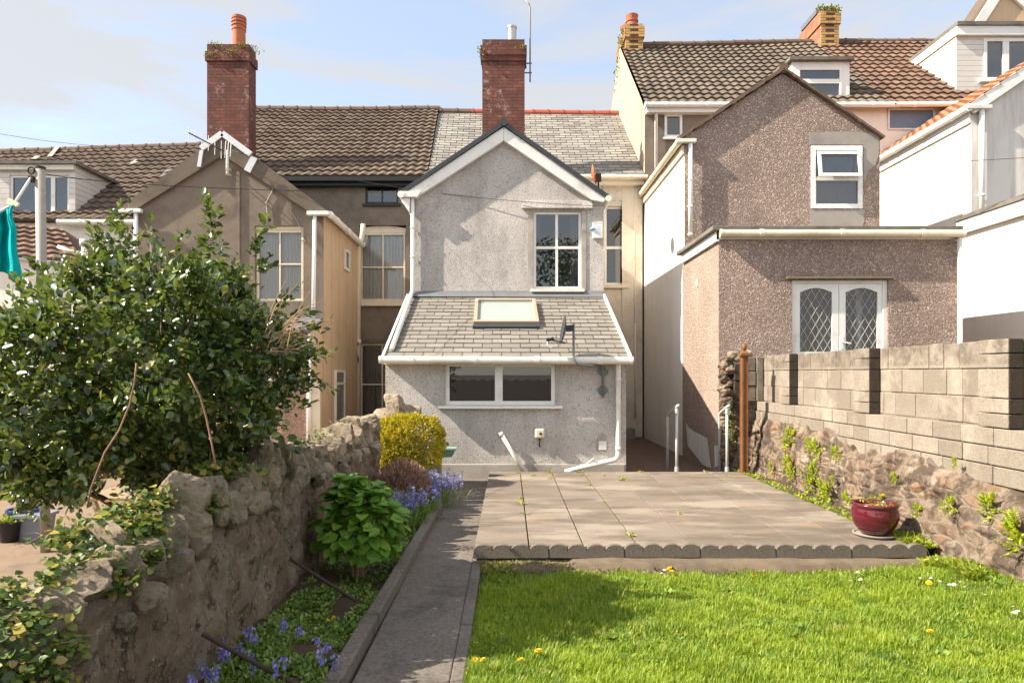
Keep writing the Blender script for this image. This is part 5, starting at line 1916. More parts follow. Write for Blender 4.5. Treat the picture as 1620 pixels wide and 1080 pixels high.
for k in range(50):
    y = 2.0 + 6 * r.random() ** 1.3
    m = MB()
    s = r.uniform(.05, .115) if k < 30 else r.uniform(.04, .08)
    rock(m, (r.uniform(-1.85, -1.53) if k < 30 else -1.54, y, wall_top(y) + (r.uniform(-.03, .04) if k < 30 else r.uniform(-.16, .0))), (s * r.uniform(.8, 1.4), s * r.uniform(.8, 1.3), s), 300 + k, r.uniform(0, 3), 7, 3, .12)
    m.build('packing_stone', M['stone'], wall)
# the loose boulder pile beyond the wall's end
pile = thing('boulder', 'rough brown boulders heaped behind the golden bush against the house', 'boulder', (-1.6, 9.2, -.2))
for k, (px_, py_, d_, s) in enumerate(((612, 664, 9.2, (.24, .2, .17)), (626, 645, 9.25, (.17, .15, .20)), (640, 664, 9.3, (.2, .2, .22)), (610, 720, 9.2, (.3, .3, .36)), (640, 730, 9.3, (.3, .3, .4)))):
    m = MB()
    rock(m, (PX(px_, d_), d_, PZ(py_, d_)), s, 500 + k, .4 * k, 8, 4, .12)
    m.build('rock', M['stone'], pile)

# ------------------------------------------------------------------ stone wall and block wall on the right
t = T('pointed_stone')
nz_ = t.n.new('ShaderNodeTexNoise')
t.l.new(t.obj(), nz_.inputs['Vector'])
nz_.inputs['Scale'].default_value = 5.0
nz_.inputs['Detail'].default_value = 5
wv = t.n.new('ShaderNodeVectorMath')
wv.operation = 'MULTIPLY_ADD'
t.l.new(nz_.outputs['Color'], wv.inputs[0])
wv.inputs[1].default_value = (.06, .09, .05)
t.l.new(t.obj(), wv.inputs[2])
warp = t.map(wv.outputs[0], scale=(1, .60, 1.6))
cell = t.vor(7.5, vec=warp, out='Color')
c = t.ramp(t.sep(cell)[0], [(0.0, (0.10, 0.075, 0.065)), (0.3, (0.19, 0.125, 0.085)), (0.5, (0.16, 0.125, 0.10)), (0.72, (0.27, 0.14, 0.075)), (1.0, (0.22, 0.175, 0.135))])
edge = t.vor(7.5, vec=warp, feature='DISTANCE_TO_EDGE')
c = t.mix(t.ramp(t.math('ADD', edge, t.math('MULTIPLY', t.noise(9, 6, .7), -.16)), [(0.0, 0.9), (0.075, 0.0)]), c, (0.23, 0.18, 0.135))
c = t.mix(t.ramp(t.noise(2.2, 7, 0.68), [(0.50, 0.0), (0.58, 0.85)]), c, (0.30, 0.24, 0.18))
c = t.mix(t.ramp(t.noise(4.2, 7, 0.72, vec=t.map(t.obj(), scale=(1, 1, .6), loc=(4, 4, 4))), [(0.47, 0.0), (0.56, 0.85)]), c, (0.075, 0.055, 0.042))
M['pointed'] = t.done(c, 0.93, t.bump(t.math('ADD', t.noise(20, 7, 0.72), t.math('MULTIPLY', edge, 2.5)), 1.0, 0.03), 0.15)
M['ledge'] = render_wall('weathered_ledge', (0.12, 0.095, 0.075), (0.175, 0.138, 0.108), (0.07, 0.055, 0.045), .85, 2.5, False, .8)
M['block'] = None
t = T('concrete_block')
c = t.ramp(t.island(), [(0.0, (0.22, 0.188, 0.152)), (0.5, (0.265, 0.23, 0.188)), (1.0, (0.31, 0.27, 0.222))])
c = t.mix(t.ramp(t.noise(3, 7, 0.7), [(0.45, 0.0), (0.65, 0.65)]), c, (0.21, 0.165, 0.13))
c = t.mix(t.ramp(t.noise(60, 3, 0.75), [(0.52, 0.0), (0.64, 0.6)]), c, (0.13, 0.10, 0.08))
zc_ = t.sep(t.obj())[2]
c = t.mix(t.math('MULTIPLY', t.ramp(t.noise(5, 6, .75), [(.42, 0.), (.62, .8)]), t.ramp(zc_, [(.98, 0.), (1.0, 1.)])), c, (.10, .08, .065))
c = t.mix(t.ramp(t.noise(2.1, 6, .7, vec=t.map(t.obj(), loc=(8, 1, 1))), [(.54, 0.), (.66, .5)]), c, (.44, .375, .30))
M['block'] = t.done(c, 0.93, t.bump(t.noise(90, 4, 0.75), 0.8, 0.008), 0.15)
t = T('shaded_sooty_block')  # dark block ends, their grime and their shade painted in one colour
c = t.mix(t.noise(9, 6, .7), (0.03, 0.024, 0.02), (0.085, 0.066, 0.054))
c = t.mix(t.ramp(t.noise(55, 3, 0.75), [(0.6, 0.0), (0.7, 0.6)]), c, (0.22, 0.19, 0.16))
M['block_dark'] = t.done(c, 0.93, t.bump(t.noise(90, 4, 0.75), 0.8, 0.008), 0.15)
M['mortar'] = plain('grey_mortar', (0.24, 0.195, 0.155), 0.95, 0.2, 12, 0.6)

TOPS = [(3.0, .50), (4.8, .53), (5.18, .60), (5.63, .61), (5.9, .60), (6.16, .70), (6.8, .65), (7.45, .665), (7.7, .70), (7.9, .75), (8.6, .76), (9.9, .78), (10.4, .78)]
BLK = [(3.0, .60), (5.0, .66), (6.2, .76), (7.4, .80), (8.4, .90), (10.4, .97)]


def interp(tab, y): return float(np.interp(y, [a for a, _ in tab], [b for _, b in tab]))


rw = thing('stone_wall', 'low lime pointed stone wall with a sloping ledge, under the concrete blocks', 'wall', (3.7, 6.7, -.2))
m = MB()
ny, nz = 300, 32
V = []
for j in range(ny):
    y = 2.9 + 7.4 * j / (ny - 1)
    zt_ = interp(TOPS, y) + .02 * mnoise.noise(Vector((y * 4, 1, 1)))
    xb, xt = 3.52 + .03 * math.sin(y), 3.63
    for i in range(nz):
        w = i / (nz - 1)
        z = -.4 + (zt_ + .4) * w
        ww = max(0, z / max(zt_, .1))
        d_ = mnoise.voronoi(Vector((1, y * 4.6, z * 10)))[0]
        e = min(d_[1] - d_[0], .35)
        off = .04 * e + .035 * mnoise.fractal(Vector((2, y * 3, z * 5)), .8, 2, 5)
        rnd = .05 * max(0, w - .88) / .12
        V.append((xb + (xt - xb) * ww + .03 - off + rnd, y, z))
nr = nz
m.add(V, [(j * nr + i, j * nr + i + 1, (j + 1) * nr + i + 1, (j + 1) * nr + i) for j in range(ny - 1) for i in range(nr - 1)])
m.build('wall_face', M['pointed'], rw, smooth=True)
m = MB()
V2 = []
for j in range(ny):
    y = 2.9 + 7.4 * j / (ny - 1)
    a = Vector(V[j * nr + nz - 1])
    zb = interp(BLK, y) + .012 * mnoise.noise(Vector((y * 3, 8, 2)))
    for i in range(9):
        w = i / 8
        zz = a.z + .002 + (zb - a.z) * w ** .8 + .014 * mnoise.fractal(Vector((w * 3, y * 3.2, 3)), 1, 2, 3)
        V2.append((a.x + (3.74 - a.x) * w, y, zz))
m.add(V2, [(j * 9 + i, j * 9 + i + 1, (j + 1) * 9 + i + 1, (j + 1) * 9 + i) for j in range(ny - 1) for i in range(8)])
m.build('ledge', M['ledge'], rw, smooth=True)

bwall = thing('block_wall', 'wall of bare concrete blocks with dark sided piers, on top of the old stone wall', 'wall', (3.9, 6.7, .5))
m = MB()
r = random.Random(4)
y0_, y1_ = 3.0, 10.22
courses = [(1.455, 1.68), (1.23, 1.455), (1.005, 1.23), (.86, 1.005), (.715, .86), (.57, .715)]
for k, (za, zb) in enumerate(courses):
    L = .335 if k < 3 else .36
    y = y0_ - (L * .5 if k % 2 else 0) - (.1 if k > 2 else 0)
    px = 3.80 if k < 3 else 3.705 - (.012 if k >= 4 else 0)
    while y < y1_:
        l_ = L * r.choice([1, 1, 1, .62]) if k < 3 else L * r.uniform(.8, 1.1)
        a, b = max(y, y0_), min(y + l_, y1_)
        if b - a > .04:
            o_ = r.uniform(-.004, .004)
            m.box(px + o_, 3.94, a + .004, b - .004, za + .005, zb - .005 + (r.uniform(-.006, .006) if k == 0 else 0))
        y += l_
m.build('blocks', M['block'], bwall, bevel=.006)
m = MB()
m.box(3.81, 3.93, y0_ + .01, y1_ - .01, 1.0, 1.672)
m.box(3.725, 3.931, y0_ + .01, y1_ - .01, .4, .998)
m.build('mortar', M['mortar'], bwall)
for k, yc in enumerate((3.05, 5.04, 6.99, 8.98)):
    m = MB()
    zz = 1.005
    hs_ = [.11, .115, .225, .112, .113] if k % 2 else [.113, .112, .225, .115, .11]
    for h_ in hs_:
        m.box(3.69, 3.795, yc, yc + .33, zz + .004, zz + h_ - .004)
        zz += h_
    o = m.build('pier', M['block'], bwall, bevel=.006)
    m = MB()
    zz = 1.005
    for h_ in hs_:
        m.box(3.686, 3.793, yc - .012, yc - .001, zz + .005, zz + h_ - .005)
        zz += h_
    m.build('shaded_sooty_face', M['block_dark'], o, bevel=.003)  # dark skin over the pier's near end, painted shade as well as soot
# broken end of the wall against the extension
stub = thing('wall_stub', 'crumbling pier of broken stone and block where the wall meets the pink extension', 'wall', (3.5, 10.25, -.2))
for k, (a, b, z0_, z1_, ma) in enumerate(((3.36, 3.50, .72, 1.0, 'block_dark'), (3.36, 3.50, 1.01, 1.30, 'block_dark'), (3.36, 3.50, 1.31, 1.56, 'block_dark'), (3.515, 3.68, 1.0, 1.22, 'block'), (3.515, 3.68, 1.23, 1.44, 'block'), (3.515, 3.68, 1.45, 1.66, 'block'), (3.69, 3.79, 1.0, 1.66, 'block'))):
    m = MB()
    m.box(a, b, 10.16 + .01 * (k % 2), 10.37, z0_, z1_)
    m.build('block', M[ma], stub, bevel=.012)
rr = random.Random(9)
for k in range(46):
    zz = -.1 + 1.75 * (k / 46)
    m = MB()
    s = rr.uniform(.05, .09)
    xx = rr.uniform(3.22, 3.34) if zz > .7 else rr.uniform(3.22, 3.6)
    rock(m, (xx, 10.26 + rr.uniform(-.05, .05), zz), (s * 1.2, s, s * .9), 700 + k, rr.uniform(0, 3), 7, 2, .12)
    m.build('rubble', M['pointed'], stub)
for k in range(8):
    m = MB()
    s = rr.uniform(.05, .085)
    rock(m, (rr.uniform(3.36, 3.6), 10.28, 1.66 + rr.uniform(-.02, .06)), (s * 1.2, s, s * .8), 800 + k, rr.uniform(0, 3), 7, 2, .12)
    m.build('rubble', M['stone'], stub)

# ------------------------------------------------------------------ scalloped edging of the patio
M['edging'] = None
t = T('edging_concrete')
c = t.mix(t.noise(6, 6, .7), (0.11, 0.094, 0.08), (0.21, 0.178, 0.15))
c = t.mix(t.ramp(t.noise(45, 4, .7), [(.5, 0.), (.68, .6)]), c, (0.07, 0.06, 0.052))
M['edging'] = t.done(c, .95, t.bump(t.noise(60, 4, .75), .8, .008), .15)
SW = .1535
m = MB()
pts = []
for s in range(4):
    for i in range(11):
        a = math.pi * i / 10
        pts.append((s * SW + SW / 2 - math.cos(a) * SW / 2 * .985, -.034 + .058 * math.sin(a) ** .8))
lo = [(x, -.115) for x, z in (pts[0], pts[-1])]
out = [(pts[0][0], -.085)] + [(pts[-1][0], -.085)] + pts[::-1]
m.prism(out, 0, .052)
e0 = m.build('edging_stone', M['edging'], None, bevel=.004)
places = ['at the shaded left corner beside the path', 'second from the path', 'third from the path, at the dandelions', 'third from the red pot', 'second from the red pot', 'under the red pot']
for k in range(6):
    o = e0 if k == 0 else dup(e0, (0, 0, 0))
    o.location = (-.29 + k * 4 * SW + .003 * k, 5.563, .0 + .004 * ((k * 7) % 3 - 1))
    o.rotation_euler = (0, .006 * ((k * 5) % 3 - 1), .004 * ((k * 3) % 3 - 1))
    tag(o, 'length of scalloped concrete edging, ' + places[k], 'garden edging', 'scalloped edging along the front of the patio')

# ------------------------------------------------------------------ post, rails, bars
post = thing('gate_post', 'rusty square iron gate post with a round finial, at the back corner of the patio', 'post', (3.36, 9.74, 0))
m = MB()
w = .044
m.box(3.36 - w, 3.36 + w, 9.74 - w, 9.74 + w, -.05, 1.66)
for a in (-1, 1):
    m.box(3.36 + a * w * .72 - .010, 3.36 + a * w * .72 + .010, 9.74 - w - .007, 9.74 - w - .001, -.04, 1.65)
    m.box(3.36 - w - .007, 3.36 - w - .001, 9.74 + a * w * .72 - .010, 9.74 + a * w * .72 + .010, -.04, 1.65)
m.build('shaft', M['rust'], post, bevel=.003)
m = MB()
m.box(3.36 - .075, 3.36 + .075, 9.74 - .075, 9.74 + .075, 1.661, 1.70)
m.hexa([(3.36 - .06, 9.74 - .06, 1.701), (3.36 + .06, 9.74 - .06, 1.701), (3.36 + .06, 9.74 + .06, 1.701), (3.36 - .06, 9.74 + .06, 1.701)],
       [(3.36 - .02, 9.74 - .02, 1.74), (3.36 + .02, 9.74 - .02, 1.74), (3.36 + .02, 9.74 + .02, 1.74), (3.36 - .02, 9.74 + .02, 1.74)])
m.build('cap', M['rust'], post, bevel=.004)
m = MB()
m.lathe([(0, 0), (.02, .0), (.028, .02), (.036, .045), (.032, .075), (.018, .10), (.0, .112)], (3.36, 9.74, 1.738), 14)
m.build('finial', M['rust'], post, smooth=True)


def rail(x, dn, df_, lab, zt1=.92, zt2=.79):
    o = thing('handrail', lab, 'handrail', (x, dn, 0), 'galvanised handrails at the steps behind the patio')
    m = MB()
    zf = zt2
    m.tube([(x, dn - .10, zt1 + .035), (x, dn, zt1 + .01), (x, df_ - .07, zf + .015), (x, df_ - .02, zf - .01), (x, df_, zf - .06), (x, df_, -.16)], .0235, 12)
    m.build('top_rail', M['galv'], o, smooth=True)
    m = MB()
    m.tube([(x, dn, -.14), (x, dn, zt1 - .01)], .021, 12)
    m.build('upright', M['galv'], o, smooth=True)
    m = MB()
    for z0_, z1_, rr_ in ((-.01, .06, .031), (zt1 - .09, zt1 - .03, .03)):
        m = MB()
        m.tube([(x, dn, z0_), (x, dn, z1_)], rr_, 12)
        m.build('fitting', M['galv'], o)


rail(2.435, 9.90, 10.48, 'galvanised tube handrail on the house side of the passage')
rail(3.165, 9.90, 10.25, 'galvanised tube handrail next to the rusty gate post', .92, .82)
for k, (A_, B_, lab) in enumerate((((-1.50, 4.70, .14), (-1.02, 4.56, -.10), 'thin rusty iron bar leaning on the wall beside the hydrangea'), ((-1.50, 3.34, .146), (-1.0, 3.33, -.12), 'thin rusty iron bar over the bluebells at the front of the bed'))):
    m = MB()
    m.tube([A_, B_], .012, 8)
    tag(m.build('iron_bar', M['dark_rust'], None, loc=B_), lab, 'iron bar', 'iron bars propped between wall and bed')

# ------------------------------------------------------------------ glazed pot
px_, py_ = 3.195, 5.96
pot = thing('plant_pot', 'glossy dark red glazed pot on a stone saucer, at the patio corner', 'plant pot', (px_, py_, 0))
M['glaze'] = plain('red_glaze', (0.088, 0.008, 0.014), 0.12, 0.2, 9, 0.02, spec=0.7)
t = M['glaze']
m = MB()
m.lathe([(0, .032), (.115, .032), (.125, .04), (.165, .10), (.188, .16), (.192, .20), (.180, .245), (.176, .255), (.184, .262), (.190, .275), (.184, .292), (.168, .292), (.165, .26), (.165, .24), (0, .24)], (px_, py_, 0), 40)
m.build('bowl', M['glaze'], pot, smooth=True)
m = MB()
m.lathe([(0, .002), (.15, .002), (.178, .022), (.178, .03), (.165, .03), (.15, .018), (0, .018)], (px_, py_, 0), 32)
m.build('saucer', M['concrete'], pot)
m = MB()
m.lathe([(0, .252), (.08, .262), (.164, .246)], (px_, py_, 0), 24)
m.build('soil', M['terracotta'], pot)

# ------------------------------------------------------------------ things fixed to the houses
# satellite dish seen edge on
sd = thing('satellite_dish', 'dark satellite dish seen edge on, on a bent pole above the lean-to gutter', 'satellite dish', (1.0, 9.85, 1.5))
dd = 9.74
pole_x = PX(907.5, dd)
m = MB()
bk = dL - .03
m.tube([(pole_x, dd, PZ(512, dd)), (pole_x, dd, PZ(566, dd)), (pole_x + .03, dd - .02, PZ(573, dd)), (PX(914, dd), dd - .01, PZ(576, dd)), (PX(934, dd), dd + .0, PZ(578.5, dd)), (PX(944, dd + .15), dd + .15, PZ(579, dd + .15)), (PX(950, dL), bk, PZ(580, dL)), (PX(953.5, dL), bk, PZ(585, dL)), (PX(953.5, dL), bk, PZ(628, dL))], .0175, 10)
M['pole_grey'] = plain('grey_steel', (0.17, 0.18, 0.19), 0.45, 0.2, 10, 0.05, metal=0.4)
m.build('pole', M['pole_grey'], sd, smooth=True)
for py_k in (588, 617):
    m = MB()
    cx_, cz_ = PX(953.5, dL), PZ(py_k, dL)
    n_ = 8
    m.prism([(cx_ + .088 * math.cos(2 * math.pi * (i + .5) / n_) * (1.0 if i % 2 else .92), cz_ + .07 * math.sin(2 * math.pi * (i + .5) / n_)) for i in range(n_)], dL - .012, dL - .003)
    m.box(cx_ - .04, cx_ + .04, dL - .03, dL - .0125, cz_ - .03, cz_ + .03)
    m.build('wall_plate', M['pole_grey'], sd, bevel=.004)
m = MB()
cx_, cz_ = PX(894.5, dd), PZ(522, dd)
ax = Vector((-.985, -.03, .17)).normalized()
u_ = ax.orthogonal().normalized()
v_ = ax.cross(u_)
V, Fc = [], []
nn, rings = 32, 7
for k in range(rings):
    rr_ = .205 * k / (rings - 1)
    for i in range(nn):
        a = 2 * math.pi * i / nn
        # a taller than wide dish
        up = Vector((0, 0, 1)) - ax * ax.z
        up.normalize()
        sd_ = ax.cross(up)
        V.append(Vector((cx_, dd, cz_)) + up * rr_ * math.sin(a) * 1.08 + sd_ * rr_ * math.cos(a) + ax * (.045 * (rr_ / .205) ** 2))
m.add(V, [(k * nn + i, k * nn + (i + 1) % nn, (k + 1) * nn + (i + 1) % nn, (k + 1) * nn + i) for k in range(rings - 1) for i in range(nn)])
o = m.build('dish', M['dark_grey'], sd, smooth=True)
s_ = o.modifiers.new('thickness', 'SOLIDIFY')
s_.thickness = .006
m = MB()
m.bar((cx_ + .01, dd, cz_ + .02), (pole_x, dd, cz_ + .03), .05, .09)
m.tube([(cx_ + .0, dd, cz_ - .19), (cx_ - .03, dd, cz_ - .175), (PX(872, dd), dd - .03, PZ(538, dd))], .011, 8)
m.build('arm', M['dark_grey'], sd)
m = MB()
hx, hz = PX(868, dd), PZ(537, dd)
m.box(hx - .035, hx + .03, dd - .06, dd, hz - .025, hz + .02)
m.tube([(hx + .03, dd - .03, hz), (hx + .07, dd - .03, hz + .02)], .026, 10)
m.build('receiver', M['black_paint'], sd, bevel=.006)
m = MB()
m.tube([(hx - .02, dd - .03, hz - .02), (hx - .02, dd - .03, hz - .08), (hx + .01, dd - .03, hz - .115), (hx + .05, dd - .03, hz - .10), (hx + .06, dd - .02, hz - .05)], .006, 6)
m.build('cable', M['white'], sd, smooth=True)

# rusty dish fragment at the wing eaves
d9 = 13.2
rd = thing('satellite_dish', 'small rust brown dish seen edge on above the right eaves of the white gable', 'satellite dish', (PX(940, d9), d9, PZ(292, d9)))
m = MB()
c0, ax = Vector((PX(937, d9), d9, PZ(277, d9))), Vector((.97, -.16, .18)).normalized()
up = (Vector((0, 0, 1)) - ax * ax.z).normalized()
sd_ = ax.cross(up)
V = [c0 + up * (.19 * k / 5) * math.sin(2 * math.pi * i / 24) + sd_ * (.17 * k / 5) * math.cos(2 * math.pi * i / 24) + ax * (.05 * (k / 5) ** 2) for k in range(6) for i in range(24)]
m.add(V, [(k * 24 + i, k * 24 + (i + 1) % 24, (k + 1) * 24 + (i + 1) % 24, (k + 1) * 24 + i) for k in range(5) for i in range(24)])
o = m.build('dish', M['terracotta'], rd, smooth=True)
s_ = o.modifiers.new('thickness', 'SOLIDIFY')
s_.thickness = .012
m = MB()
m.tube([(c0.x - .02, d9, c0.z), (c0.x + .12, d9, c0.z - .02), (c0.x + .13, d9 + .1, c0.z - .25)], .018, 8)
m.box(c0.x + .06, c0.x + .17, d9 - .04, d9 + .06, c0.z - .12, c0.z + .02)
m.build('bracket', M['dark_rust'], rd)

# aerial mast strapped to the middle stack
dA = 16.2
am = thing('tv_aerial', 'tall thin aerial mast strapped to the middle red brick stack', 'aerial', (PX(838.5, dA), dA, PZ(130, dA)))
m = MB()
ax_ = PX(838.7, dA)
m.tube([(ax_, dA, PZ(130, dA)), (ax_ + .0, dA, PZ(14, dA)), (ax_ - .03, dA, PZ(6, dA)), (ax_ - .11, dA, PZ(0, dA))], .019, 8)
m.build('mast', M['grey_pole'], am, smooth=True)
m = MB()
for py_k in (100, 115): m.box(PX(829, dA), ax_ + .04, dA - .02, dA + .02, PZ(py_k + 1, dA), PZ(py_k, dA))
m.box(PX(830, dA), PX(833, dA), dA - .03, dA, PZ(109, dA), PZ(104, dA))
m.build('bracket', M['dark_grey'], am)
m = MB()
b0, b1 = Vector((ax_ + .02, dA, PZ(-3, dA))), Vector((ax_ - .26, dA - .5, PZ(4, dA)))
m.tube([b0, b1], .011, 6)
for k in range(7):
    p = b0.lerp(b1, k / 6)
    m.tube([p + Vector((-.14, .05, -.05)), p + Vector((.14, -.05, .05))], .006, 6)
m.build('antenna', M['dark_grey'], am)
# small aerial on the brown gable
dA = 12.85
ya_ = thing('tv_aerial', 'old comb shaped aerial on a pale stub pole at the peak of the brown gable', 'aerial', (PX(360, dA), dA, PZ(276, dA)))
m = MB()
m.tube([(PX(359.5, dA), dA, PZ(277, dA)), (PX(359.5, dA), dA, PZ(238, dA))], .026, 10)
for py_k in (265, 274): m.tube([(PX(359.5, dA), dA - .03, PZ(py_k, dA)), (PX(359.5, dA), dA + .2, PZ(py_k, dA))], .012, 6)
m.build('pole', M['white_worn'], ya_, smooth=True)
m = MB()
p0, p1 = Vector((PX(306, dA), dA - .2, PZ(216, dA))), Vector((PX(352, dA), dA, PZ(238, dA)))
m.tube([p0, p1, (PX(366, dA), dA, PZ(237, dA))], .012, 8)
m.build('boom', M['dark_grey'], ya_)
m = MB()
for k in range(6):
    p = p0.lerp(p1, .01 + k * .19)
    h_ = .10 + .014 * k
    m.tube([p + Vector((0, 0, -h_)), p + Vector((.005, 0, h_))], .007, 6)
for k in range(3):
    p = Vector((PX(357 + k * 4.3, dA), dA - .02, PZ(237 - k * .8, dA)))
    m.tube([p + Vector((-.01, 0, -.16)), p + Vector((.014, 0, .16))], .009, 6)
m.build('element', M['white_worn'], ya_)

# overhead wires
WI = [([(-40, 204, 15), (140, 230, 15), (330, 234, 14.5)], 'black overhead wire running to the left red brick stack'),
      ([(366, 238, 12.9), (640, 298, 12.6), (955, 326, 12.4)], 'thin overhead wire crossing the front of the white gable'),
      ([(64, 274, 6.3), (330, 297, 9), (640, 305, 12.8)], 'thin wire sagging from the washing line pole across the brown gable'),
      ([(1392, 258, 12.4), (1500, 256, 11.4), (1660, 247, 10)], 'thin overhead wire along the white wall at the right')]
M['wire'] = plain('black_wire', (0.02, 0.02, 0.02), 0.6, 0.1, 5, 0)
for pts, lab in WI:
    P3 = [Vector((PX(a, d_), d_, PZ(b, d_))) for a, b, d_ in pts]
    fine = []
    for i in range(25):
        s = i / 24
        p = P3[0] * (1 - s) * (1 - 2 * s) + P3[1] * 4 * s * (1 - s) + P3[2] * s * (2 * s - 1)
        fine.append(p)
    m = MB()
    m.tube(fine, .0048, 5)
    tag(m.build('overhead_wire', M['wire'], None, loc=fine[0], smooth=True), lab, 'wire', 'overhead wires')

# ------------------------------------------------------------------ washing line, garment, yard things
dP = 6.25
xp = PX(67, dP)
wp = thing('washing_line_pole', 'tall weathered grey pole for a washing line, behind the holly tree', 'pole', (xp, dP, -.215))
m = MB()
m.tube([(xp + .03, dP, -.22), (xp - .02, dP, PZ(266, dP))], .042, 14)
m.build('shaft', M['grey_pole'], wp, smooth=True)
m = MB()
m.tube([(xp - .02, dP, PZ(268, dP)), (xp - .02, dP, PZ(264, dP))], .045, 14)
m.tube([(xp - .075 + .03 * math.cos(a), dP - .04, PZ(272, dP) + .03 * math.sin(a)) for a in np.linspace(0, 6.28, 13)], .008, 6)
m.box(xp - .09, xp - .05, dP - .06, dP - .02, PZ(290, dP), PZ(281, dP))
m.build('hook', M['dark_rust'], wp)
m = MB()
m.tube([(xp - .07, dP - .05, PZ(284, dP)), (PX(22, 6.1), 6.1, PZ(323, 6.1)), (PX(-70, 5.9), 5.9, PZ(372, 5.9))], .011, 8)
tag(m.build('washing_line', M['white_worn'], None, smooth=True, loc=(xp, dP, 2.9)), 'pale rope tied to the grey pole, carrying the teal garment', 'rope')
gm = thing('garment', 'bright teal garment pegged to the washing line at the left edge', 'clothes', (-4.4, 6.1, 2.2))
t = T('teal_cloth')
M['teal'] = t.done(t.mix(t.noise(3, 3), (0.0, 0.30, 0.32), (0.0, 0.40, 0.42)), .85, t.bump(t.noise(7, 4, .6, dist=1.5), .5, .03), .1)
m = MB()
nu, nv = 36, 50
V = []
for j in range(nv + 1):
    v = j / nv
    for i in range(nu + 1):
        u = i / nu
        top = (-60 + 82 * u, 372 - 49 * u)
        gath = (1 - v) ** 4
        rb = 33 + 3 * math.sin(v * 9) - 14 * max(0, .22 - v) / .22
        bx_ = (-75 + (rb + 75) * u, 452 + 14 * math.sin(u * 7) - 12 * u)
        pxx = top[0] * (1 - v) + bx_[0] * v + 6 * math.sin(u * 3.1) * math.sin(v * 3) * 0
        pyy = top[1] * (1 - v) + bx_[1] * v
        if v < .3: pxx -= 4 * math.sin(v / .3 * math.pi) * u
        dd = 6.1 + .055 * math.sin(u * 17 + v * 2.2) * (.35 + v * .8) + .03 * math.sin(u * 31 + 3 * v)
        V.append((PX(pxx, dd), dd, PZ(pyy, dd)))
m.add(V, [(j * (nu + 1) + i, j * (nu + 1) + i + 1, (j + 1) * (nu + 1) + i + 1, (j + 1) * (nu + 1) + i) for j in range(nv) for i in range(nu)])
o = m.build('cloth', M['teal'], gm, smooth=True)
s_ = o.modifiers.new('thickness', 'SOLIDIFY')
s_.thickness = .003
m = MB()
pk = Vector((PX(22, 6.08), 6.08, PZ(321, 6.08)))
m.bar(pk + Vector((-.05, 0, .03)), pk + Vector((.05, -.01, -.02)), .02, .03)
m.bar(pk + Vector((-.06, 0, -.0)), pk + Vector((.035, -.01, -.03)), .018, .02)
tag(m.build('clothes_peg', M['cream_trim'], None, loc=pk), 'pale peg holding the teal garment to the line', 'clothes peg')

yz = -.215


def tub(px_, py_b, r0, r1, h, mat, name, lab, cat, square=False):
    d_ = (H - yz) * F / (py_b - VY)
    x = PX(px_, d_)
    o = thing(name, lab, cat, (x, d_, yz))
    m = MB()
    if square:
        m.hexa([(x - r0, d_ - r0, yz), (x + r0, d_ - r0, yz), (x + r0, d_ + r0, yz), (x - r0, d_ + r0, yz)], [(x - r1, d_ - r1, yz + h), (x + r1, d_ - r1, yz + h), (x + r1, d_ + r1, yz + h), (x - r1, d_ + r1, yz + h)])
        m.box(x - r1 - .02, x + r1 + .02, d_ - r1 - .02, d_ + r1 + .02, yz + h + .001, yz + h + .03)
    else:
        m.lathe([(0, .0), (r0, 0), (r1, h * .9), (r1 * 1.08, h * .91), (r1 * 1.08, h), (r1 * .95, h), (r1 * .92, h * .85), (0, h * .85)], (x, d_, yz), 24)
    m.build('body', M[mat], o, smooth=False, bevel=.0)
    return o, x, d_


M['blue_plastic'] = plain('blue_plastic', (0.02, 0.05, 0.22), 0.4, 0.15, 5, 0.02)
M['grey_plastic'] = plain('grey_plastic', (0.20, 0.22, 0.27), 0.45, 0.15, 5, 0.02)
M['green_plastic'] = plain('green_plastic', (0.03, 0.22, 0.10), 0.4, 0.1, 5, 0.02)
M['pale_green'] = plain('pale_green_plastic', (0.25, 0.40, 0.32), 0.4, 0.15, 4, 0.05)
planter, plx, ply = tub(15, 856, .075, .105, .20, 'black_paint', 'planter', 'black plastic planter of pale leafy plants in the yard behind the wall', 'planter')
tub(37, 848, .11, .14, .28, 'blue_plastic', 'tub', 'blue plastic tub beside the black planter in the yard', 'tub')
tub(57, 851, .10, .12, .22, 'grey_plastic', 'crate', 'grey plastic crate beside the washing line pole in the yard', 'crate', True)
tb = thing('garden_table', 'low slatted wooden table with splayed legs, seen under the holly tree', 'table', (-3.1, 5.8, yz))
zt_ = PZ(784, 5.8)
m = MB()
for k in range(5): m.box(-3.62, PX(287, 5.8), 5.7 + k * .13, 5.7 + k * .13 + .115, zt_ - .025, zt_)
M['wood'] = plain('weathered_wood', (0.30, 0.21, 0.13), 0.8, 0.3, 9, 0.3, dirt=(0.15, 0.10, 0.07))
m.build('top', M['wood'], tb, bevel=.003)
for x, dx in ((-3.5, .22), (-3.1, .12), (-2.86, -.12)):
    for y in (5.75, 6.25):
        m = MB()
        m.bar((x, y, zt_ - .026), (x + dx, y, yz), .03, .045, (0, 1, 0))
        m.build('leg', M['cream_trim'], tb)
m = MB()
m.lathe([(0, 0), (.05, 0), (.065, .05), (.06, .09), (.045, .085), (0, .06)], (PX(243, 5.85), 5.85, zt_), 18)
tag(m.build('bowl', M['white'], None, smooth=True, loc=(PX(243, 5.85), 5.85, zt_)), 'small white bowl on the table under the holly tree', 'bowl')
m = MB()
m.lathe([(0, 0), (.035, 0), (.035, .075), (.038, .08), (.036, .10), (0, .10)], (PX(270, 5.85), 5.85, zt_), 16)
tag(m.build('jar', M['green_plastic'], None, loc=(PX(270, 5.85), 5.85, zt_)), 'small green jar at the right end of the wooden table', 'jar')
m = MB()
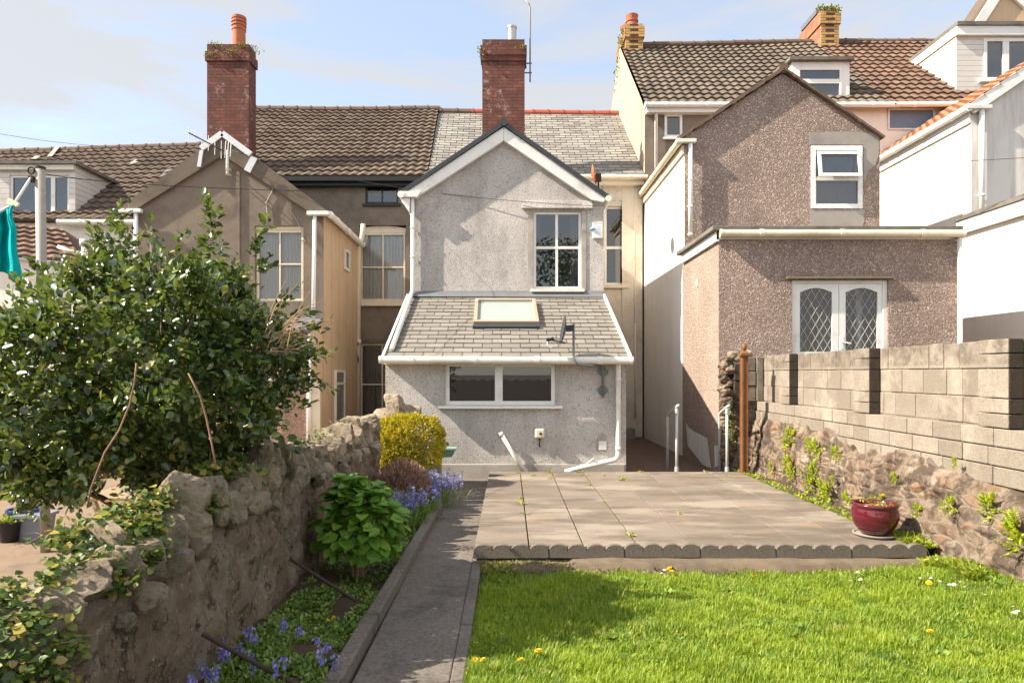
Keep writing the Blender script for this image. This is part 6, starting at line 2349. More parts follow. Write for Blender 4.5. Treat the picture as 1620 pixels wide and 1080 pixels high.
xx = PX(222, 5.9)
m.box(xx - .1, xx + .06, 5.85, 6.0, zt_ + .001, zt_ + .03)
m.box(xx - .11, xx + .07, 5.84, 6.01, zt_ + .0305, zt_ + .04)
tag(m.build('tray', M['white'], None, loc=(xx, 5.9, zt_)), 'flat white tray left of the white bowl on the table', 'tray')
gt = thing('trough', 'pale green plastic trough raised beside the golden bush at the house wall', 'trough', (-1.0, 9.6, -.14))
m = MB()
z0_, z1_ = PZ(722, 9.55), PZ(711, 9.55)
m.hexa([(-1.35, 9.48, z0_), (-.79, 9.48, z0_), (-.79, 9.7, z0_), (-1.35, 9.7, z0_)], [(-1.39, 9.44, z1_), (-.75, 9.44, z1_), (-.75, 9.74, z1_), (-1.39, 9.74, z1_)])
m.box(-1.41, -.735, 9.425, 9.755, z1_ + .001, z1_ + .018)
m.build('basin', M['pale_green'], gt, bevel=.004)
for x in (-1.25, -1.0):
    m = MB()
    m.box(x - .05, x + .05, 9.5, 9.68, -.14, z0_ - .001)
    m.build('leg', M['concrete'], gt)
# ------------------------------------------------------------------ holly tree
hx, hy = -2.12, 4.35
holly = thing('holly_tree', 'big round holly tree with glossy dark leaves, behind the stone wall', 'tree', (hx, hy, -.215))
m = MB()
m.tube([(hx, hy, -.25), (hx - .03, hy + .02, .35), (hx - .10, hy + .05, .9), (hx - .2, hy + .1, 1.5), (hx - .2, hy + .1, 2.3)], [.10, .085, .07, .05, .015], 12)
R = np.random.default_rng(31)
for k in range(26):
    a, el = R.uniform(0, 6.28), R.uniform(-.15, 1.1)
    s = Vector((hx - .05 - .1 * R.random(), hy + .04, R.uniform(.35, 1.5)))
    e = s + Vector((math.cos(a) * math.cos(el), math.sin(a) * math.cos(el), math.sin(el))) * R.uniform(.6, 1.05)
    mid = s.lerp(e, .5) + Vector((R.normal() * .06, R.normal() * .06, R.normal() * .06))
    m.tube([s, mid, e], [.03, .02, .006], 7)
m.build('trunk', M['bark'], holly, smooth=True)

C0 = np.array([-2.36, 4.30, 1.37])
RAD = np.array([1.02, .97, .83])
d = unit(520, R)
lump = np.array([mnoise.noise(Vector(q * 2.1)) for q in d])
cen = C0 + d * RAD * (0.86 + .30 * lump[:, None])
skew = np.clip((C0[0] - .15 - cen[:, 0]) / 1.0, 0, 1.2)
cen[:, 2] -= .34 * skew * np.clip((cen[:, 2] - .9) / .6, 0, 1.3)
# the crown is flatter below and cut back above the wall
cen[:, 2] = np.maximum(cen[:, 2], .74 - .12 * (cen[:, 0] < -2.75) + .10 * np.abs(R.normal(size=len(cen))))
keep = ~((cen[:, 0] > -1.72) & (cen[:, 2] < 1.0))
cen, dd_ = cen[keep], d[keep]
# sprigs standing out of the outline
spr = [(190, 345, 5.0), (196, 372, 5.0), (206, 395, 5.0), (328, 330, 4.9), (335, 350, 4.9), (330, 375, 4.9), (316, 395, 4.9), (345, 400, 5), (412, 372, 4.9), (405, 395, 4.9), (420, 420, 5), (60, 425, 5.0), (75, 440, 5.1), (40, 470, 5.0), (25, 462, 5.0),
       (502, 560, 5.0), (488, 600, 5.0), (470, 640, 4.9), (440, 690, 4.6), (495, 520, 5.0), (455, 470, 5.0), (478, 500, 5.), (508, 610, 5.0), (160, 400, 5), (130, 420, 5), (250, 385, 5), (280, 390, 5)]
sc = np.array([(PX(a, q - .68), q - .68, PZ(b, q - .68)) for a, b, q in spr])
sd2 = sc - C0
sd2 /= np.linalg.norm(sd2, axis=1, keepdims=True)


def sprigs(cen, out, per, rad, rng):
    n = len(cen)
    idx = np.repeat(np.arange(n), per)
    o = out[idx]
    # every sprig is a short shoot of its own direction with leaves set round it
    ax_ = out + unit(n, rng) * .75 + np.array([[0, 0, .25]])
    ax_ /= np.linalg.norm(ax_, axis=1, keepdims=True)
    ln = rng.uniform(.10, .26, n)
    tt = rng.uniform(-.5, .5, (len(idx), 1))
    P = cen[idx] + ax_[idx] * ln[idx][:, None] * tt + rng.normal(size=(len(idx), 3)) * rad * .45
    D = ax_[idx] * (.35 + .6 * (tt + .5)) + unit(len(idx), rng) * .85
    N = unit(len(idx), rng) * .75 + np.array([[0, 0, .8]]) + o * .5
    return P, D, N


P1, D1, N1 = sprigs(cen, dd_, 52, .075, R)
P2, D2, N2 = sprigs(sc, sd2, 26, .042, R)
inner = C0 + unit(9000, R) * RAD * (R.uniform(.35, .88, (9000, 1)))
inner = inner[(inner[:, 2] > .82) & (inner[:, 2] < 1.95 - .5 * np.clip(C0[0] - inner[:, 0], 0, 1.2))]
P3, D3, N3 = inner, unit(len(inner), R), unit(len(inner), R) + np.array([[0, 0, .5]])
P, D, N = (np.concatenate(q) for q in ((P1, P2, P3), (D1, D2, D3), (N1, N2, N3)))
L = R.uniform(.028, .066, len(P))
leaf_mesh('crown', P, D, N, L, L * R.uniform(.5, .68, len(P)), M['holly'], holly, .16)
m = MB()
for k, (a, b) in enumerate(((18, 716), (24, 722), (14, 726), (30, 719), (34, 727), (22, 714))):
    p = (PX(a, 4.0) + .0, 4.0 + .012 * k, PZ(b, 4.0))
    m.lathe([(0, -.011), (.009, -.006), (.011, 0), (.009, .006), (0, .011)], p, 8)
m.build('berry_cluster', M['berry'], holly, smooth=True)
# bare stems and dead twigs in front of the crown
br = thing('bramble', 'two bare pinkish bramble stems arching in front of the holly tree', 'bramble', (-1.7, 3.18, .6))
for pts in ([(216, 575), (208, 605), (200, 640), (188, 680), (170, 715), (150, 770), (140, 800)], [(298, 590), (312, 625), (322, 660), (334, 700), (346, 742)]):
    m = MB()
    q = 3.18
    m.tube([(PX(a, q), q + .03 * math.sin(i), PZ(b, q)) for i, (a, b) in enumerate(pts)], .0042, 6)
    m.build('stem', M['stem'], br, smooth=True)
tw = thing('dead_twigs', 'spray of dry brown twigs sticking out of the right side of the holly', 'twigs', (-1.6, 4.45, 1.5))
m = MB()
R = np.random.default_rng(5)
for k in range(26):
    a = (R.uniform(420, 470), R.uniform(500, 560))
    b = (a[0] + R.uniform(15, 75), a[1] - R.uniform(-15, 90) * R.random())
    q = 3.95 + R.uniform(-.1, .2)
    mid = ((a[0] + b[0]) / 2 + R.normal() * 5, (a[1] + b[1]) / 2 + R.normal() * 5 - 4)
    m.tube([(PX(x, q), q, PZ(y, q)) for x, y in (a, mid, b)], [.004, .003, .0016], 5)
m.build('twigs', M['twig'], tw)

# ------------------------------------------------------------------ shrubs in the bed
# hydrangea
ho = thing('hydrangea', 'leafy bright green hydrangea bush between the wall and the path kerb', 'shrub', (-1.17, 5.3, -.13))
R = np.random.default_rng(8)
n = 620
d = unit(n, R)
d[:, 2] = np.where(d[:, 2] < -.55, -d[:, 2], d[:, 2])
lump = np.array([mnoise.noise(Vector(q * 2.6)) for q in d])
c = np.array([-1.165, 5.3, .235])
P = c + d * np.array([.315, .31, .35]) * (R.uniform(.62, 1.03, (n, 1)) + .16 * lump[:, None])
P[:, 2] = np.maximum(P[:, 2], -.05)
D = d * .55 + np.stack([np.cos(a_ := R.uniform(0, 6.28, n)), np.sin(a_), np.zeros(n)], 1) * .7 + np.array([[0, 0, -.22]])
N = d * .7 + np.array([[0, 0, .75]]) + R.normal(size=(n, 3)) * .25
L = R.uniform(.08, .14, n)
leaf_mesh('leaves', P, D, N, L, L * R.uniform(.66, .84, n), M['hydrangea'], ho, .12, droop=.18)
m = MB()
for k in range(34):
    a = R.uniform(0, 6.28)
    e = c + np.array([math.cos(a) * R.uniform(.05, .26), math.sin(a) * R.uniform(.05, .26), R.uniform(-.1, .25)])
    s = Vector((-1.17 + math.cos(a) * .05, 5.3 + math.sin(a) * .05, -.15))
    m.tube([s, s.lerp(Vector(e), .5) + Vector((0, 0, .04)), e], [.006, .005, .003], 5)
m.build('stems', M['twig'], ho)
# golden privet
gy = 8.65
gp = thing('golden_shrub', 'clipped golden yellow shrub at the end of the bed', 'shrub', (-1.27, gy, -.14))
n = 15000
d = unit(n, R)
sq = d / np.maximum(np.abs(d) ** .62, 1e-3) * np.abs(d) ** .0
k4 = (np.abs(d) ** 2.3).sum(1, keepdims=True) ** (-1 / 2.3)
lump = np.array([mnoise.fractal(Vector(q * 3.5), 1, 2, 3) for q in d])
P = np.array([-1.275, gy, .53]) + d * k4 * np.array([.45, .40, .37]) * (R.uniform(.74, 1.0, (n, 1)) ** .5 + .15 * lump[:, None])
P[:, 2] = np.maximum(P[:, 2], .12)
D = d * .8 + unit(n, R) * .8 + np.array([[0, 0, .35]])
N = unit(n, R) * .8 + d * .4 + np.array([[0, 0, .6]])
L = R.uniform(.018, .04, n)
leaf_mesh('leaves', P, D, N, L, L * .52, M['golden'], gp, .12)
m = MB()
for k in range(30):
    a = R.uniform(0, 6.28)
    s = Vector((-1.27 + .04 * math.cos(a), gy + .04 * math.sin(a), -.16))
    e = s + Vector((math.cos(a) * .28, math.sin(a) * .26, R.uniform(.4, .95)))
    m.tube([s, s.lerp(e, .5) + Vector((0, 0, .08)), e], [.012, .008, .003], 5)
m.build('stems', M['bark'], gp)
# heather
hp = thing('heather', 'low brown and pink heather in front of the golden shrub', 'shrub', (-1.22, 7.75, -.13))
n = 5200
d = unit(n, R)
d[:, 2] = np.abs(d[:, 2])
P = np.array([-1.2, 7.72, .03]) + d * np.array([.33, .33, .40]) * R.uniform(.35, 1.0, (n, 1)) ** .6
D = d * .8 + np.array([[.1, 0, .9]]) + R.normal(size=(n, 3)) * .2
N = unit(n, R)
L = R.uniform(.03, .06, n)
leaf_mesh('sprigs', P, D, N, L, L * .2, M['heather'], hp, .1)


def straps(P, D, L, W, bend, mat, name, parent=None, loc=(0, 0, 0), segs=4):
    """arching strap leaves: root P, start direction D, bending down"""
    n = len(P)
    D = D / np.linalg.norm(D, axis=1, keepdims=True)
    S = np.cross(D, np.array([[0, 0, 1.0]]))
    S /= np.maximum(np.linalg.norm(S, axis=1, keepdims=True), 1e-4)
    pts = []
    p, dr = P.copy(), D.copy()
    for k in range(segs + 1):
        w = (W * (1 - (k / segs) ** 2 * .93))[:, None]
        pts.append(p - S * w / 2)
        pts.append(p + S * w / 2)
        p = p + dr * (L / segs)[:, None]
        dr = dr + np.array([[0, 0, -1.0]]) * (bend[:, None] / segs)
        dr /= np.linalg.norm(dr, axis=1, keepdims=True)
    V = np.stack(pts, 1).reshape(-1, 3)
    m_ = 2 * (segs + 1)
    i = np.arange(n)[:, None] * m_
    Q = np.concatenate([i + np.array([[2 * k, 2 * k + 1, 2 * k + 3, 2 * k + 2]]) for k in range(segs)])
    return np_mesh(name, V, Q, mat, parent, loc)


def bluebells(cx, cy, cz, rx, ry, stems, leaves, h, lab, seed, ll=.22, parent_name='bluebells'):
    r = np.random.default_rng(seed)
    o = thing('bluebells', lab, 'flowers', (cx, cy, cz), 'bluebells in the planted bed')
    n = leaves
    P = np.stack([cx + r.normal(size=n) * rx * .45, cy + r.normal(size=n) * ry * .45, np.full(n, cz - .01)], 1)
    a = r.uniform(0, 6.28, n)
    D = np.stack([np.cos(a) * .55, np.sin(a) * .55, r.uniform(.6, 1.3, n)], 1)
    straps(P, D, r.uniform(.6, 1.25, n) * ll, r.uniform(.006, .012, n), r.uniform(.6, 2.4, n), M['strap'], 'leaves', o)
    m = MB()
    FP, FD = [], []
    for k in range(stems):
        s = Vector((cx + r.normal() * rx * .5, cy + r.normal() * ry * .5, cz))
        lean = Vector((r.normal() * .18, r.normal() * .18, 1)).normalized()
        hh = h * r.uniform(.75, 1.2)
        e = s + lean * hh
        side_ = Vector((r.normal(), r.normal(), 0)).normalized()
        tip = e + side_ * .03 + Vector((0, 0, -.004))
        m.tube([s, s.lerp(e, .6), e, tip], .0026, 5)
        for q in range(r.integers(6, 11)):
            w = r.uniform(.55, 1.0)
            p = s.lerp(e, w) + side_ * (.012 * (w > .9))
            for b in range(5):
                FP.append(p + Vector((r.normal() * .008, r.normal() * .008, -.002)))
                FD.append((r.normal() * .35 + side_.x * .4, r.normal() * .35 + side_.y * .4, -.7))
    m.build('stalks', M['strap'], o)
    FP, FD = np.array(FP), np.array(FD)
    Lb = r.uniform(.014, .024, len(FP))
    leaf_mesh('flowers', FP, FD, unit(len(FP), r), Lb, Lb * .5, M['bluebell'], o, .2)
    return o


bluebells(-.87, 8.0, -.10, .30, .24, 70, 150, .36, 'tall mass of bluebells leaning over the path kerb in front of the golden bush', 1, .26)
bluebells(-1.07, 6.85, -.10, .24, .22, 44, 160, .33, 'bluebells rising behind the hydrangea, nearest the kerb', 2, .27)
bluebells(-.93, 7.35, -.10, .18, .24, 12, 170, .26, 'grassy clump of bluebell leaves spilling on the kerb behind the hydrangea', 3, .28)
for k, (a, b, st, lv) in enumerate(((345, 1052, 3, 26), (352, 1030, 3, 16), (398, 1000, 3, 14), (405, 1040, 2, 12), (330, 1078, 3, 26), (458, 985, 2, 8), (503, 1010, 2, 10), (523, 1042, 1, 8), (430, 1060, 2, 14), (376, 1010, 2, 12))):
    d_ = 1.50 * F / (b + 25 - VY)
    x = min(max(PX(a, d_), -1.45), -.92)
    labs = ['bluebells under the front end of the iron bar', 'bluebells close to the wall above the iron bar', 'bluebells halfway between wall and kerb, tallest of the front ones', 'small bluebell below the middle of the iron bar',
            'bluebells with long grassy leaves at the bottom of the photo', 'bluebell standing alone farthest back by the wall', 'single bluebell beside the two yellow flowers', 'small bluebell nearest the kerb',
            'pair of short bluebells by the kerb end of the iron bar', 'bluebell against the foot of the wall, over the iron bar']
    bluebells(x, d_, -.12, .05, .05, max(st, 2), lv, .16, labs[k], 20 + k, .15)

# ivy and dry growth along the wall top
R = np.random.default_rng(12)


def ivy(px_spots, lab, per, seed, size=(.026, .05)):
    r = np.random.default_rng(seed)
    c = np.array([(x, y, z) for x, y, z, *_ in px_spots])
    sp_ = np.array([s[3] for s in px_spots])
    idx = np.repeat(np.arange(len(c)), per)
    P = c[idx] + r.normal(size=(len(idx), 3)) * sp_[idx][:, None] * np.array([[.8, 1.1, .55]])
    n = len(P)
    D = np.stack([r.normal(size=n) * .7 + .3, r.normal(size=n) * .7 - .2, r.normal(size=n) * .4 - .15], 1)
    N = np.stack([r.normal(size=n) * .4 + .35, r.normal(size=n) * .4 - .2, np.ones(n)], 1)
    L = r.uniform(*size, n)
    o = thing('ivy', lab, 'ivy', tuple(c.mean(0)), 'ivy on the old stone wall')
    leaf_mesh('leaves', P, D, N, L, L * r.uniform(.75, 1.0, n), M['ivy'], o, .1, droop=.1)
    m = MB()
    for k in range(34):
        p = Vector(P[r.integers(0, n)])
        q = p + Vector((r.normal() * .05, r.normal() * .06, r.normal() * .03 - .01))
        m.tube([p, p.lerp(q, .35) + Vector((r.normal() * .01, r.normal() * .01, .012)), p.lerp(q, .7) + Vector((r.normal() * .01, r.normal() * .01, .01)), q], [.0016, .0014, .0012, .0008], 4)
    m.build('stems', M['twig'], o)


ivy([(-1.72, 2.62, .66, .055), (-1.62, 2.80, .68, .055), (-1.74, 2.94, .73, .06), (-1.62, 3.05, .74, .05), (-1.78, 3.12, .78, .06), (-1.56, 2.74, .60, .045), (-1.56, 2.95, .64, .04), (-1.82, 2.85, .74, .06), (-1.72, 3.3, .80, .05)], 'thick yellowish ivy spreading over the middle stones of the wall, below the bench', 240, 1, (.016, .045))
ivy([(-1.70, 2.10, .60, .055), (-1.60, 2.25, .59, .05), (-1.66, 2.38, .60, .05), (-1.75, 2.36, .64, .05), (-1.54, 2.16, .50, .045), (-1.51, 2.22, .42, .035), (-1.8, 2.2, .66, .05), (-1.52, 2.33, .48, .03)], 'bright ivy trailing down the wall at the lower left corner', 190, 2, (.015, .042))
ivy([(-1.62, 4.02, .86, .06), (-1.68, 3.8, .86, .05), (-1.58, 4.2, .80, .05), (-1.60, 3.62, .72, .04)], 'dark ivy sprigs between the upright stones of the wall, under the holly', 110, 3)
ivy([(-1.60, 5.3, .86, .06), (-1.64, 5.9, .88, .06), (-1.62, 6.6, .9, .06)], 'thin dry growth over the far stones of the wall, behind the hydrangea', 80, 4, (.015, .035))

# ------------------------------------------------------------------ lawn
R = np.random.default_rng(77)


def in_view(x, y, pad=.08): return (x < (1640 - VX) / F * y + pad) & (y * F > 0)


n = 190000
y = 2.95 + (5.525 - 2.95) * R.random(n) ** 1.1
xmax = np.minimum(3.72, .78 * y)
x = -.225 + R.random(n) * (xmax + .225)
z = lawn_z(x, y)
cl = np.array([mnoise.noise(Vector((a * 3.2, b * 3.2, 0))) + .6 * mnoise.noise(Vector((a * 11, b * 11, 4))) for a, b in zip(x, y)])
edge = np.clip((x + .24) / .05, .6, 1.0)
hgt = (R.uniform(.016, .044, n) * (1.15 + .9 * cl)).clip(.010, .10) * edge
tall = R.random(n) < .03
hgt[tall] *= 1.5
a = R.uniform(0, 6.28, n)
lean = R.uniform(.15, .95, n)
dirx, diry = np.cos(a) * lean, np.sin(a) * lean
w = R.uniform(.0024, .006, n)
sx_, sy_ = -np.sin(a) * w / 2, np.cos(a) * w / 2
b0 = np.stack([x - sx_, y - sy_, z], 1)
b1 = np.stack([x + sx_, y + sy_, z], 1)
m0 = np.stack([x + dirx * hgt * .4 - sx_ * .8, y + diry * hgt * .4 - sy_ * .8, z + hgt * .62], 1)
m1 = np.stack([x + dirx * hgt * .4 + sx_ * .8, y + diry * hgt * .4 + sy_ * .8, z + hgt * .62], 1)
tp = np.stack([x + dirx * hgt * 1.0, y + diry * hgt * 1.0, z + hgt], 1)
V = np.stack([b0, b1, m1, m0, tp], 1).reshape(-1, 3)
i = np.arange(n)[:, None] * 5
t = T('grass_blade')
col = t.ramp(t.island(), [(0, (0.075, 0.155, 0.012)), (.4, (0.17, 0.275, 0.018)), (.75, (0.275, 0.375, 0.026)), (.93, (0.40, 0.43, 0.06)), (1, (0.52, 0.44, 0.18))])
col = t.mix(t.ramp(t.noise(1.6, 5, .6), [(.44, .0), (.60, .75)]), col, (0.31, 0.40, 0.03))
col = t.mix(t.ramp(t.noise(3.1, 6, .7, vec=t.map(t.obj(), loc=(4, 2, 0))), [(.56, .0), (.66, .7)]), col, (0.10, 0.19, 0.015))
col = t.mix(t.ramp(t.noise(2.3, 6, .7, vec=t.map(t.obj(), loc=(9, 7, 0))), [(.60, .0), (.68, .6)]), col, (0.46, 0.40, 0.14))
t.done(col, .5, None, .35)
tl = t.n.new('ShaderNodeBsdfTranslucent')
t.l.new(t.mix(.5, col, (.38, .52, .03)), tl.inputs[0])
mx = t.n.new('ShaderNodeMixShader')
mx.inputs[0].default_value = .35
t.l.new(t.b.outputs[0], mx.inputs[1])
t.l.new(tl.outputs[0], mx.inputs[2])
t.l.new(mx.outputs[0], t.out.inputs[0])
M['grass'] = t.m
go = np_mesh('grass', V, i + np.array([[0, 1, 2, 3]]), M['grass'], tris=i + np.array([[3, 2, 4]]))
tag(go, 'bright green lawn of short rough grass', 'grass', kind='stuff')

# weeds and moss of the bed, side strip and lawn corner
n = 26000
x, y = R.uniform(-1.5, -.9, n), 3.0 + 6.6 * R.random(n) ** 1.4
ok = (np.array([mnoise.noise(Vector((a * 4, b * 4, 9))) for a, b in zip(x, y)]) > -.28) & ~((y > 4.95) & (y < 5.6) & (R.random(n) < .6))
x, y = x[ok], y[ok]
n = len(x)
P = np.stack([x, y, bed_z(x, y)], 1)
a = R.uniform(0, 6.28, n)
D = np.stack([np.cos(a), np.sin(a), R.uniform(.1, 1.2, n)], 1)
N = np.stack([R.normal(size=n) * .3, R.normal(size=n) * .3, np.ones(n)], 1)
L = R.uniform(.014, .042, n)
tag(leaf_mesh('bed_weeds', P, D, N, L, L * R.uniform(.25, .7, n), M['strap'], None, .1), 'low weeds and grass covering the soil of the planted bed', 'weeds', kind='stuff')
n = 5200
y = R.uniform(5.5, 10.4, n)
x = 3.30 + np.abs(R.normal(size=n)) * .09
cl = np.array([mnoise.noise(Vector((3, b * 2.6, 1))) for b in y])
ok = (cl + .5 * R.normal(size=n) * .5 > .0) & (x < 3.56)
x, y = x[ok], y[ok]
n2 = 2600
cx_ = np.concatenate([x, 3.33 + np.abs(R.normal(size=n2)) * .10]).clip(3.2, 3.58)
cy_ = np.concatenate([y, R.uniform(4.9, 6.0, n2)])
n = len(cx_)
zz = np.where(cy_ > 5.6, -.02, lawn_z(cx_, cy_))
P = np.stack([cx_, cy_, zz], 1)
a = R.uniform(0, 6.28, n)
D = np.stack([np.cos(a), np.sin(a), R.uniform(.4, 1.6, n)], 1)
N = np.stack([R.normal(size=n) * .4, R.normal(size=n) * .4, np.ones(n)], 1)
L = R.uniform(.02, .06, n) * np.where((cy_ < 6.1), 1.5, 1.0)
tag(leaf_mesh('edge_weeds', P, D, N, L, L * R.uniform(.15, .5, n), M['weed'], None, .1), 'weeds growing along the foot of the right hand stone wall', 'weeds', kind='stuff')
# moss on the footing at its left end
n = 3400
x = np.concatenate([-.24 + np.abs(R.normal(size=1600)) * .35, R.uniform(-.24, 3.3, 1800)])
y = R.uniform(5.40, 5.54, n)
P = np.stack([x, y, -.165 + (y - 5.40) * .35 + R.uniform(-.01, .02, n)], 1)
L = R.uniform(.008, .02, n)
tag(leaf_mesh('footing_moss', P, unit(n, R) + np.array([[0, -.4, .5]]), unit(n, R), L, L * .6, M['moss'], None, .1), 'brown and yellow moss on the footing at the shaded patio corner', 'moss', kind='stuff')


# broad leaved weeds among the grass
n = 1500
k_ = 130
cx_, cy_ = R.uniform(-.1, 3.6, k_), R.uniform(3.1, 5.3, k_)
ix = R.integers(0, k_, n)
x, y = cx_[ix] + R.normal(size=n) * .012, cy_[ix] + R.normal(size=n) * .012
a = R.uniform(0, 6.28, n)
P = np.stack([x, y, lawn_z(x, y) + .012], 1)
D = np.stack([np.cos(a), np.sin(a), R.uniform(.15, .8, n)], 1)
L = R.uniform(.025, .06, n)
tag(leaf_mesh('lawn_weeds', P, D, np.stack([R.normal(size=n) * .2, R.normal(size=n) * .2, np.ones(n)], 1), L, L * R.uniform(.25, .5, n), M['strap'], None, .1), 'broad leaved weeds scattered through the lawn', 'weeds', kind='stuff')


def ground_hit(px_, py_, zf):
    d_ = 4.5
    for _ in range(30):
        z_ = zf(PX(px_, d_), d_)
        d_ = (H - z_) * F / (py_ - VY)
    return PX(px_, d_), d_, zf(PX(px_, d_), d_)


# dandelions and daisies: one of each built with its parts, the rest copied
def flower(name, petals, r_, h, mat, centre, lab, cat, grp):
    o = thing(name, lab, cat, (0, 0, 0), grp)
    m = MB()
    m.tube([(0, 0, 0), (.004, 0, h * .6), (.0, 0, h)], .0018, 5)
    m.build('stalk', M['strap'], o)
    n_ = petals
    a = np.linspace(0, 6.28 * 3, n_)
    ring = np.repeat([0, 1, 2], int(np.ceil(n_ / 3)))[:n_]
    P = np.stack([np.cos(a) * .002, np.sin(a) * .002, np.full(n_, h + .001)], 1)
    D = np.stack([np.cos(a), np.sin(a), .15 + ring * .5], 1)
    leaf_mesh('petals', P, D, np.tile([[0, 0, 1.0]], (n_, 1)) + D * .01, np.full(n_, r_) * (1 - ring * .18), np.full(n_, r_ * .34), M[mat], o, .05)
    if centre:
        m = MB()
        m.lathe([(r_ * .38, 0), (r_ * .3, .003), (0, .004)], (0, 0, h + .001), 10)
        m.build('centre', M[centre], o)
    return o


lz = lambda x, y: float(lawn_z(x, y)) + .0
DAN = [(747, 1047), (770, 1052), (826, 1052), (852, 1043), (1011, 940), (975, 888), (1004, 900), (1032, 902), (1053, 888), (1064, 904), (1102, 892), (1195, 892), (1228, 899), (1250, 899), (1195, 920), (1309, 890), (1468, 889), (1471, 926), (1473, 1008), (1060, 910)]
DAI = [(1050, 912), (1058, 914), (1048, 906), (1343, 922), (1364, 922), (1360, 910), (1366, 908), (1467, 910), (1474, 917), (1467, 921), (1453, 918), (1484, 925), (1510, 928), (1520, 925), (1525, 932), (1559, 945), (1608, 966), (1606, 974), (1615, 974), (1600, 976), (1503, 930)]
d0 = flower('dandelion', 60, .021, .055, 'dandelion', None, 'yellow dandelion flowering in the lawn', 'flower', 'dandelions in the lawn')
d1 = flower('daisy', 24, .0155, .05, 'daisy', 'dandelion', 'small white daisy flowering in the lawn', 'flower', 'daisies in the lawn')
rr = random.Random(2)
for proto, spots in ((d0, DAN), (d1, DAI)):
    for k, (a, b) in enumerate(spots):
        x, y, z = ground_hit(a, b + 6, lz)
        o = proto if k == 0 else dup(proto, (0, 0, 0))
        o.location = (x, min(y, 5.5), z)
        o.rotation_euler = (rr.uniform(-.3, .5), rr.uniform(-.3, .3), rr.uniform(0, 6))
        s = rr.uniform(.8, 1.15)
        o.scale = (s, s, s)
for k, (a, b) in enumerate(((519, 990), (528, 985))):
    o = dup(d0, (0, 0, 0), label='small yellow flower in the bed beside the single bluebell')
    x, y, z = ground_hit(a, b + 10, lambda x, y: -.10)
    o.location, o['group'], o.scale = (x, y, z), 'yellow flowers in the bed', (.6, .6, 1.2)


# tufts in the joints of the patio
def tuft_plant(name, n_, l_, lab, cat, grp, seed, mat='weed', up=.9, wd=.3):
    r = np.random.default_rng(seed)
    a = r.uniform(0, 6.28, n_)
    P = np.stack([r.normal(size=n_) * .02, r.normal(size=n_) * .012, np.zeros(n_)], 1)
    D = np.stack([np.cos(a), np.sin(a), r.uniform(.2, 1.5, n_) * up], 1)
    N = np.stack([r.normal(size=n_) * .4, r.normal(size=n_) * .4, np.ones(n_)], 1)
    L = r.uniform(.5, 1.2, n_) * l_
    o = leaf_mesh(name, P, D, N, L, L * wd, M[mat], None, .1)
    return tag(o, lab, cat, grp)


TU = [(819, 748, 1.2), (822, 760, .8), (824, 788, 1.1), (826, 796, 1.3), (829, 812, 1.0), (868, 746, 1.6), (872, 757, 1.1), (918, 747, 1.4), (922, 752, 1.), (934, 767, 1.), (955, 794, .9), (997, 846, 1.3), (985, 759, 1.7), (1014, 746, 1.0), (1074, 812, 1.0), (1112, 744, 1.3), (1141, 759, .9), (1150, 752, .8), (1010, 744, .9), (843, 752, 1.2), (955, 752, 1.0)]
w0 = tuft_plant('weed_tuft', 26, .035, 'little green weed growing in a joint of the patio slabs', 'weed', 'weeds in the patio joints', 3)
for k, (a, b, s) in enumerate(TU):
    x, y, z = ground_hit(a, b, lambda x, y: 0.0)
    o = w0 if k == 0 else dup(w0, (0, 0, 0))
    o.location, o.rotation_euler, o.scale = (x, min(y, 9.83), -.003), (0, 0, rr.uniform(0, 6)), (s * 1.1, s * 1.1, s * .8)


# ferns on the right wall
def fern(seed):
    r = np.random.default_rng(seed)
    P, D, L = [], [], []
    for f in range(24):
        a = r.uniform(-1.6, 1.6)
        dr = Vector((-math.cos(a) * r.uniform(.3, .8), math.sin(a) * .8, r.uniform(-.5, 1.2))).normalized()
        ln = r.uniform(.05, .10)
        s0 = Vector((0, r.normal() * .02, r.normal() * .03))
        sd_ = dr.cross(Vector((.6, 0, 1))).normalized()
        for k in range(8):
            p = s0 + dr * ln * (k + .5) / 8
            for sg in (-1, 1):
                P.append(p)
                D.append(dr * .8 + sd_ * sg)
                L.append(.026 * (1 - k / 10))
    P, D, L = np.array(P), np.array(D), np.array(L)
    return leaf_mesh('fern', P, D, np.tile([[-.9, -.2, .4]], (len(P), 1)) + r.normal(size=(len(P), 3)) * .35, L, L * .5, M['fern'], None, .1)


f0 = fern(4)
FE = [(1248, 690, 1.5), (1243, 702, 1.0), (1246, 735, 1.5), (1252, 748, 1.2), (1279, 702, 1.0), (1290, 712, 1.4), (1284, 750, 1.2), (1280, 765, 1.3), (1288, 740, .9), (1300, 775, 1.4), (1310, 780, 1.5), (1322, 718, 1.0), (1221, 740, 1.0), (1198, 716, .5), (1265, 745, .5),
      (1318, 760, .7), (1415, 757, .7), (1380, 790, .6), (1395, 788, .6), (1504, 799, .9), (1562, 800, 1.2), (1511, 733, .6), (1607, 846, 1.7), (1490, 800, .5), (1450, 806, .8), (1340, 790, .9)]
for k, (a, b, s) in enumerate(FE):
    dxw = 3.56
    d_ = dxw * F / (a - VX)
    z_ = PZ(b, d_)
    dxw = 3.515 + .10 * max(0, z_) / .7
    d_ = dxw * F / (a - VX)
    o = f0 if k == 0 else dup(f0, (0, 0, 0))
    o.location, o.rotation_euler, o.scale = (dxw, d_, PZ(b, d_)), (rr.uniform(-.5, .5), 0, rr.uniform(-.4, .4)), (s, s, s)
    tag(o, 'small yellow green fern rooted in the joints of the low stone wall', 'fern', 'ferns on the low stone wall')
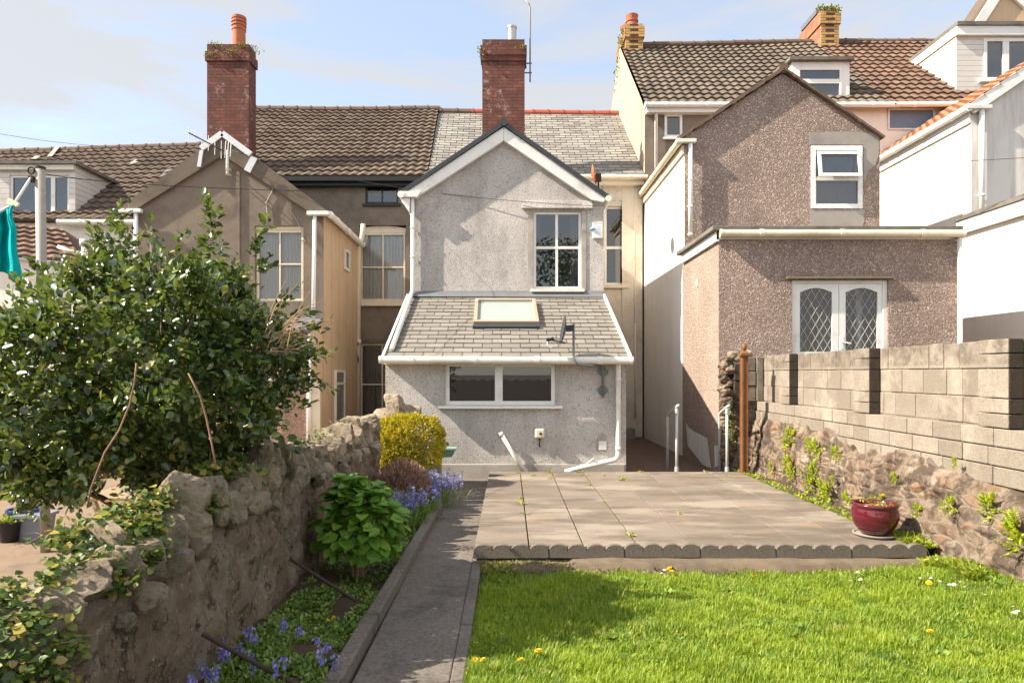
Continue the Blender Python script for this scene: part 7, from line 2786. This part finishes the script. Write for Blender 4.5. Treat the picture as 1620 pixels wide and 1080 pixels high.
# plants of the pots
def pot_plant(lab, c, n_, l_, spread, seed, mat, up, wd, parent=None):
    r = np.random.default_rng(seed)
    a = r.uniform(0, 6.28, n_)
    P = np.array(c) + np.stack([r.normal(size=n_) * spread, r.normal(size=n_) * spread, np.abs(r.normal(size=n_)) * l_ * .8], 1)
    D = np.stack([np.cos(a), np.sin(a), r.uniform(.0, 1.3, n_) * up], 1)
    N = np.stack([r.normal(size=n_) * .5, r.normal(size=n_) * .5, np.ones(n_)], 1)
    L = r.uniform(.5, 1.2, n_) * l_
    o = thing('pot_plant', lab, 'plant', c)
    leaf_mesh('leaves', P, D, N, L, L * wd, M[mat], o, .1)
    m = MB()
    for k in range(14):
        q = P[k * 3 % n_]
        m.tube([(c[0] + r.normal() * .03, c[1] + r.normal() * .03, c[2] - .01), q], .0022, 4)
    m.build('stems', M['strap'], o)
    return o


pot_plant('small leafy weed with a yellow flower growing in the red glazed pot', (3.22, 5.94, .255), 60, .035, .06, 5, 'weed', .9, .4)
o = dup(d0, (3.235, 5.9, .27), label='yellow dandelion growing in the red glazed pot')
o['group'] = 'dandelion in the pot'
o.scale = (.9, .9, 1.6)
pot_plant('pale green leafy plant spilling from the black planter', (plx, pld if False else ply, yz + .19), 150, .05, .09, 6, 'weed', .8, .5)
# tall weeds by the pot
for k, (a, b, s, lab) in enumerate(((1440, 830, 1.0, 'spiky yellow green weed between the red pot and the stone wall'), (1455, 868, 1.3, 'grassy weed clump at the lawn corner in front of the stone wall'))):
    x, y, z = ground_hit(a, b, lambda x, y: -.06)
    r = np.random.default_rng(k + 50)
    n_ = 90
    P = np.stack([x + r.normal(size=n_) * .06, y + r.normal(size=n_) * .06, np.full(n_, -.06 if k else -.01)], 1)
    P[:, 0] = P[:, 0].clip(3.2, 3.5)
    an = r.uniform(0, 6.28, n_)
    o = thing('weed_clump', lab, 'weed', (float(P[0, 0]), float(P[0, 1]), -.06))
    straps(P, np.stack([np.cos(an) * .5, np.sin(an) * .5, np.ones(n_)], 1), r.uniform(.07, .17, n_) * s, r.uniform(.004, .008, n_), r.uniform(.3, 1.6, n_), M['weed'], 'leaves', o)

# ivy strand on the broken pier
R = np.random.default_rng(3)
n = 420
z = R.uniform(.35, 1.0, n)
P = np.stack([3.30 + R.normal(size=n) * .035 - .03 * z, 10.12 + R.normal(size=n) * .03, z], 1)
L = R.uniform(.012, .025, n)
tag(leaf_mesh('ivy', P, unit(n, R), unit(n, R) + np.array([[-.3, -1, 0]]), L, L * .8, M['ivy'], None, .1), 'thin strand of dark ivy hanging down the broken pier', 'ivy')

# ------------------------------------------------------------------ trees across the garden, seen mirrored in the windows
for k, (x, y, h_, w_) in enumerate(((-3.5, -12.0, 7.5, 3.0), (3.2, -13.5, 9.0, 3.4), (9.5, -11.5, 7.0, 3.0))):
    r = np.random.default_rng(60 + k)
    o = thing('garden_tree', ['bushy green tree standing behind the viewer, left', 'tall green tree standing behind the viewer, middle', 'broad green tree standing behind the viewer, right'][k], 'tree', (x, y, -.4))
    m = MB()
    m.tube([(x, y, -.5), (x + .1, y, h_ * .4), (x, y, h_ * .85)], [.25, .17, .05], 10)
    for q in range(14):
        a = r.uniform(0, 6.28)
        s = Vector((x, y, h_ * r.uniform(.25, .7)))
        e = s + Vector((math.cos(a) * w_ * .7, math.sin(a) * w_ * .7, r.uniform(.5, 1.8)))
        m.tube([s, s.lerp(e, .5), e], [.08, .05, .02], 6)
    m.build('trunk', M['bark'], o)
    n_ = 5000
    cc_ = unit(70, r) * np.array([w_, w_, h_ * .4]) * r.uniform(.5, 1, (70, 1)) + np.array([x, y, h_ * .6])
    P = cc_[r.integers(0, 70, n_)] + r.normal(size=(n_, 3)) * .35
    L = r.uniform(.15, .32, n_)
    leaf_mesh('crown', P, unit(n_, r), unit(n_, r), L, L * .6, M['holly'], o, .1)
